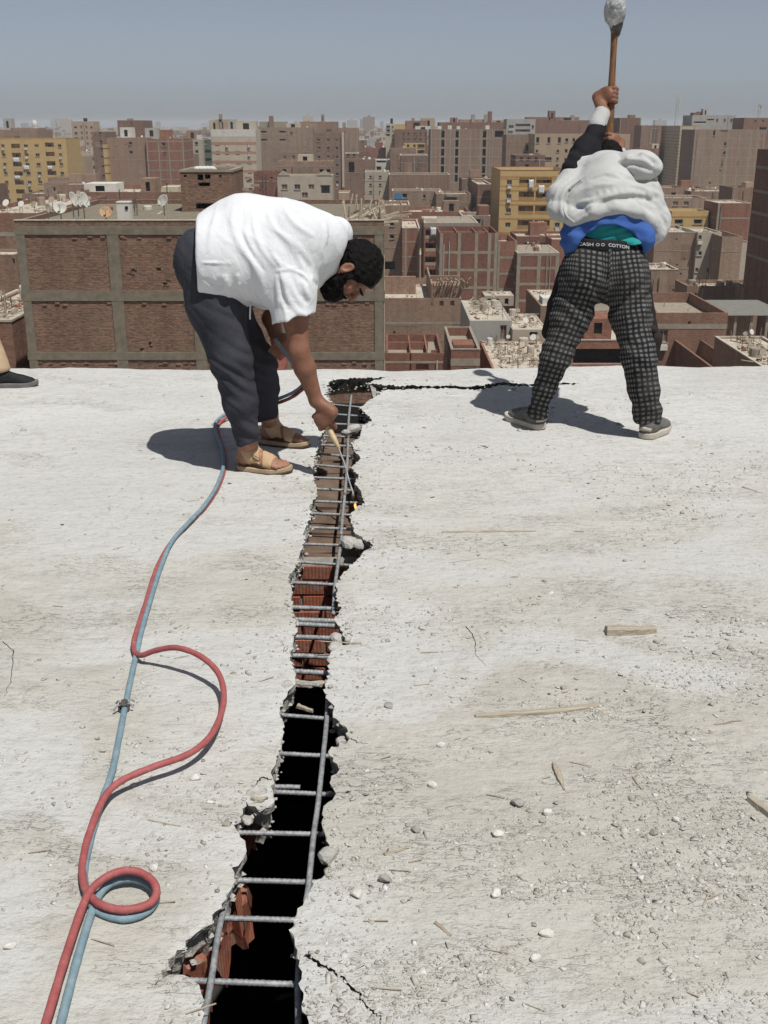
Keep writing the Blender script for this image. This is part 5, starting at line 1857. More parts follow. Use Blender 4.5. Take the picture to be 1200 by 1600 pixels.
def check_mat():
    t = NT('checked_jersey')
    a = t.n('ShaderNodeAttribute', attribute_name='weave').outputs['Vector']
    p = t.pos()
    wob = t.n('ShaderNodeVectorMath', {0: t.n('ShaderNodeTexNoise', {'Vector': p, 'Scale': 9.0, 'Detail': 3.0}).outputs['Color'], 1: (0.022, 0.022, 0.0)}, operation='MULTIPLY').outputs[0]
    x = t.n('ShaderNodeSeparateXYZ', {0: t.n('ShaderNodeVectorMath', {0: a, 1: wob}, operation='ADD').outputs[0]})
    u = t.math('SINE', t.math('MULTIPLY', x.outputs[0], 2 * math.pi / 0.0285))
    v = t.math('SINE', t.math('MULTIPLY', x.outputs[1], 2 * math.pi / 0.0265))
    su = t.n('ShaderNodeMapRange', {0: u, 1: -0.45, 2: 0.25, 3: 0.0, 4: 1.0}, clamp=True).outputs[0]
    sv = t.n('ShaderNodeMapRange', {0: v, 1: -0.35, 2: 0.35, 3: 0.0, 4: 1.0}, clamp=True).outputs[0]
    both = t.math('MULTIPLY', su, sv)
    one = t.math('MULTIPLY', t.math('ADD', su, sv), 0.5)
    c = t.mix(one, (0.012, 0.012, 0.013), (0.038, 0.038, 0.039))
    c = t.mix(both, c, (0.145, 0.148, 0.148))
    c = t.mix(t.ramp(t.noise(p, 7, 4, 0.6), [(0.35, 0.0), (0.75, 0.5)]), c, (0.07, 0.064, 0.056))
    t.set(Base_Color=c, Roughness=0.95, Specular_IOR_Level=0.12)
    t.set(Normal=t.bump(t.noise(p, 45, 4, 0.6), 0.25, 0.006))
    return t.m


M_CHECK = check_mat()


def grip(F, c, axis, palm, hint, r=0.016, sc=1.0, k=0.007):
    """a closed hand round a rod: palm on side `palm`, knuckles towards `hint`"""
    ax, p = unit(axis), np.asarray(palm, np.float32)
    p = unit(p - ax * (p @ ax))
    t = np.cross(ax, p)
    if t @ np.asarray(hint, np.float32) < 0:
        t = -t
    c = A3(c)
    R = r + 0.010 * sc
    F.ell(c + p * (R + .006 * sc) - t * .012 * sc, (.044 * sc, .017 * sc, .046 * sc), .012, R=(ax, p, t))
    F.ell(c + p * (R + .002) - t * .040 * sc, (.034 * sc, .020 * sc, .032 * sc), .014, R=(ax, p, t))
    lens = (0.88, 1.0, 0.96, 0.80)
    for i in range(4):
        off = ax * ((i - 1.5) * .0205 * sc)
        pts, rad = [], []
        for q, (ph, rr) in enumerate(((28, .0105), (62, .0112), (112, .0100), (165, .0092), (165 + 62 * lens[i], .0082))):
            a = math.radians(ph)
            rad_c = R + (.006 if q == 1 else .002 if q == 2 else 0)
            pts.append(c + off + (p * math.cos(a) + t * math.sin(a)) * rad_c * (1.12 if q < 2 else 1.0))
            rad.append(rr * sc)
        F.chain(pts, rad, .004)
    pts, rad = [], []
    for (ph, oa, rr) in ((-62, .020, .0145), (-95, .040, .0130), (-135, .052, .0115), (-178, .050, .0095)):
        a = math.radians(ph)
        pts.append(c + ax * oa * sc + (p * math.cos(a) + t * math.sin(a)) * (R + .004))
        rad.append(rr * sc)
    F.chain(pts, rad, .006)
    return c + p * (R + .004) - t * .066 * sc        # the wrist


def foot(F, o, fw, up, side, z, sc=1.0):
    """bare foot; o = heel on the ground, side = towards the big toe"""
    fw, up, side = unit(fw), unit(up), unit(side)
    L = lambda a, b, c_: A3(o) + (fw * a + side * b) * sc + up * (c_ * sc + z)
    F.ell(L(.035, 0, .034), (.042 * sc, .034 * sc, .036 * sc), .02, R=(fw, side, up))
    F.cap(L(.055, 0, .05), L(.055, 0, .16), .038 * sc, .040 * sc, .03)
    F.cap(L(.065, .004, .055), L(.155, .008, .032), .040 * sc, .030 * sc, .03)
    F.ell(L(.16, 0, .022), (.065 * sc, .046 * sc, .024 * sc), .02, R=(fw, side, up))
    for i, (b, l, r) in enumerate(((.030, .262, .0150), (.010, .262, .0115), (-.008, .254, .0110), (-.024, .243, .0105), (-.037, .228, .0100))):
        F.cap(L(.185, b * .9, .018), L(l - .03, b, .019), r * sc, r * sc, .006)
        F.cap(L(l - .03, b, .019), L(l - r, b, .013), r * sc, r * .9 * sc, .004)


def sole_field(o, fw, side, z0, z1, h, grow=0.0, sc=1.0):
    """flat sole outline, extruded between z0 and z1"""
    o, fw, side = A3(o), unit(fw), unit(side)
    c = o + fw * .13 * sc
    F = Field(c - .2 * sc - .02, c + .2 * sc + .02, h)
    F = Field((c[0] - .2, c[1] - .2, z0 - .02), (c[0] + .2, c[1] + .2, z1 + .02), h)
    sl, X, Y, Z = F.sub(F.lo, F.lo + F.h * F.n, 0)
    u = (X - o[0]) * fw[0] + (Y - o[1]) * fw[1]
    v = (X - o[0]) * side[0] + (Y - o[1]) * side[1]
    def cc(a, b, r, a2, b2, r2):
        du, dv = a2 - a, b2 - b
        t = np.clip(((u - a) * du + (v - b) * dv) / (du * du + dv * dv), 0, 1)
        return np.sqrt((u - a - t * du) ** 2 + (v - b - t * dv) ** 2) - (r + (r2 - r) * t)
    d2 = np.minimum(cc(.04 * sc, 0, .040 * sc, .17 * sc, .0, .047 * sc), cc(.17 * sc, 0, .047 * sc, .235 * sc, .010 * sc, .036 * sc)) - grow
    toe = np.clip((u - .19 * sc) / .08, 0, 1) ** 2 * .012
    dz = np.maximum(z0 + toe - Z, Z - z1 - toe)
    q = np.sqrt(np.maximum(d2, 0) ** 2 + np.maximum(dz, 0) ** 2) + np.minimum(np.maximum(d2, dz), 0) - .003
    F.F[sl] = q
    return F


def head(F, c, u, f, s, k=1.0):
    """skull, jaw, face and ears on the field; returns a local-to-world function"""
    u, f, s = unit(u), unit(f), unit(s)
    R = (s, f, u)
    L = lambda a, b, d: A3(c) + (s * a + f * b + u * d) * k
    F.ell(L(0, -.012, .032), (.076 * k, .098 * k, .098 * k), .02, R=R)
    F.ell(L(0, .035, -.052), (.058 * k, .058 * k, .066 * k), .035, R=R)
    F.ell(L(0, .062, -.092), (.030 * k, .026 * k, .022 * k), .03, R=R)
    for q in (-1, 1):
        F.ell(L(q * .040, .060, -.022), (.028 * k, .026 * k, .024 * k), .02, R=R)
        F.cap(L(q * .012, .088, .030), L(q * .048, .070, .030), .013 * k, .011 * k, .015)
        F.ell(L(q * .032, .090, .010), (.017 * k, .016 * k, .012 * k), .010, 'cut', R=R)
        F.ell(L(q * .032, .071, .009), (.0135 * k, .0135 * k, .0125 * k), .004, R=R)
        F.cap(L(q * .020, .083, .016), L(q * .045, .073, .015), .005 * k, .005 * k, .006)
        # ear
        F.ell(L(q * .080, -.012, .000), (.010 * k, .021 * k, .034 * k), .010, R=(unit(s * 1.0 + f * (-.35 * q)), unit(f + s * (.35 * q)), u))
        F.ell(L(q * .090, -.010, .002), (.008 * k, .011 * k, .021 * k), .006, 'cut', R=R)
        F.ell(L(q * .082, -.004, -.024), (.008 * k, .010 * k, .011 * k), .008, R=R)
    F.cap(L(0, .088, .022), L(0, .112, -.022), .009 * k, .014 * k, .014)
    for q in (-1, 1):
        F.ell(L(q * .013, .098, -.028), (.009 * k, .011 * k, .008 * k), .008, R=R)
    F.cap(L(-.020, .090, -.056), L(.020, .090, -.056), .0065 * k, .0065 * k, .008)
    F.cap(L(-.016, .088, -.068), L(.016, .088, -.068), .0075 * k, .0075 * k, .008)
    return L, R


# ================================================================== MAN 1: bending with the torch
ML = 5.26                                          # distance of his middle
m1o = gr(430, 722)
man1 = empty('person', (m1o.x, ML, 0), 'man in white T-shirt and dark trousers bending down with a cutting torch', 'person')
# --- landmarks
hipN, hipF = at(328, 416, 5.15), at(335, 414, 5.38)
kneN, ankN = at(361, 563, 5.06), at(388, 690, 5.06)
kneF, ankF = at(404, 566, 5.42), at(416, 650, 5.46)
shN, elN, wrN = at(455, 428, 5.06), at(467, 548, 4.98), at(494, 626, 5.0)
shF, elF, wrF = at(478, 420, 5.45), at(424, 498, 5.47), at(434, 532, 5.36)
pel, bel, che, nek = at(318, 398, ML), at(385, 392, ML), at(462, 392, ML), at(508, 392, ML)
hd = at(547, 425, 5.26)
hu, hf = unit((.965, -.02, .24)), unit((.25, -.22, -.95))
hf = unit(hf - hu * (hf @ hu))
hs = np.cross(hf, hu)                              # his right points to the viewer
tip = gr(550, 772, -.045)
hN = at(506, 655, 5.0)
tdir = unit(A3(at(531, 702, 4.93)) - A3(hN))
F = Field((-1.15, 4.72, -.01), (.32, 5.72, 1.5), .0048)
# torso core under the cloth
F.cap(bel, A3(bel) * .4 + A3(pel) * .6, .15, .10, .05).cap(bel, che, .15, .14, .05)
F.cap(che, nek, .12, .075, .05)
F.cap(nek, A3(hd) - hu * .05 - hf * .02, .066, .060, .03)
HL, HR = head(F, hd, hu, hf, hs, 1.12)
# legs inside the trousers
for a, b, c_ in ((hipN, kneN, ankN), (hipF, kneF, ankF)):
    F.cap(a, b, .085, .052, .03).cap(b, c_, .052, .036, .03)
# near arm
wN = grip(F, hN, tdir, (-.35, -.9, .1), A3(hN) - A3(wrN), .014, 1.08)
F.cap(shN, A3(shN) * .45 + A3(elN) * .55, .066, .058, .03).cap(A3(shN) * .45 + A3(elN) * .55, elN, .058, .047, .03)
mid = A3(elN) * .66 + A3(wrN) * .34
F.cap(elN, mid, .047, .049, .02).cap(mid, wrN, .049, .031, .02).cap(wrN, wN, .031, .028, .02)
# far arm, hand closed on the hoses
hF_ = at(437, 546, 5.33)
wF = grip(F, hF_, unit((.75, -.2, -.55)), (-.3, -.75, .3), A3(hF_) - A3(wrF), .016, 1.0)
F.cap(shF, elF, .06, .046, .03).cap(elF, wrF, .046, .031, .02).cap(wrF, wF, .031, .028, .02)
# feet
o1, f1 = gr(372, 733), unit(A3(gr(462, 742)) - A3(gr(372, 733)))
o2, f2 = gr(408, 692), unit(A3(gr(500, 700)) - A3(gr(408, 692)))
s1 = np.cross((0, 0, 1), f1)          # left of forward is towards the far side: big toe of the right foot
s2 = -np.cross((0, 0, 1), f2)
FS = 1.02
foot(F, o1, f1, (0, 0, 1), s1, .026, FS)
foot(F, o2, f2, (0, 0, 1), s2, .026, FS)
for o_, f_, an in ((o1, f1, ankN), (o2, f2, ankF)):
    F.cap(A3(o_) + f_ * .055 + np.array((0, 0, .12)), an, .040, .038, .02)
body = F.build('body', M_SKIN, man1)
# feet in paler dusty skin: second slot by height
body.data.materials.append(M_FOOT)
zz = np.empty(len(body.data.polygons) * 3, np.float32)
body.data.polygons.foreach_get('center', zz)
body.data.polygons.foreach_set('material_index', (zz[2::3] < .2).astype(np.int32))

# --- trousers
F = Field((-1.15, 4.8, .02), (-.35, 5.75, 1.3), .0055)
F.ell(at(327, 406, 5.27), (.155, .19, .17), .03)
F.ell(at(309, 407, 5.17), (.095, .12, .125), .05).ell(at(312, 407, 5.37), (.095, .12, .125), .05)
thN, thF = at(337, 478, 5.12), at(352, 490, 5.40)
F.chain((hipN, thN, kneN), (.140, .126, .094), .05).chain((kneN, at(377, 630, 5.05), ankN), (.094, .078, .060), .03)
F.chain((hipF, thF, kneF), (.15, .118, .088), .05).chain((kneF, at(412, 610, 5.45), ankF), (.088, .072, .058), .03)
F.plane(A3(ankN) + np.array((0, 0, -.005)), (0.25, 0, -1), .006, (-1.2, 4.8, 0), (-.4, 5.24, .3))
F.plane(A3(ankF) + np.array((0, 0, -.012)), (0.1, 0, -1), .006, (-1.2, 5.26, 0), (-.4, 5.8, .3))
F.plane(at(303, 356, 5.27), (.15, 0, 1), .02)
def trouser_folds(x, y, z):
    lo = np.clip((.42 - z) / .3, 0, 1)
    a = fbm(x * 9 + z * 6, y * 9, z * 26 + x * 14, 3) * (.004 + .012 * lo) - .006 * np.abs(vnoise(x * 11 + z * 5, y * 9, z * 17 + x * 9))
    kn = np.exp(-((z - .48) / .11) ** 2) * .007 * np.sin(z * 95 + x * 60 + 3 * vnoise(x * 8, y * 8, z * 8))
    return a + kn * .6 + .005 * fbm(x * 5, y * 5, z * 3.5, 2)
F.warp(trouser_folds)
tr = F.build('trousers', M_SLATE, man1)
m = MB()
for (x_, y_) in ((391, 487), (391, 496)):
    pass
# drawstring
vs, fs = sweep(catmull([at(391, 470, 5.05), at(391, 482, 5.02), at(390.5, 494, 5.02), at(391, 499, 5.02)], 6), .004, 6)
mesh_obj('drawstring', vs, fs, M_TEE, tr, True)

# --- T-shirt
F = Field((-1.08, 4.78, .62), (-.05, 5.74, 1.46), .0052)
F.cap(at(328, 400, ML), at(385, 389, ML), .195, .236, .06)
F.cap(at(385, 387, ML), at(455, 390, ML), .236, .220, .06)
F.cap(at(455, 390, ML), at(492, 387, ML), .220, .15, .06)
F.cap(at(470, 376, 5.13), at(508, 372, 5.20), .150, .10, .06).cap(at(475, 367, 5.40), at(524, 366, 5.40), .15, .085, .06)
F.cap(at(330, 405, 5.13), at(425, 415, 5.13), .185, .19, .06)          # cloth hanging past the near hip
F.ell(at(338, 432, 5.10), (.105, .13, .095), .05)
F.cap(at(360, 432, 5.20), at(425, 434, 5.20), .12, .12, .07)
# sleeves
F.chain((at(462, 405, 5.10), at(456, 450, 5.03), at(459, 512, 4.985)), (.125, .104, .102), .05)
F.chain((at(482, 410, 5.45), at(462, 445, 5.48)), (.12, .09), .05)
F.plane(at(457, 499, 4.99), (.30, -.1, -1), .0, (-.66, 4.8, .6), (-.22, 5.16, 1.0))
# hem round the hips, open neck
F.plane(at(308, 405, 5.1), (-1, -.12, .02), .012)
F.cap(at(506, 390, ML), at(540, 396, ML), .076, .084, .008, op='cut')
P0 = A3(at(462, 430, 5.0))
def tee_folds(x, y, z):
    # long folds falling from the back to the hanging hem, bunching at belly and sleeve
    s = x * 1.0 + .45 * z + .05 * vnoise(x * 5, y * 4, z * 4)
    low = np.clip((1.28 - z) / .35, 0, 1)
    a = (np.abs(np.sin(s * 24 + 2.6 * vnoise(x * 6, y * 5, z * 3.0))) ** .5 - .7) * (.004 + .012 * low) * (.4 + .6 * np.clip(vnoise(x * 4, y * 4, z * 2) + .6, 0, 1))
    r = np.sqrt((x - P0[0]) ** 2 + (z - P0[2] + .02) ** 2) + 1e-3
    an = np.arctan2(z - P0[2], x - P0[0])
    b = np.sin((x * .8 + z * .35) * 75 + 3 * vnoise(x * 7, y * 7, z * 7)) * .005 * np.exp(-((r - .10) / .12) ** 2)
    c_ = .009 * fbm(x * 13, y * 9, z * 7, 3) * (.25 + low) + .004 * np.clip((.98 - z) / .15, 0, 1) * np.sin(x * 60 + 2.5 * vnoise(x * 6, y * 6, z * 5)) + .005 * (1 - 2.2 * np.abs(vnoise(x * 8 + 3 * z, y * 7, z * 5))) * (.2 + .8 * low)
    return a * .45 + b * .6 + c_ * .7
F.warp(tee_folds)
def cpx(l):
    return [(220 + x / 2.857, 280 + y / 2.857) for x, y in l]
for l, r_f, rs in (([(415, 120), (408, 200), (440, 290), (500, 370), (540, 460), (552, 525)], .011, .5), ([(500, 110), (508, 220), (540, 310), (605, 395)], .009, .5), ([(455, 130), (452, 230), (490, 330), (560, 420)], .010, -.5),
                   ([(345, 140), (315, 230), (300, 330)], .009, .4), ([(268, 372), (330, 374), (402, 376)], .005, .5), ([(378, 425), (384, 470), (402, 525)], .012, .55), ([(352, 440), (350, 480), (335, 500)], .012, -.5),
                   ([(275, 440), (330, 470), (372, 480)], .010, -.5), ([(430, 420), (440, 480), (470, 540)], .009, .5), ([(480, 450), (500, 500), (520, 540)], .008, -.5),
                   ([(598, 412), (650, 404), (700, 414), (745, 446), (772, 505)], .005, .6), ([(604, 425), (612, 500), (616, 570)], .010, .5), ([(640, 430), (652, 510), (690, 580), (735, 610)], .009, .5), ([(672, 425), (700, 500), (748, 560)], .009, -.5),
                   ([(622, 450), (635, 530), (660, 590)], .008, -.5), ([(715, 450), (740, 500), (752, 540)], .008, .5), ([(770, 450), (800, 490), (815, 520)], .009, -.5), ([(560, 130), (600, 220), (690, 300)], .010, .35), ([(640, 130), (690, 200), (780, 260)], .010, .35),
                   ([(820, 190), (828, 235), (826, 290)], .009, .45), ([(700, 320), (740, 380), (760, 440)], .010, -.4), ([(580, 330), (640, 390), (700, 400)], .008, .4), ([(430, 150), (470, 260), (520, 350)], .007, .4)):
    F.fold(cpx(l), r_f * 1.15, rs * .030)
F.cap(at(459, 478, 5.01), at(461, 530, 4.98), .074, .080, .0, op='cut')
tee = F.build('t_shirt', M_TEE, man1, 1)
# ribbed collar
rim = []
cc_ = A3(at(520, 390, 5.26))
for k in range(29):
    t_ = 2 * math.pi * k / 28
    rim.append(cc_ + np.array((.0 + .030 * math.sin(t_), .080 * math.cos(t_), .078 * math.sin(t_))))
vs, fs = sweep([Vector(map(float, p)) for p in rim], .011, 8)
mesh_obj('collar', vs, fs, M_TEE, tee, True)
# seam of the sleeve
sm = catmull([at(428, 415, 4.94), at(442, 414, 4.915), at(462, 422, 4.90), at(478, 440, 4.90), at(485, 462, 4.92)], 8)

# --- hair, beard
F = Field(A3(hd) - .2, A3(hd) + .2, .0034)
hk = 1.12
F.ell(HL(0, -.018, .045), (.086 * hk, .108 * hk, .102 * hk), .0, R=HR)
F.plane(HL(0, .066, .040), hf * .86 + hu * (-.50), .012)
F.plane(HL(0, .010, -.02), hu * -.72 + hf * .69, .012)
F.plane(HL(0, -.05, -.055), hu * -1 + hf * -.05, .015)
for q in (-1, 1):
    F.ell(HL(q * .09, -.010, -.002), (.03, .032, .046), .006, 'cut', R=HR)
    F.ell(HL(q * .074, .022, .0), (.014, .014, .040), .008, R=HR)
F.warp(lambda x, y, z: .011 * fbm(x * 50, y * 50, z * 50, 4) - .003)
F.build('hair', M_HAIR, man1, 0)
F = Field(A3(hd) - .2, A3(hd) + .2, .0034)
F.ell(HL(0, .035, -.058), (.068 * hk, .067 * hk, .078 * hk), .0, R=HR)
F.ell(HL(0, .066, -.104), (.038 * hk, .034 * hk, .032 * hk), .03, R=HR)
for q in (-1, 1):
    F.cap(HL(q * .074, .016, .0), HL(q * .060, .030, -.06), .014, .018, .02)
F.plane(HL(0, .075, -.040), hu * .82 + hf * .58, .012)
F.plane(HL(0, -.010, -.05), hf * -1 + hu * -.1, .015)
F.cap(HL(-.022, .108, -.060), HL(.022, .108, -.060), .008, .008, .004, op='cut')
F.warp(lambda x, y, z: .009 * fbm(x * 60, y * 60, z * 60, 4) - .002)
F.build('beard', M_BEARD, man1, 0)
for q in (-1, 1):
    F = Field(A3(hd) - .2, A3(hd) + .2, .003)
    F.cap(HL(q * .016, .103, .028), HL(q * .050, .083, .030), .0065, .005, .0)
    F.warp(lambda x, y, z: .003 * fbm(x * 80, y * 80, z * 80, 2))
    F.build('eyebrow', M_BEARD, man1, 0)
    m = MB()
    m.lathe([(.001, .0), (.005, .001), (.0065, -.002), (.0065, -.004)], HL(q * .032, .0835, .009), hf, 10)
    m.build('eye', plain('dark_eye', (0.02, 0.012, 0.01), 0.2, 0.5), man1, True)
F = Field(A3(hd) - .2, A3(hd) + .2, .003)
F.cap(HL(-.030, .100, -.046), HL(.030, .100, -.046), .007, .007, .0)
F.build('moustache', M_BEARD, man1, 0)

# --- sandals
def sandal(o_, f_, s_, name='sandal'):
    root = sole_field(o_, f_, s_, .004, .026, .004, .004, FS).build(name, M_SOLE, man1)
    root2 = sole_field(o_, f_, s_, .0, .009, .004, .006, FS).build('outsole', M_BROWNL, root)
    Ff = Field(A3(o_) + np.array((-.2, -.2, -.01)), A3(o_) + np.array((.36, .3, .26)), .0038)
    foot(Ff, o_, f_, (0, 0, 1), s_, .026, FS)
    Ff.F -= .0065
    Ff.plane(A3(o_) + f_ * .098, -f_ + np.array((0, 0, -.55)), .003)
    Ff.plane(A3(o_) + f_ * .192, f_ + np.array((0, 0, -.1)), .003)
    Ff.plane(A3(o_) + np.array((0, 0, .018)), (0, 0, -1), 0)
    # the gap between the two straps
    V_ = Ff
    sl, X, Y, Z = V_.sub(V_.lo, V_.lo + V_.h * V_.n, 0)
    a = (X - o_[0]) * f_[0] + (Y - o_[1]) * f_[1] + Z * .30
    V_.put(np.abs(a - .160) - .0075, sl, .0, 'cut')
    Ff.build('strap', M_STRAP, root)
    # stitched mark on the strap
    up = np.array((0, 0, 1.0))
    base = A3(o_) + f_ * .118 + np.asarray(s_) * -.034 + up * .082
    mk = []
    for (a_, b_) in ((0, 0), (.018, .0), (.030, .004), (.030, .013), (.010, .013), (-.004, .010), (-.006, .004), (.0, .0)):
        mk.append(Vector(map(float, base + f_ * (a_ - .012) + up * (b_ - a_ * .55) - np.asarray(s_) * (.006 + .004))))
    vs, fs = sweep(catmull(mk, 4), .0016, 5)
    mesh_obj('stitched_mark', vs, fs, M_BROWNL, root, True)
    # dark side trim
    Ft = Field(A3(o_) + np.array((-.2, -.2, -.01)), A3(o_) + np.array((.36, .3, .12)), .0038)
    foot(Ft, o_, f_, (0, 0, 1), s_, .026, FS)
    Ft.F -= .0095
    Ft.plane(A3(o_) + f_ * .05, -f_, .003)
    Ft.plane(A3(o_) + f_ * .195, f_, .003)
    Ft.plane(A3(o_) + np.array((0, 0, .02)), (0, 0, -1), 0)
    sl, X, Y, Z = Ft.sub(Ft.lo, Ft.lo + Ft.h * Ft.n, 0)
    a = (X - o_[0]) * f_[0] + (Y - o_[1]) * f_[1]
    Ft.put(.043 + .012 * np.cos((a - .12) / .075 * math.pi) * 1.0 - Z, sl, .0, 'cut')
    Ft.build('side_trim', M_BROWNL, root)
    return root
sandal(o1, f1, s1)
sandal(o2, f2, s2)
# ================================================================== MAN 2: swinging the sledgehammer, seen from behind
m2o = gr(930, 678)
man2 = empty('person', (m2o.x, 5.8, 0), 'man in white hooded top and checked trousers raising a sledgehammer, seen from behind', 'person')
hc = at(944, 412, 5.86)
hipL, hipR = at(911, 428, 5.86), at(978, 428, 5.86)
knL, knR = at(869, 556, 5.80), at(998, 556, 5.72)
anL, anR = at(840, 640, 5.86), at(1011, 648, 5.71)
wst = at(945, 380, 5.87)
shc = at(948, 282, 6.14)                     # between the shoulders
slL, slR = at(900, 280, 6.14), at(992, 276, 6.16)
hmA, hmB = at(951, 222, 6.40), at(960.5, 44, 6.52)
haxis = unit(A3(hmB) - A3(hmA))
gL = A3(hmA) + haxis * ((A3(at(953, 150, 6.45)) - A3(hmA)) @ haxis)
gR = A3(hmA) + haxis * ((A3(at(953, 222, 6.40)) - A3(hmA)) @ haxis)
F = Field((.45, 5.4, -.01), (1.75, 6.75, 2.05), .0048)
F.cap(A3(hc) + (0, .05, 0), A3(wst) + (0, .06, 0), .085, .08, .05).cap(A3(wst) + (0, .06, 0), shc, .08, .11, .06)
F.cap(slL, slR, .06, .06, .05)
nk = A3(shc) + np.array((.03, .10, .05))
hd2 = A3(shc) + np.array((.045, .20, .055))
F.cap(shc, hd2, .07, .058, .03)
h2f = unit((.05, .75, -.66))
h2u = unit(np.array((.0, .66, .75)) - h2f * (np.array((.0, .66, .75)) @ h2f))
HL2, HR2 = head(F, hd2, h2u, h2f, np.cross(h2f, h2u), 1.0)
for a, b, c_ in ((hipL, knL, anL), (hipR, knR, anR)):
    F.cap(a, b, .08, .05, .03).cap(b, c_, .05, .036, .03)
for c_, o_, d_ in ((anL, gr(846, 671), unit((-.50, .80, 0))), (anR, gr(1006, 686), unit((.62, .75, 0)))):
    F.cap(c_, A3(o_) + d_ * .062 + np.array((0, 0, .07)), .036, .030, .02)
wl_, wr_ = at(943, 176, 6.38), at(967, 243, 6.34)
elL, elR = at(915, 236, 6.26), at(1000, 262, 6.36)
w_ = grip(F, gL, haxis, (-.75, -.65, 0), (.2, .2, 1), .019, 1.08)
F.cap(slL, elL, .055, .046, .03).cap(elL, wl_, .046, .032, .02).cap(wl_, w_, .032, .028, .02)
w_ = grip(F, gR, haxis, (.75, -.65, 0), (-.2, .2, 1), .019, 1.08)
F.cap(slR, elR, .055, .046, .03).cap(elR, wr_, .046, .032, .02).cap(wr_, w_, .032, .028, .02)
F.build('body', M_SKIN, man2)
F = Field(hd2 - .2, hd2 + .2, .004)
F.ell(HL2(0, -.018, .045), (.086, .108, .102), .0, R=HR2)
F.plane(HL2(0, .066, .040), h2f * .86 + h2u * (-.50), .012)
F.plane(HL2(0, -.05, -.055), h2u * -1, .015)
F.warp(lambda x, y, z: .006 * fbm(x * 55, y * 55, z * 55, 3))
F.build('hair', M_HAIR, man2, 0)

# --- checked trousers
F = Field((.55, 5.45, .02), (1.72, 6.15, 1.25), .0055)
F.ell(at(944, 420, 5.88), (.205, .15, .17), .03)
F.cap(at(944, 398, 5.87), at(944, 384, 5.88), .185, .175, .05, flat=(0, 1, 0), fl=.70)
F.ell(at(915, 432, 5.82), (.115, .13, .14), .05).ell(at(976, 432, 5.82), (.115, .13, .14), .05)
tL, tR = at(893, 492, 5.84), at(985, 492, 5.80)
F.chain((hipL, tL, knL), (.118, .104, .080), .04).chain((knL, at(852, 605, 5.83), anL), (.084, .060, .044), .03)
F.chain((hipR, tR, knR), (.118, .104, .086), .04).chain((knR, at(1006, 610, 5.71), anR), (.092, .080, .056), .03)
# bunched cuffs
F.cap(A3(anR) + np.array((-.03, 0, .03)), A3(anR) + np.array((.03, 0, .02)), .055, .055, .02)
F.cap(A3(anR) + np.array((-.02, 0, -.015)), A3(anR) + np.array((.03, 0, -.02)), .048, .048, .012)
F.cap(A3(anL) + np.array((-.01, 0, -.01)), A3(anL) + np.array((.02, 0, -.01)), .047, .047, .012)
F.plane(at(944, 390, 5.74), (0.02, -.25, 1), .004)
F.plane(at(840, 657, 5.86), (0, 0, -1), .004, (.5, 5.4, 0), (1.0, 6.2, .3))
F.plane(at(1011, 661, 5.71), (0, 0, -1), .004, (1.05, 5.4, 0), (1.8, 6.2, .3))
cx0 = at(944, 430, 5.86).x
def chk_folds(x, y, z):
    lo = np.clip((.38 - z) / .25, 0, 1)
    a = fbm(x * 10 + z * 5, y * 9, z * 22, 3) * (.003 + .010 * lo)
    seam = -.010 * np.exp(-((x - cx0) / .012) ** 2) * (z > .72)
    sag = .007 * np.sin(z * 60 - np.abs(x - cx0) * 55 + 2 * vnoise(x * 7, y * 7, z * 7)) * np.exp(-((z - .72) / .14) ** 2)
    kn = .004 * np.sin(z * 85 + x * 30 + 3 * vnoise(x * 8, y * 8, z * 8)) * np.exp(-((z - .45) / .12) ** 2)
    return a + seam + sag + kn
F.warp(chk_folds)
def legaxis(z, pts):
    zs = np.array([p[2] for p in pts][::-1])
    xs = np.array([p[0] for p in pts][::-1])
    return np.interp(z, zs, xs)
def weave(V):
    xL = legaxis(V[:, 2], [A3(at(915, 385, 5.86)), A3(hipL), A3(tL), A3(knL), A3(anL)])
    xR = legaxis(V[:, 2], [A3(at(975, 385, 5.86)), A3(hipR), A3(tR), A3(knR), A3(anR)])
    left = V[:, 0] < np.where(V[:, 2] > .62, cx0, (xL + xR) / 2)
    xa = np.where(left, xL, xR)
    u = V[:, 0] - xa
    yc = 5.85
    ph = np.arctan2(u, np.maximum(yc - V[:, 1], -1) + .02)
    wrap = np.where(np.abs(u) > .06, u + (np.abs(u) - .06) * np.sign(u) * 1.0 + (V[:, 1] - 5.75) * .5 * np.sign(u), u)
    v = V[:, 2] * 1.02 + np.where(left, .22, -.10) * u + (V[:, 1] - 5.75) * .25
    return np.stack([wrap, v, V[:, 1]], 1)
tr2 = F.build('trousers', M_CHECK, man2, 1, weave)
# black side stripes with cargo pockets
def side_strip(pts, rads, name, mat):
    F = Field((.5, 5.5, .2), (1.75, 6.15, 1.2), .0055)
    F.chain(pts, rads, .02)
    F.warp(lambda x, y, z: .006 * fbm(x * 14, y * 14, z * 14, 3))
    return F.build(name, mat, tr2)
M_POCKET = cloth('brown_black_jersey', (0.018, 0.014, 0.014), (0.034, 0.027, 0.026), 7)
side_strip([at(882, 420, 5.92), at(869, 475, 5.92), at(858, 520, 5.90)], [.03, .045, .04], 'side_pocket', M_POCKET)
side_strip([at(1008, 425, 5.92), at(1014, 490, 5.88), at(1019, 530, 5.80), at(1022, 552, 5.78)], [.025, .03, .045, .03], 'side_pocket', M_POCKET)
side_strip([at(1012, 512, 5.74), at(1021, 516, 5.74)], [.022, .020], 'pocket_flap', M_POCKET)
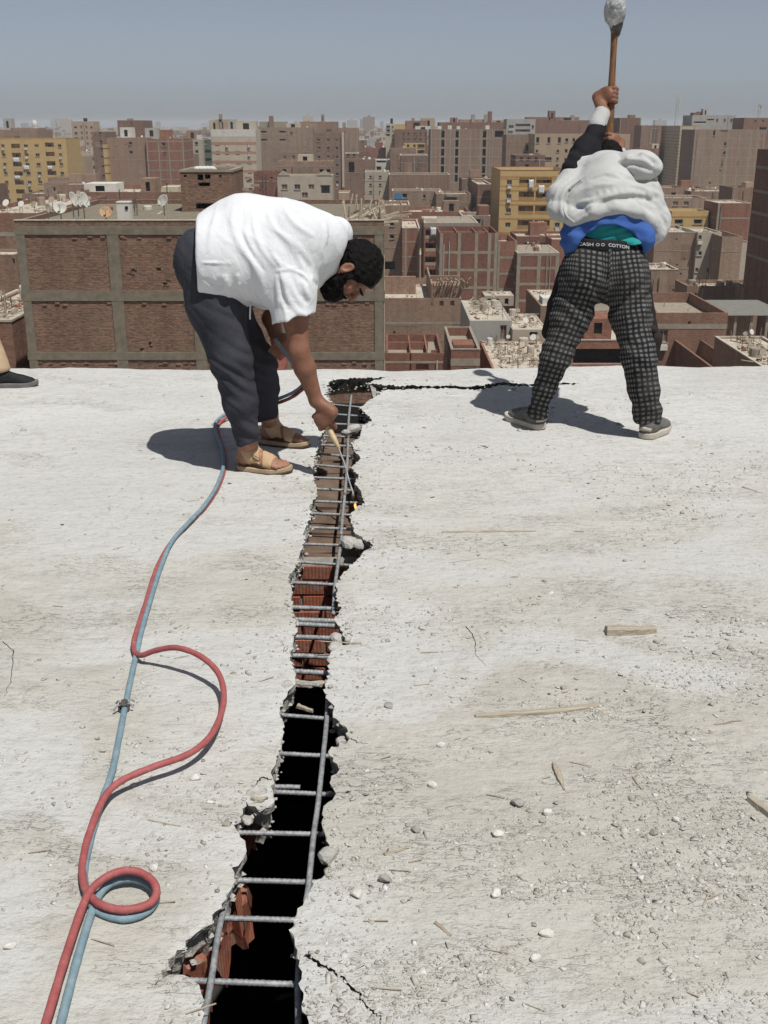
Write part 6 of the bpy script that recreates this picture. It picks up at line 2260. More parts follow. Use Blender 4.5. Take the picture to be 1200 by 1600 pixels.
# waistband and lettering
wbF = Field((.85, 5.55, .95), (1.45, 6.2, 1.3), .005)
wbF.cap(at(944, 392, 5.87), at(945, 378, 5.88), .188, .182, .0, flat=(0, 1, 0), fl=.72)
wbF.plane(at(944, 379.5, 5.74), (.03, -.30, 1), .003)
wbF.plane(at(944, 393, 5.74), (-.03, .30, -1), .003)
wb = wbF.build('waistband', M_BAND, man2)
bpy.context.view_layer.update()
dg = bpy.context.evaluated_depsgraph_get()
def letters(txt, xa, xb, ya, yb):
    cu = bpy.data.curves.new('letters', 'FONT')
    cu.body = txt
    cu.size = 1.0
    ob = bpy.data.objects.new('letters', cu)
    COL.objects.link(ob)
    bpy.context.view_layer.update()
    me = bpy.data.meshes.new_from_object(ob.evaluated_get(bpy.context.evaluated_depsgraph_get()))
    bpy.data.objects.remove(ob)
    co = np.empty(len(me.vertices) * 3, np.float32)
    me.vertices.foreach_get('co', co)
    co = co.reshape(-1, 3)
    u = (co[:, 0] - co[:, 0].min()) / np.ptp(co[:, 0])
    v = (co[:, 1] - co[:, 1].min()) / np.ptp(co[:, 1])
    out = []
    for a, b in zip(u, v):
        px = xa + (xb - xa) * a
        py = ya + (yb - ya) * a - 5.0 * b
        d = ray(px, py)
        org = Vector((0, 0, CAMZ))
        iw = wb.matrix_world.inverted()
        hit, loc, nrm, _ = wb.ray_cast(iw @ (org + d * 4.5), d.normalized())
        if hit:
            q = wb.matrix_world @ loc
        else:
            q = at(px, py, 5.75)
        out.append(q - d.normalized() * .004)
    for i, q in enumerate(out):
        me.vertices[i].co = q
    me.materials.append(M_LETTER)
    o = bpy.data.objects.new('lettering', me)
    link(o, wb)
    o.matrix_parent_inverse = world_of(wb).inverted()
    return o
letters('CASH', 903, 927, 383.5, 384.5)
letters('COTTON', 951, 983, 385.0, 389.0)
for xq in (934, 942):
    m = MB()
    d = ray(xq, 382)
    pts = []
    for k in range(9):
        t_ = 2 * math.pi * k / 8
        px, py = xq + 2.6 * math.cos(t_), 382.5 + 2.0 * math.sin(t_)
        dd = ray(px, py)
        hit, loc, nrm, _ = wb.ray_cast(wb.matrix_world.inverted() @ (Vector((0, 0, CAMZ)) + dd * 4.5), dd.normalized())
        pts.append((wb.matrix_world @ loc if hit else at(px, py, 5.75)) - dd.normalized() * .003)
    vs, fs = sweep(pts, .0014, 5)
    mesh_obj('printed_emblem', vs, fs, M_LETTER, wb, True)

# --- teal and blue shirts
F = Field((.75, 5.5, .9), (1.6, 6.35, 1.5), .0052)
F.cap(at(948, 372, 5.92), at(952, 352, 5.98), .194, .19, .02, flat=(0, 1, 0), fl=.74)
F.ell(at(988, 384, 5.84), (.070, .10, .05), .05)
F.plane(at(950, 389, 5.76), (.14, .10, -1), .006)
F.plane(at(950, 348, 5.9), (0, 0, 1), .006)
F.warp(lambda x, y, z: .007 * np.sin((z * 1.0 - .25 * x) * 190 + 3 * vnoise(x * 6, y * 6, z * 9)) * (.4 + .6 * vnoise(x * 5, y * 5, z * 4)) + .003 * fbm(x * 12, y * 12, z * 20, 2))
F.build('teal_shirt', M_TEAL, man2)
F = Field((.75, 5.5, .9), (1.6, 6.35, 1.5), .0052)
F.cap(at(947, 360, 5.94), at(950, 345, 5.98), .222, .215, .02, flat=(0, 1, 0), fl=.86)
F.ell(at(895, 374, 5.90), (.058, .12, .085), .05).ell(at(1004, 372, 5.87), (.062, .11, .075), .05)
F.plane(at(950, 328, 5.9), (0, 0, 1), .01)
# the lower edge hangs in an arch over the waist
F.cap(at(952, 404, 5.6), at(952, 404, 6.1), .172, .172, .004, op='cut')
F.warp(lambda x, y, z: .007 * np.sin((z + .15 * x) * 130 + 3 * vnoise(x * 6, y * 6, z * 9)) * (.5 + .5 * vnoise(x * 5, y * 5, z * 4)) - .006 * np.abs(vnoise(x * 9, y * 9, z * 16)) + .003 * fbm(x * 12, y * 12, z * 20, 2))
F.build('blue_shirt', M_BLUE, man2)

# --- white hooded top
def surf_curve(ob, pix, r, mat, name, lift=.003, n=8):
    """a cord laid on a surface where it is seen"""
    bpy.context.view_layer.update()
    iw = ob.matrix_world.inverted()
    out = []
    for q in catmull([Vector((x, y, 0)) for x, y in pix], n):
        dd = ray(q.x, q.y).normalized()
        hit, loc, nrm, _ = ob.ray_cast(iw @ (Vector((0, 0, CAMZ)) + dd * 4.4), dd)
        if hit:
            out.append(ob.matrix_world @ loc - dd * lift)
    if len(out) > 3:
        vs, fs = sweep(out, r, 6)
        return mesh_obj(name, vs, fs, mat, ob, True)
F = Field((.75, 5.5, .9), (1.85, 6.6, 1.75), .0056)
F.cap(at(946, 321, 6.02), at(950, 292, 6.12), .214, .19, .05, flat=(0, 1, 0), fl=.95)
F.cap(at(902, 312, 6.04), at(1000, 312, 6.04), .118, .122, .05)
F.chain((at(893, 290, 6.10), at(877, 310, 6.02), at(870, 324, 5.98)), (.080, .072, .052), .05)
F.chain((at(876, 333, 5.95), at(898, 342, 5.85), at(928, 332, 5.79), at(960, 325, 5.775), at(990, 330, 5.80), at(1014, 346, 5.88)), (.036, .028, .026, .026, .028, .036), .055)
F.chain((at(1005, 318, 6.0), at(1027, 340, 5.96), at(1034, 356, 5.94)), (.09, .060, .040), .05)
F.chain((at(1024, 352, 5.92), at(1028, 366, 5.91), at(1019, 382, 5.90)), (.036, .028, .012), .03)
F.chain((slL, at(905, 264, 6.18)), (.080, .072), .04)
def body_folds(x, y, z):
    q = z + .10 * (x - 1.2) - .55 * (x - 1.2) ** 2
    a = .010 * np.sin(q * 62 + 2.6 * vnoise(x * 4, y * 4, z * 5)) * np.clip(.15 + 1.2 * vnoise(x * 4.1, y * 4.1, z * 4.1 + 5), 0, 1)
    rid = -.015 * np.abs(vnoise(x * 4.2 + 2, y * 4.2, z * 9 + 1.8 * x)) ** .8 + .005
    r2 = -.010 * np.abs(vnoise(x * 8.5 + 4 * z, y * 8, z * 15 - 2 * x)) ** .8 + .003
    return a * .25 + rid * 1.15 + r2 + .003 * fbm(x * 9, y * 9, z * 14, 3)
F.warp(body_folds)
def cp2(l):
    return [(780 + x / 3.75, y / 3.75) for x, y in l]
for l, r_f, rs in (([(690, 1000), (760, 1050), (870, 1062)], .012, -.5), ([(380, 1180), (480, 1192), (640, 1152), (760, 1132), (860, 1138)], .013, .5), ([(430, 1296), (520, 1232), (640, 1176), (780, 1156), (900, 1186), (1000, 1284)], .010, -.55),
                   ([(490, 1030), (402, 1100), (368, 1172), (374, 1260), (412, 1312)], .009, .6), ([(505, 1040), (425, 1100), (392, 1170), (396, 1250)], .011, -.5), ([(300, 1190), (330, 1130), (400, 1060)], .010, -.4), ([(480, 1120), (580, 1085), (680, 1080)], .010, .45),
                   ([(520, 1060), (620, 1030), (720, 1050)], .010, -.45), ([(420, 1230), (500, 1200), (600, 1160)], .008, -.5), ([(880, 1100), (940, 1150), (990, 1230)], .011, .5), ([(900, 1080), (915, 1130), (910, 1180)], .010, -.5), ([(920, 1220), (960, 1280), (980, 1340)], .010, -.5),
                   ([(760, 1085), (840, 1100), (900, 1140)], .009, .45), ([(420, 1040), (350, 1110), (310, 1200)], .008, .45)):
    F.fold(cp2(l), r_f * 1.25, rs * .036)
for x_ in range(560, 900, 21):
    yy = 1180 - 46 * math.sin((x_ - 480) / 420 * 3.14) 
    F.fold(cp2([(x_, yy - 34), (x_ + 6, yy - 14), (x_ + 4, yy + 6)]), .008, .0035 if (x_ // 21) % 2 else -.003)
jk_ = F.build('hooded_top', M_WHITEFLEECE, man2, 1)
# the hood, thrown forward over the neck, with its rolled rim
F = Field((.95, 5.7, 1.2), (1.75, 6.5, 1.72), .005)
F.chain((at(922, 282, 6.11), at(950, 275, 6.08), at(982, 265, 6.06)), (.070, .085, .095), .05)
F.ell(at(1001, 261, 6.04), (.112, .12, .085), .04)
F.warp(lambda x, y, z: .007 * np.sin((z * .8 - .5 * x) * 75 + 2.5 * vnoise(x * 6, y * 6, z * 6)) * np.clip(.3 + vnoise(x * 6, y * 6, z * 6 + 3), 0, 1) + .004 * fbm(x * 14, y * 14, z * 14, 2))
F.chain((at(962, 256, 5.99), at(982, 247, 5.965), at(1004, 244, 5.95), at(1022, 252, 5.96), at(1027, 265, 5.97), at(1014, 276, 5.97), at(992, 277, 5.96)), (.012, .014, .016, .016, .016, .014, .012), .018)
for l, r_f, rs in (([(752, 922), (850, 906), (912, 962)], .009, -.55), ([(700, 985), (790, 960), (880, 990), (925, 1020)], .010, -.5), ([(560, 985), (640, 965), (720, 975)], .010, .5), ([(640, 1000), (720, 1000), (800, 1030)], .009, -.5), ([(780, 940), (850, 945), (900, 985)], .008, .5)):
    F.fold(cp2(l), r_f * 1.25, rs * .036)
hood_ = F.build('hood', M_WHITEFLEECE, jk_, 1)
surf_curve(jk_, [(912, 283), (898, 293), (886, 308), (881, 324), (886, 338), (898, 348)], .0055, M_WHITEFLEECE, 'zip_edge', .001)
surf_curve(jk_, [(908, 283), (899, 290), (890, 298)], .010, mottled('grey_lining', (.16, .155, .15), (.24, .235, .23), 12, .9, .2), 'pocket_welt', .001)
# black sleeves and pale cuffs
F = Field((.8, 5.9, 1.2), (1.75, 6.7, 1.85), .0055)
F.chain((at(897, 276, 6.15), elL, at(935, 198, 6.33)), (.085, .072, .050), .03)
F.warp(lambda x, y, z: .003 * np.sin(z * 70 + x * 40 + 4 * vnoise(x * 9, y * 9, z * 9)) - .009 * np.abs(vnoise(x * 11, y * 11, z * 15)) + .004 + .004 * fbm(x * 12, y * 12, z * 12, 3))
F.build('black_sleeve', M_BLACKJ, man2)
F = Field((.8, 5.9, 1.2), (1.75, 6.7, 1.85), .0055)
F.chain((at(995, 272, 6.18), elR, at(972, 252, 6.34)), (.085, .065, .048), .03)
F.chain((at(958, 256, 6.30), at(985, 258, 6.28)), (.045, .05), .03)
F.build('black_sleeve', M_BLACKJ, man2)
for a_, b_, r_c in ((at(933, 196, 6.335), at(942, 174, 6.38), .050), (at(975, 254, 6.33), at(966, 238, 6.345), .046)):
    F = Field(np.minimum(A3(a_), A3(b_)) - .1, np.maximum(A3(a_), A3(b_)) + .1, .0045)
    F.cap(a_, b_, r_c, r_c * .86, .0)
    dv = unit(A3(b_) - A3(a_))
    F.plane(A3(b_) + dv * .004, dv, .004)
    F.warp(lambda x, y, z: .003 * fbm(x * 25, y * 25, z * 25, 2))
    F.build('cuff', M_WHITEFLEECE, man2)

# --- shoes
def shoe(o_, f_, root_p, upper, solem, name='shoe', sc=1.08, ank=None):
    f_ = unit(f_)
    s_ = np.cross((0, 0, 1), f_)
    so = sole_field(o_, f_, s_, .003, .030, .004, .006, sc).build(name, solem, root_p)
    so.name = name
    U = Field(A3(o_) + np.array((-.3, -.3, -.01)), A3(o_) + np.array((.36, .36, .2)), .0042)
    L = lambda a, b, c_: A3(o_) + (f_ * a + s_ * b) * sc + np.array((0, 0, c_ * sc))
    U.ell(L(.045, 0, .055), (.050 * sc, .042 * sc, .055 * sc), .02, R=(f_, s_, (0, 0, 1)))
    U.cap(L(.06, 0, .07), L(.17, 0, .045), .048 * sc, .036 * sc, .03)
    U.ell(L(.19, .003, .036), (.075 * sc, .046 * sc, .034 * sc), .025, R=(f_, s_, (0, 0, 1)))
    U.cap(L(.055, 0, .09), L(.05, 0, .11), .040 * sc, .040 * sc, .015)
    U.cap(L(.055, 0, .10), L(.05, 0, .16), .034 * sc, .036 * sc, .0, op='cut')
    U.plane(L(0, 0, .018), (0, 0, -1), .0)
    U.warp(lambda x, y, z: .002 * fbm(x * 40, y * 40, z * 40, 2))
    U.build('upper', upper, so)
    # laces
    for k in range(3):
        a = L(.105 + .022 * k, -.022, .086 - .012 * k)
        b = L(.112 + .022 * k, .022, .086 - .012 * k)
        c_ = L(.108 + .022 * k, 0, .097 - .013 * k)
        vs, fs = sweep(catmull([Vector(map(float, a)), Vector(map(float, c_)), Vector(map(float, b))], 5), .003, 5)
        mesh_obj('lace', vs, fs, solem, so, True)
    # heel tab
    vs, fs = sweep(catmull([Vector(map(float, L(.012, -.030, .05))), Vector(map(float, L(-.004, 0, .055))), Vector(map(float, L(.012, .030, .05)))], 6), .012, 6)
    mesh_obj('heel_tab', vs, fs, solem if upper is M_SHOE else upper, so, True)
    return so
oL = gr(846, 671)
shoe(oL, (-.50, .80, 0), man2, M_SHOE, M_SHOESOLE, 'shoe', 1.05)
oR = gr(1006, 686)
shoe(oR, (.62, .75, 0), man2, M_SHOE, M_SHOESOLE, 'shoe', 1.05)

# ---------------------------------------------------------------- sledgehammer
ham = empty('sledgehammer', tuple(hmA), 'sledgehammer with brown wooden handle and plastic wrapped head held overhead', 'hammer')
t = NT('worn_hardwood')
p = t.pos()
gn = t.noise(t.mapping(p, (9, 9, 1.2)), 9, 5, .6)
t.set(Base_Color=t.ramp(gn, [(.25, (.045, .020, .010)), (.5, (.16, .075, .032)), (.75, (.27, .13, .05))]), Roughness=.5, Specular_IOR_Level=.4)
hp = [Vector(map(float, A3(hmA) - haxis * .03)).lerp(Vector(hmB), i / 14) for i in range(15)]
vs, fs = sweep(hp, lambda i: .0205 + .003 * math.sin(i * .45) + (.003 if i == 0 else 0), 12)
mesh_obj('handle', vs, fs, t.m, ham, True)
hc2 = A3(at(960.5, 19, 6.52))
m = MB()
m.lathe([(.03, -.085), (.036, -.075), (.036, -.03), (.030, -.02), (.030, .02), (.036, .03), (.036, .075), (.03, .085)], hc2, (0.15, 1, 0.1), 8)
m.build('steel_head', M_STEEL, ham)
F = Field(hc2 - .2, hc2 + .2, .004)
F.ell(hc2 + np.array((0, 0, .012)), (.055, .105, .080), .0)
F.cap(hc2 + np.array((.008, 0, -.04)), hc2 + np.array((.010, 0, -.090)), .042, .026, .03)
F.warp(lambda x, y, z: .010 * np.abs(fbm(x * 22, y * 22, z * 22, 3)) - .004 + .004 * np.abs(vnoise(x * 60, y * 60, z * 60)))
t = NT('clear_plastic_wrap')
p = t.pos()
t.set(Base_Color=t.ramp(t.noise(p, 22, 5, .7), [(.36, (.26, .27, .275)), (.52, (.46, .47, .475)), (.66, (.74, .75, .75))]), Roughness=.22, Specular_IOR_Level=.6)
t.set(Normal=t.bump(t.noise(p, 45, 5, .7), .9, .02))
F.build('plastic_wrap', t.m, ham, 0)
F = Field(hc2 - .2, hc2 + .2, .004)
F.cap(hc2 + np.array((.010, -.012, -.045)), hc2 + np.array((.013, 0, -.105)), .043, .027, .0)
F.plane(hc2 + np.array((0, 0, -.040)), (.25, 0, 1), .004)
F.warp(lambda x, y, z: .007 * np.abs(fbm(x * 30, y * 30, z * 30, 3)))
F.build('dark_binding', mottled('dark_tape', (.02, .02, .02), (.09, .088, .08), 25, .35, .7, .01, 60, .5), ham, 0)

# ================================================================== MAN 3: only a shoe and a trouser hem reach into the picture
f3 = unit((1, .05, 0))
o3 = gr(0, 605)
o3 = Vector((o3.x - .035, o3.y, 0))
man3 = empty('person', (o3.x, o3.y, 0), 'person at the left edge of whom only a black shoe and beige trouser hem show', 'person')
b3 = A3(o3)
shoe(o3, f3, man3, M_BSHOE, mottled('grey_sole', (.12, .12, .115), (.19, .185, .175), 16, .8, .2), 'shoe', 1.0)
o3b = Vector((o3.x - .35, o3.y + .22, 0))
shoe(o3b, f3, man3, M_BSHOE, M_SHOESOLE, 'shoe', 1.0)
kA, kB = b3 + (-.08, .02, .48), A3(o3b) + (.03, 0, .50)
hp3 = b3 + (-.25, .12, .92)
F = Field(b3 + (-.75, -.35, .03), b3 + (.2, .6, 1.12), .008)
F.chain((hp3 + (0, -.1, 0), kA, b3 + (.045, 0, .13)), (.13, .09, .068), .04)
F.chain((hp3 + (0, .1, 0), kB, A3(o3b) + (.05, 0, .13)), (.13, .09, .068), .04)
F.plane(b3 + (0, 0, .085), (.25, 0, -1), .005)
F.warp(lambda x, y, z: .008 * fbm(x * 10, y * 10, z * 22, 3))
F.build('trousers', M_TAN, man3)
F = Field(b3 + (-.7, -.4, .8), b3 + (.25, .65, 1.62), .009)
F.cap(hp3, hp3 + (.02, 0, .45), .15, .17, .05)
F.cap(hp3 + (.02, -.17, .46), hp3 + (.02, .17, .46), .075, .075, .05)
F.cap(hp3 + (.02, -.19, .45), hp3 + (.0, -.24, .2), .07, .055, .03).cap(hp3 + (.02, .19, .45), hp3 + (.0, .24, .2), .07, .055, .03)
F.plane(hp3 + (0, 0, -.05), (0, 0, -1), .01)
F.build('shirt', M_BLUE, man3)
F = Field(b3 + (-.7, -.45, .05), b3 + (.3, .7, 1.9), .008)
F.cap(hp3, hp3 + (.02, 0, .48), .11, .11, .05).cap(hp3 + (.02, 0, .48), hp3 + (.03, 0, .60), .06, .055, .03)
HL3, HR3 = head(F, hp3 + (.045, 0, .68), (0, 0, 1), (1, 0, 0), (0, -1, 0), 1.0)
for q in (-1, 1):
    e_ = hp3 + (.0, q * .24, .2)
    wq = hp3 + (.08, q * .23, -.03)
    F.cap(hp3 + (.02, q * .19, .45), e_, .05, .042, .03).cap(e_, wq, .042, .028, .02)
    grip(F, wq + (.035, 0, -.075), (1, 0, .1), (0, q * 1.0, 0), (0.1, 0, -1), .012, 1.0)
F.cap(b3 + (.05, 0, .06), kA, .035, .05, .03).cap(A3(o3b) + (.05, 0, .06), kB, .035, .05, .03)
F.build('body', M_SKIN, man3)
F = Field(hp3 + (-.15, -.2, .5), hp3 + (.25, .2, .9), .005)
F.ell(HL3(0, -.018, .045), (.086, .108, .102), .0, R=HR3)
F.plane(HL3(0, .066, .040), (.86, 0, -.5), .012)
F.plane(HL3(0, 0, -.02), (.5, 0, -.8), .012)
F.build('hair', M_HAIR, man3, 0)
# ================================================================== HOSES, TORCH, DEBRIS
def rubber(name, c1, c2):
    t = NT(name)
    p = t.pos()
    c = t.ramp(t.noise(p, 25, 6, .75), [(.30, c1), (.60, c2), (.85, (.38, .36, .33))])
    t.set(Base_Color=c, Roughness=.65, Specular_IOR_Level=.3)
    t.set(Normal=t.bump(t.noise(p, 120, 4, .6), .3, .002))
    return t.m
M_HRED = rubber('dusty_red_rubber', (.27, .062, .062), (.36, .105, .10))
M_HBLUE = rubber('dusty_blue_rubber', (.125, .20, .245), (.215, .30, .34))
HR_ = .0090
red = [(48, 1660, .012), (70, 1600, .022), (100, 1500, .026), (130, 1413, .030), (150, 1383, .040), (182, 1364, .050), (213, 1362, .050), (237, 1375, .042), (244, 1395, .034), (230, 1413, .030), (196, 1422, .030), (165, 1417, .030),
       (145, 1404, .024), (132, 1382, .018), (129, 1350, .016), (138, 1305, .024), (160, 1250, .034), (188, 1221, .044), (240, 1198, .050), (297, 1177, .050), (332, 1146, .046), (349, 1098, .040), (342, 1055, .062), (314, 1026, .085), (277, 1012, .088), (245, 1016, .060), (222, 1024, .030),
       (211, 1019, .014), (209, 1003, .011), (215, 980, .011), (228, 940, .011), (244, 890, .011), (265, 852, .010), (292, 822, .009), (318, 796, .009), (339, 765, .009), (350, 735, .009), (350, 706, .009), (343, 684, .009), (341, 666, .010), (352, 654, .018), (380, 643, .04), (410, 636, .06)]
blue = [(76, 1660, .010), (94, 1600, .010), (121, 1500, .010), (148, 1415, .010), (166, 1386, .016), (190, 1375, .022), (214, 1375, .022), (236, 1385, .018), (244, 1402, .012), (230, 1424, .010), (198, 1436, .010), (165, 1430, .010),
        (146, 1417, .010), (135, 1396, .010), (131, 1362, .010), (141, 1312, .011), (160, 1250, .011), (176, 1205, .011), (187, 1150, .011), (196, 1100, .011), (205, 1055, .011), (214, 1015, .011), (221, 985, .011), (236, 935, .011), (252, 885, .011), (269, 846, .016), (293, 818, .024),
        (318, 791, .025), (338, 760, .025), (349, 728, .025), (347, 700, .025), (339, 680, .025), (336, 664, .024), (341, 655, .018), (352, 648, .026), (380, 639, .045), (410, 632, .065)]
def hose(pix, mat, label, off):
    pts = [gr(*p) for p in pix]
    e = Vector((0, 0, off))
    tail = [at(436, 629, 5.62) + e, at(462, 617, 5.60) + e, at(482, 596, 5.55) + e, at(478, 572, 5.46) + e, at(458, 558, 5.40) + e, at(444, 550, 5.36) + e * .7, at(432, 540, 5.30) + e * .5,
            at(431, 535, 5.25) + e * .5, at(440, 546, 5.21) + e * .3, at(456, 566, 5.16) + e * .2, at(474, 598, 5.10) + e * .2, at(492, 630, 5.055) + e * .2, at(502, 648, 5.02)]
    pts = catmull(pts + tail, 7)
    rr = random.Random(4)
    for i, q in enumerate(pts):
        k = .0025 if i < len(pts) - 80 else .0
        q.x += k * .5 * math.sin(i * .13 + off * 90)
        q.y += k * .5 * math.cos(i * .17)
    vs, fs = sweep(pts, lambda i: HR_ * (1 + .05 * math.sin(i * 1.7) * math.sin(i * .37)), 12)
    return tag(mesh_obj('gas_hose', vs, fs, mat, None, True), label, 'hose')
hose(red, M_HRED, 'red rubber gas hose curling over the roof in two loops', 0.0)
hose(blue, M_HBLUE, 'blue grey rubber gas hose lying straighter beside the red one', 0.021)
# rag tie on the hose
root = empty('hose_tie', tuple(gr(194, 1106)), 'dark wire tie knotted round the blue hose', 'tie')
c = gr(194, 1104, .012)
for k in range(4):
    pts = []
    ax = (gr(197, 1090, .012) - gr(191, 1120, .012)).normalized()
    q = ax.orthogonal().normalized()
    b = ax.cross(q)
    cc2 = c + ax * (.008 * (k - 1.5))
    for i in range(13):
        t_ = 2 * math.pi * i / 12
        pts.append(cc2 + (q * math.cos(t_) + b * math.sin(t_)) * .0135 + ax * .003 * math.sin(t_ * 2 + k))
    vs, fs = sweep(pts, .0035, 6)
    mesh_obj('wire_turn', vs, fs, mottled('dark_wire', (.05, .045, .04), (.12, .11, .10), 60, .7, .2), root, True)
for k, (dx, dy) in enumerate(((-.022, .012), (.024, -.006), (-.02, -.02), (.02, .02))):
    vs, fs = sweep(catmull([c + Vector((dx * .3, dy * .3, .008)), c + Vector((dx * .8, dy, .012)), c + Vector((dx * 1.2, dy * 1.3, .002))], 5), .003, 6)
    mesh_obj('wire_end', vs, fs, M_STEEL, root, True)

# ---- cutting torch
tor = empty('cutting_torch', tuple(hN), 'cutting torch with pale handle and thin bent steel tube held over the slot', 'torch')
ha = Vector(map(float, A3(hN) - tdir * .05))
hb = at(530, 701, 4.93)
vs, fs = sweep([ha.lerp(hb, i / 10) for i in range(11)], lambda i: (.012, .013, .013, .013, .0135, .014, .0145, .0145, .013, .010, .008)[i], 10)
t = NT('brass_handle')
p = t.pos()
t.set(Base_Color=t.ramp(t.noise(p, 30, 4, .6), [(.3, (.42, .30, .16)), (.7, (.55, .42, .25))]), Roughness=.45, Specular_IOR_Level=.5)
mesh_obj('handle', vs, fs, t.m, tor, True)
tp = catmull([hb - Vector(map(float, tdir)) * .02, at(538, 724, 4.88), at(545, 750, 4.83), at(549.5, 764, 4.80), at(551.5, 770, 4.785), gr(551.5, 779, -.035)], 8)
vs, fs = sweep(tp, lambda i: .0042 if i < len(tp) - 8 else .0055, 8)
mesh_obj('steel_tube', vs, fs, M_STEEL, tor, True)
tipp = tp[-1]
m = MB()
m.lathe([(.0085, .02), (.0095, .008), (.006, -.008), (.003, -.014)], tipp, (0, .2, 1), 10)
m.build('nozzle', plain('sooty_copper', (.10, .06, .045), .5, .4, .5), tor, True)
fm = NT('flame')
fm.t.nodes.remove(fm.b)
em = fm.t.nodes.new('ShaderNodeEmission')
em.inputs['Color'].default_value = (1.0, .42, .10, 1)
em.inputs['Strength'].default_value = 2.2
fm.t.links.new(em.outputs[0], fm.out.inputs[0])
m = MB()
m.lathe([(.001, .0), (.004, -.005), (.006, -.012), (.004, -.022), (.0015, -.030)], gr(554.5, 786, -.045), (-.1, .1, 1), 10)
tag(m.build('torch_flame', fm.m, None, True), 'small orange flame glowing at the torch tip beside the steel bar', 'flame')

# ---- loose stones, shared shapes
def rock_mesh(seed, mat, flat=.7):
    bm = bmesh.new()
    bmesh.ops.create_icosphere(bm, subdivisions=2, radius=1.0)
    P = np.array([v.co[:] for v in bm.verts])
    n = .30 * fbm(P[:, 0] * 1.1 + seed * 9.1, P[:, 1] * 1.1, P[:, 2] * 1.1, 2) + .12 * vnoise(P[:, 0] * 3 + seed, P[:, 1] * 3, P[:, 2] * 3)
    r = random.Random(seed)
    pl = [(Vector((r.gauss(0, 1), r.gauss(0, 1), r.gauss(0, 1))).normalized(), r.uniform(.55, .85)) for _ in range(7)]
    for v, k in zip(bm.verts, n):
        co = v.co * (1 + float(k))
        for nn, dd in pl:
            e = co.dot(nn) - dd
            if e > 0:
                co = co - nn * e * .85
        v.co = Vector((co.x, co.y * .85, co.z * flat))
    me = bpy.data.meshes.new('stone')
    bm.to_mesh(me)
    bm.free()
    me.materials.append(mat)
    return me
M_PALE = mottled('pale_stone', (.50, .475, .43), (.66, .64, .60), 60, .9, .4, .003, 200)
M_GREYST = mottled('grey_stone', (.24, .23, .21), (.38, .365, .335), 60, .9, .4, .003, 200)
M_CHUNK = mottled('concrete_chunk', (.33, .315, .28), (.52, .505, .47), 45, .95, .8, .006, 120)
RK = {'pale': [rock_mesh(k, M_PALE) for k in range(4)], 'grey': [rock_mesh(k + 10, M_GREYST, .6) for k in range(4)], 'chunk': [rock_mesh(k + 20, M_CHUNK, .75) for k in range(5)]}
sr = random.Random(31)
def hz_(x, y):
    return float(roof_h(np.array(x), np.array(y)))
def stone(px, py, size, kind, label, group=None, z=None, name='stone', cat='stone'):
    q = gr(px, py)
    o = bpy.data.objects.new(name, sr.choice(RK[kind]))
    o.location = (q.x, q.y, (hz_(q.x, q.y) if z is None else z) + size * .32)
    o.scale = (size * sr.uniform(.85, 1.2), size * sr.uniform(.8, 1.1), size * sr.uniform(.75, 1.0))
    o.rotation_euler = (sr.uniform(-.3, .3), sr.uniform(-.3, .3), sr.uniform(0, 6.28))
    link(o)
    return tag(o, label, cat, group)
stone(304, 1216, .0145, 'pale', 'pale round stone lying right of the red hose curve')
stone(676, 1228, .015, 'pale', 'pale rounded pebble right of the slot, left of the twisted stick')
stone(809, 1256, .022, 'grey', 'dark cracked stone with pale side, below the twisted stick')
stone(856, 1272, .014, 'pale', 'pale pebble just right of the dark cracked stone')
stone(778, 1304, .016, 'pale', 'flat pale stone below the dark cracked stone')
stone(1056, 1283, .012, 'pale', 'small pale pebble at the right, left of the wood at the edge')
stone(1022, 1304, .014, 'grey', 'grey stone at the right below the small pale pebble')
stone(17, 1480, .014, 'pale', 'pale pebble at the left edge near the bottom')
stone(775, 1396, .015, 'pale', 'pale oval stone low in the middle right area')
stone(853, 1460, .016, 'pale', 'flat grey white stone near the bottom, left of two others')
stone(602, 1375, .022, 'grey', 'grey flat stone beside the right lip of the slot')
stone(558, 1398, .018, 'pale', 'oval pale stone at the right lip of the slot')
stone(838, 1498, .014, 'pale', 'pale stone near the bottom right of centre')
stone(240, 1358, .014, 'pale', 'small white chip touching the hose loop')
stone(1140, 1014, .012, 'grey', 'small stone right of the short wooden stub')
stone(607, 1103, .016, 'grey', 'dark stone right of the slot where the brick ends')
stone(690, 1165, .012, 'pale', 'white pebble above the pale rounded pebble')
stone(650, 1295, .017, 'grey', 'grey stone among the crumbs right of the slot')
# chunks on the lips of the slot
for k, (px, py, s, lab) in enumerate(((552, 668, .050, 'pale concrete chunk resting on the bars at the far right lip'), (540, 674, .034, 'grey concrete lump beside the chunk on the far bars'), (546, 838, .05, 'concrete lump at the notch in the right lip'),
                             (563, 840, .035, 'small concrete lump at the right tip of the notch'), (528, 985, .04, 'crumbly concrete lump on the right lip beside the red brick'), (524, 1006, .028, 'small concrete lump below the crumbly one on the right lip'),
                             (402, 1236, .030, 'broken wedge of concrete on the left lip above the wider void'), (386, 1262, .024, 'stone wedged under the broken concrete at the left lip'), (534, 1140, .028, 'lump in the dark side notch of the right lip'),
                             (446, 1068, .030, 'round stone on the left lip below the brick'), (512, 1330, .034, 'pebbly lump under the right lip'))):
    stone(px, py, s, 'chunk', lab, None, -.045 if k in (2, 3, 4, 8, 11, 7) else (-.13 if k >= 13 else -.02), 'concrete_chunk', 'concrete chunk')

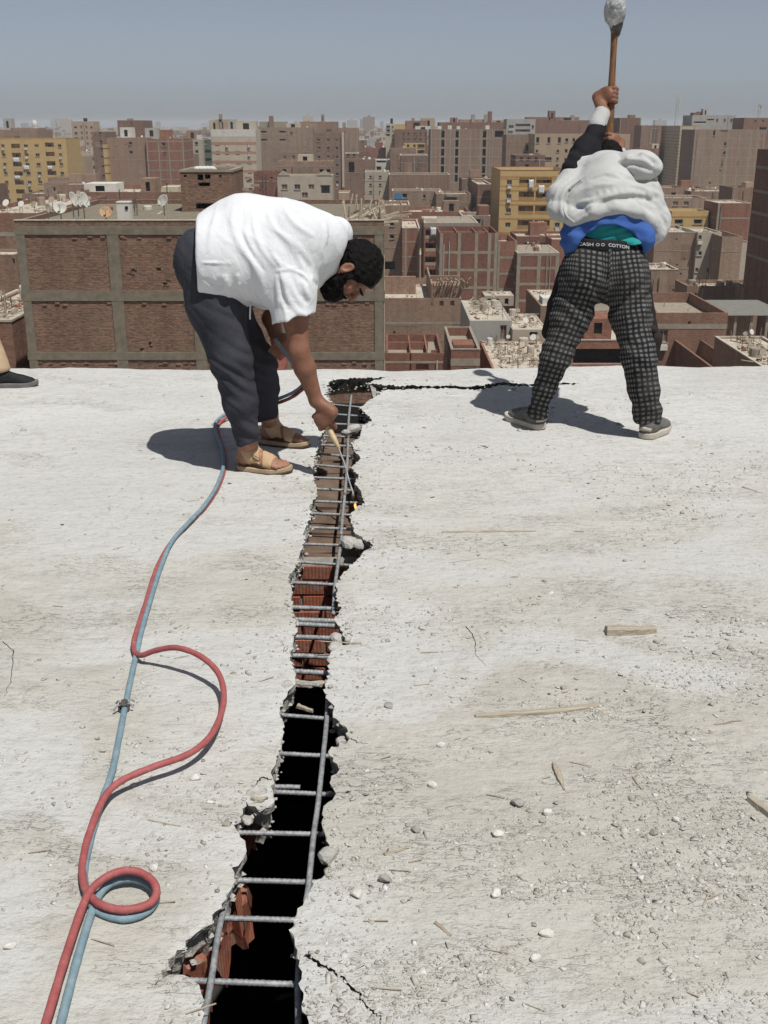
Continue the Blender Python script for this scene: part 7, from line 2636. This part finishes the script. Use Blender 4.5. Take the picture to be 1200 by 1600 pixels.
# timber pieces
M_OLDWOOD = NT('weathered_wood')
p = M_OLDWOOD.coord('Object')
gw = M_OLDWOOD.noise(M_OLDWOOD.mapping(p, (3, 60, 60)), 4, 5, .6)
M_OLDWOOD.set(Base_Color=M_OLDWOOD.ramp(gw, [(.3, (.25, .205, .145)), (.5, (.38, .33, .255)), (.72, (.48, .44, .365))]), Roughness=.85)
M_OLDWOOD.set(Normal=M_OLDWOOD.bump(gw, .6, .004))
M_OLDWOOD = M_OLDWOOD.m
def timber(pix, wds, th, label, name='wood_piece', z=0.0, lift=0.0):
    """splintered piece of wood along a pixel path; wds = widths"""
    pts = catmull([gr(x, y) for x, y in pix], 5)
    r = random.Random(int(pix[0][0]))
    o0 = pts[0].copy()
    ang = math.atan2((pts[-1] - pts[0]).y, (pts[-1] - pts[0]).x)
    R_ = Matrix.Rotation(-ang, 3, 'Z')
    vs, fs = [], []
    n = len(pts)
    for i, q in enumerate(pts):
        f_ = i / (n - 1)
        w_ = np.interp(f_, np.linspace(0, 1, len(wds)), wds)
        l = R_ @ (q - o0)
        for (sy, sz) in ((-.5, 0), (.5, 0), (.42, 1), (-.05, 1.12), (-.45, .95)):
            vs.append((l.x + r.uniform(-.003, .003), l.y + sy * w_ + r.uniform(-.0012, .0012), sz * th * (.6 + .4 * w_ / max(wds)) + r.uniform(-.0008, .0008) + lift * f_))
    for i in range(n - 1):
        for k in range(5):
            fs.append((i * 5 + k, i * 5 + (k + 1) % 5, (i + 1) * 5 + (k + 1) % 5, (i + 1) * 5 + k))
    fs.append((4, 3, 2, 1, 0))
    fs.append(tuple((n - 1) * 5 + k for k in range(5)))
    o = mesh_obj(name, vs, fs, M_OLDWOOD)
    o.location = (o0.x, o0.y, hz_(o0.x, o0.y) - .001)
    o.rotation_euler = (0, 0, ang)
    return tag(o, label, 'wood piece')
timber([(947, 990), (985, 990), (1024, 988)], (.040, .038, .022), .024, 'short thick wooden stub lying on the right of the roof')
timber([(690, 832), (760, 831), (836, 830)], (.010, .014, .008), .008, 'long thin wooden strip lying across, farther up right of the slot')
timber([(742, 1119), (800, 1116), (870, 1111), (933, 1104)], (.012, .022, .026, .026), .010, 'long pale splintered lath lying right of the slot')
timber([(932, 1116), (946, 1112), (960, 1107)], (.010, .008, .004), .005, 'short splinter at the right end of the long lath')
timber([(865, 1194), (872, 1210), (881, 1236)], (.008, .020, .006), .012, 'short twisted dark stick between lath and cracked stone')
timber([(989, 1217), (1003, 1236)], (.007, .004), .005, 'thin short splinter right of the twisted stick')
timber([(1171, 1253), (1210, 1282)], (.020, .022), .014, 'broken brown board end at the right edge')
timber([(1160, 760), (1210, 778)], (.010, .010), .006, 'thin strip of wood at the right edge farther up')
timber([(392, 1247), (405, 1250), (418, 1246)], (.012, .012, .006), .008, 'splinter of wood on the broken left lip')
timber([(600, 1335), (640, 1322)], (.008, .005), .005, 'thin pale splinter near the right lip of the slot')
timber([(679, 1440), (705, 1462)], (.008, .006), .006, 'small stick near the bottom right of the slot')
timber([(232, 1282), (282, 1292)], (.005, .004), .003, 'thin straw lying between the hose and the slot')
timber([(458, 1036), (484, 1038), (510, 1036)], (.030, .030, .026), .010, 'pale piece of board caught in the slot below the brick').location.z = -.075
timber([(464, 1060), (488, 1068)], (.016, .010), .010, 'brown splinter of board below the brick in the slot').location.z = -.1
timber([(497, 1000), (560, 1003), (560, 1003.5)], (.004, .006, .003), .003, 'thin stick leaning on the right lip beside the brick')

# red plastic bucket behind the legs at the roof edge
q = gr(436, 573)
bk = empty('bucket', (q.x, q.y - .05, 0), 'faded red plastic bucket at the roof edge behind the bent man', 'bucket')
m = MB()
m.lathe([(.060, 0), (.075, .11), (.079, .112), (.071, .108), (.057, .01)], (q.x, q.y - .05, .005), (0, 0, 1), 18)
m.build('pail', mottled('faded_red_plastic', (.42, .12, .10), (.55, .24, .20), 20, .6, .1), bk, True)
pts = [Vector((q.x + .078 * math.cos(a), q.y - .05 - .02, .112 + .06 * math.sin(a))) for a in [math.pi * k / 10 for k in range(11)]]
vs, fs = sweep(pts, .003, 6)
mesh_obj('handle', vs, fs, M_STEEL, bk, True)

# ---- crumbs and gravel: uncountable
def gravel(name, N, smin, smax, seed, label, flat=(.25, .7), bias=1.0):
    r = np.random.RandomState(seed)
    out = []
    tot = 0
    while tot < N:
        n = 60000
        # even over the picture rather than over the floor
        py = r.uniform(577, 1640, n)
        px = r.uniform(-60, 1260, n)
        v = (800 - py) / FPX
        u = (px - 600) / FPX
        dz = -_sp + v * _cp
        s = -CAMZ / dz
        X, Yv = u * s, (_cp + v * _sp) * s
        dens = np.clip(.42 + 1.3 * fbm(X * 1.7, Yv * 2.4, 3., 4) + .9 * fbm(X * 6, Yv * 9, 6., 3), 0.02, 1) ** 2.2
        right = np.clip((X + .35) / .5, 0, 1)
        dens *= .30 + .70 * right * np.clip(1.25 - .10 * Yv, .4, 1)
        hd_ = hole_dist(X.astype(np.float32), Yv.astype(np.float32))
        dens += .55 * np.exp(-((hd_ - .05) / .13) ** 2) * np.clip(.4 + fbm(X * 3, Yv * 3, 9., 2), 0, 1)
        keep = (r.rand(n) < dens) & (hd_ > .012)
        keep &= Yv < 7.25
        X, Yv = X[keep], Yv[keep]
        ins = inside(X, Yv, HOLE)
        X, Yv = X[~ins], Yv[~ins]
        out.append(np.stack([X, Yv], 1))
        tot += len(X)
    P = np.concatenate(out)[:N]
    n = len(P)
    k = r.rand(n) ** 3.0
    S = (smin + (smax - smin) * k) * (.75 + .09 * P[:, 1])
    base = np.array([(-1, -1, -1), (1, -1, -1), (1, 1, -1), (-1, 1, -1), (-1, -1, 1), (1, -1, 1), (1, 1, 1), (-1, 1, 1)], float)
    V = np.repeat(base[None], n, 0) * r.uniform(.45, 1.15, (n, 8, 3))
    V[:, 4:, :2] *= r.uniform(.45, .95, (n, 1, 1))
    V *= S[:, None, None] * np.stack([r.uniform(.7, 1.5, n), r.uniform(.6, 1.0, n), r.uniform(flat[0], flat[1], n)], 1)[:, None, :]
    a = r.uniform(0, 6.28, n)
    tx, ty = r.normal(0, .22, n), r.normal(0, .22, n)
    V[:, :, 2] += V[:, :, 0] * tx[:, None] + V[:, :, 1] * ty[:, None]
    c, s_ = np.cos(a)[:, None], np.sin(a)[:, None]
    x = V[:, :, 0] * c - V[:, :, 1] * s_
    y = V[:, :, 0] * s_ + V[:, :, 1] * c
    Z = roof_h(P[:, 0].astype(np.float32), P[:, 1].astype(np.float32))
    W = np.stack([x + P[:, :1], y + P[:, 1:2], V[:, :, 2] + (Z + S * .18)[:, None]], 2).reshape(-1, 3)
    fb = np.array([(0, 3, 2, 1), (4, 5, 6, 7), (0, 1, 5, 4), (1, 2, 6, 5), (2, 3, 7, 6), (3, 0, 4, 7)])
    Q = (fb[None] + (np.arange(n) * 8)[:, None, None]).reshape(-1, 4)
    me = bpy.data.meshes.new(name)
    me.vertices.add(len(W))
    me.vertices.foreach_set('co', W.astype(np.float32).ravel())
    me.loops.add(Q.size)
    me.loops.foreach_set('vertex_index', Q.astype(np.int32).ravel())
    me.polygons.add(len(Q))
    me.polygons.foreach_set('loop_start', np.arange(0, Q.size, 4, dtype=np.int32))
    me.update(calc_edges=True)
    t = NT(name + '_mix')
    rnd = t.n('ShaderNodeNewGeometry').outputs['Random Per Island']
    t.set(Base_Color=t.ramp(rnd, [(0, (.29, .275, .235)), (.3, (.38, .36, .315)), (.6, (.435, .42, .38)), (.86, (.48, .47, .44)), (.96, (.56, .55, .52)), (1.0, (.62, .61, .58))]), Roughness=.95, Specular_IOR_Level=.1)
    me.materials.append(t.m)
    o = bpy.data.objects.new(name, me)
    link(o)
    return tag(o, label, 'gravel', None, 'stuff')
gravel('gravel', 14000, .0013, .0055, 3, 'fine grey crumbs and grit strewn over the roof')
gravel('flakes', 2600, .003, .010, 4, 'flat flakes of dried mortar strewn over the roof', (.10, .28))
gravel('pebbles', 300, .004, .0135, 5, 'small broken pebbles strewn over the roof', (.4, .8))

def straws():
    r = random.Random(8)
    m = MB()
    for _ in range(60):
        px, py = r.uniform(560, 1250), r.uniform(640, 1620) 
        if r.random() < .25:
            px = r.uniform(-20, 420)
        q = gr(px, py)
        if bool(inside(np.array([q.x]), np.array([q.y]), HOLE)[0]):
            continue
        a = r.gauss(0.1, .5)
        L = r.uniform(.015, .06)
        z = hz_(q.x, q.y) + .002
        m.plank((q.x, q.y, z), (q.x + L * math.cos(a), q.y + L * math.sin(a), z + r.uniform(0, .004)), r.uniform(.0012, .0035), .0015)
    tag(m.build('wood_splinters', M_OLDWOOD), 'tiny wood splinters strewn over the roof', 'splinters', None, 'stuff')
straws()

def edge_rubble():
    """aggregate pebbles bedded in the broken sides of the slot"""
    r = random.Random(15)
    m = MB()
    HN = []
    for i in range(len(HOLE)):
        d = HOLE[(i + 1) % len(HOLE)] - HOLE[i - 1]
        HN.append(Vector((-d.y, d.x, 0)).normalized() * _fl)
    oct_v = [(1, 0, 0), (-1, 0, 0), (0, 1, 0), (0, -1, 0), (0, 0, 1), (0, 0, -1)]
    oct_f = [(0, 2, 4), (2, 1, 4), (1, 3, 4), (3, 0, 4), (2, 0, 5), (1, 2, 5), (3, 1, 5), (0, 3, 5)]
    for i in range(0, len(HOLE)):
        for _ in range(r.choice((0, 1, 1, 2))):
            p_ = HOLE[i] + HN[i] * r.uniform(.002, .014)
            s = r.uniform(.003, .011)
            z = -r.uniform(.008, .10)
            a = r.uniform(0, 6.28)
            c = p_ + Vector((r.uniform(-.008, .008), r.uniform(-.008, .008), z))
            vs = []
            for v in oct_v:
                k = r.uniform(.7, 1.2) * s
                vs.append((c.x + k * (v[0] * math.cos(a) - v[1] * math.sin(a)), c.y + k * (v[0] * math.sin(a) + v[1] * math.cos(a)), c.z + v[2] * k * .8))
            m.add(vs, oct_f)
    o = m.build('broken_aggregate', M_CHUNK, SLAB)
    tag(o, kind='stuff')
edge_rubble()
# ================================================================== keep only the infill blocks that can be seen; name each by what it stands beside
LANDMARK = [(50, 260, 'the yellow flats'), (150, 240, 'the yellow stairwell'), (255, 250, 'the red panelled block'), (365, 245, 'the cream pink banded flats'), (470, 290, 'the pale gabled house'),
            (515, 240, 'the square windowed block'), (590, 290, 'the pale tiny windowed house'), (655, 300, 'the blue boards'), (730, 240, 'the slotted tower'), (733, 400, 'the red grid block'), (835, 310, 'the ochre flats'),
            (900, 240, 'the arched flats'), (640, 380, 'the bent head'), (660, 500, 'the ruined grey roof walls'), (760, 490, 'the wide pale dusty roof'), (935, 520, 'the checked legs'), (1060, 400, 'the blank brown wall'),
            (1110, 400, 'the pale torn plaster house'), (1080, 340, 'the low yellow house'), (1140, 250, 'the tall grid lined block'), (1160, 480, 'the corrugated roof'), (1040, 250, 'the white hood'), (1190, 330, 'the dark block at the right edge'), (80, 320, 'the satellite dishes')]
def to_px(p):
    v = Vector(p) - Vector((0, 0, CAMZ))
    zc = v.y * _cp - v.z * _sp
    return 600 + FPX * v.x / zc, 800 - FPX * (v.y * _sp + v.z * _cp) / zc
_named = {}
_B = np.array(BOXES)
for ii, (root, wall, (X0, X1, Y, YB, zr, zt)) in enumerate(INFILL):
    fam = set(root.children_recursive)
    own = len(BOXES) - len(INFILL) + ii
    P = np.array([p for i in range(7) for j in range(8) for p in ((X0 + (X1 - X0) * (i + .5) / 7, Y, zt - .2 - j * 1.3), (X0 + (X1 - X0) * (i + .5) / 7, Y + .5 + (YB - Y - 1) * j / 7, zr + .3))])
    D = P - np.array((0, 0, CAMZ))
    hid = np.zeros(len(P), bool)
    for bi in range(len(_B)):
        if bi == own or _B[bi, 2] > YB:
            continue
        t0, t1 = np.zeros(len(P)), np.ones(len(P)) * .999
        for ax, (lo_, hi_) in enumerate(((_B[bi, 0], _B[bi, 1]), (_B[bi, 2], _B[bi, 3]), (_B[bi, 4], _B[bi, 5]))):
            o_ = CAMZ if ax == 2 else 0.0
            q = np.where(np.abs(D[:, ax]) < 1e-9, 1e-9, D[:, ax])
            a_, b_ = (lo_ - o_) / q, (hi_ - o_) / q
            t0, t1 = np.maximum(t0, np.minimum(a_, b_)), np.minimum(t1, np.maximum(a_, b_))
        hid |= t1 > t0
    seen = []
    for p, h_ in zip(P, hid):
        px, py = to_px(p)
        if not h_ and 0 <= px <= 1200 and py < 574:
            seen.append((px, py))
    if len(seen) < 2:
        for c in fam:
            bpy.data.objects.remove(c)
        bpy.data.objects.remove(root)
        continue
    mx, my = sum(q[0] for q in seen) / len(seen), sum(q[1] for q in seen) / len(seen)
    L = min(LANDMARK, key=lambda l: (l[0] - mx) ** 2 + 1.5 * (l[1] - my) ** 2)
    dx, dy = mx - L[0], my - L[1]
    rel = ('right of' if dx > 0 else 'left of') if abs(dx) > abs(dy) else ('above' if dy < 0 else 'below')
    colr = {'brown': 'brown', 'brown2': 'grey brown', 'redbrown': 'reddish brown', 'red': 'red brick', 'beige': 'beige', 'tan': 'tan'}[wall]
    _named.setdefault('small %s block showing %s %s' % (colr, rel, L[2]), []).append((mx, root))
for lab, lst in _named.items():
    lst.sort(key=lambda q: q[0])
    for k, (mx, root) in enumerate(lst):
        root['label'] = lab if len(lst) == 1 else lab + ', ' + ('first', 'second', 'third', 'fourth', 'fifth', 'sixth', 'seventh')[min(k, 6)] + ' from left'

# ---------------------------------------------------------------- haze over the city
hz = NT('haze')
hz.t.nodes.remove(hz.b)
vol = hz.t.nodes.new('ShaderNodeVolumePrincipled')
vol.inputs['Color'].default_value = (0.93, 0.96, 1.0, 1)
vol.inputs['Density'].default_value = 0.00023
vol.inputs['Anisotropy'].default_value = 0.0
hz.t.links.new(vol.outputs[0], hz.out.inputs['Volume'])
m = MB()
m.box(-6100, 6100, -400, 7100, GZ - 1.0, 22.0)
tag(m.build('haze', hz.m), 'pale dusty haze lying over the whole city', 'haze', None, 'stuff')
bpy.context.view_layer.update()
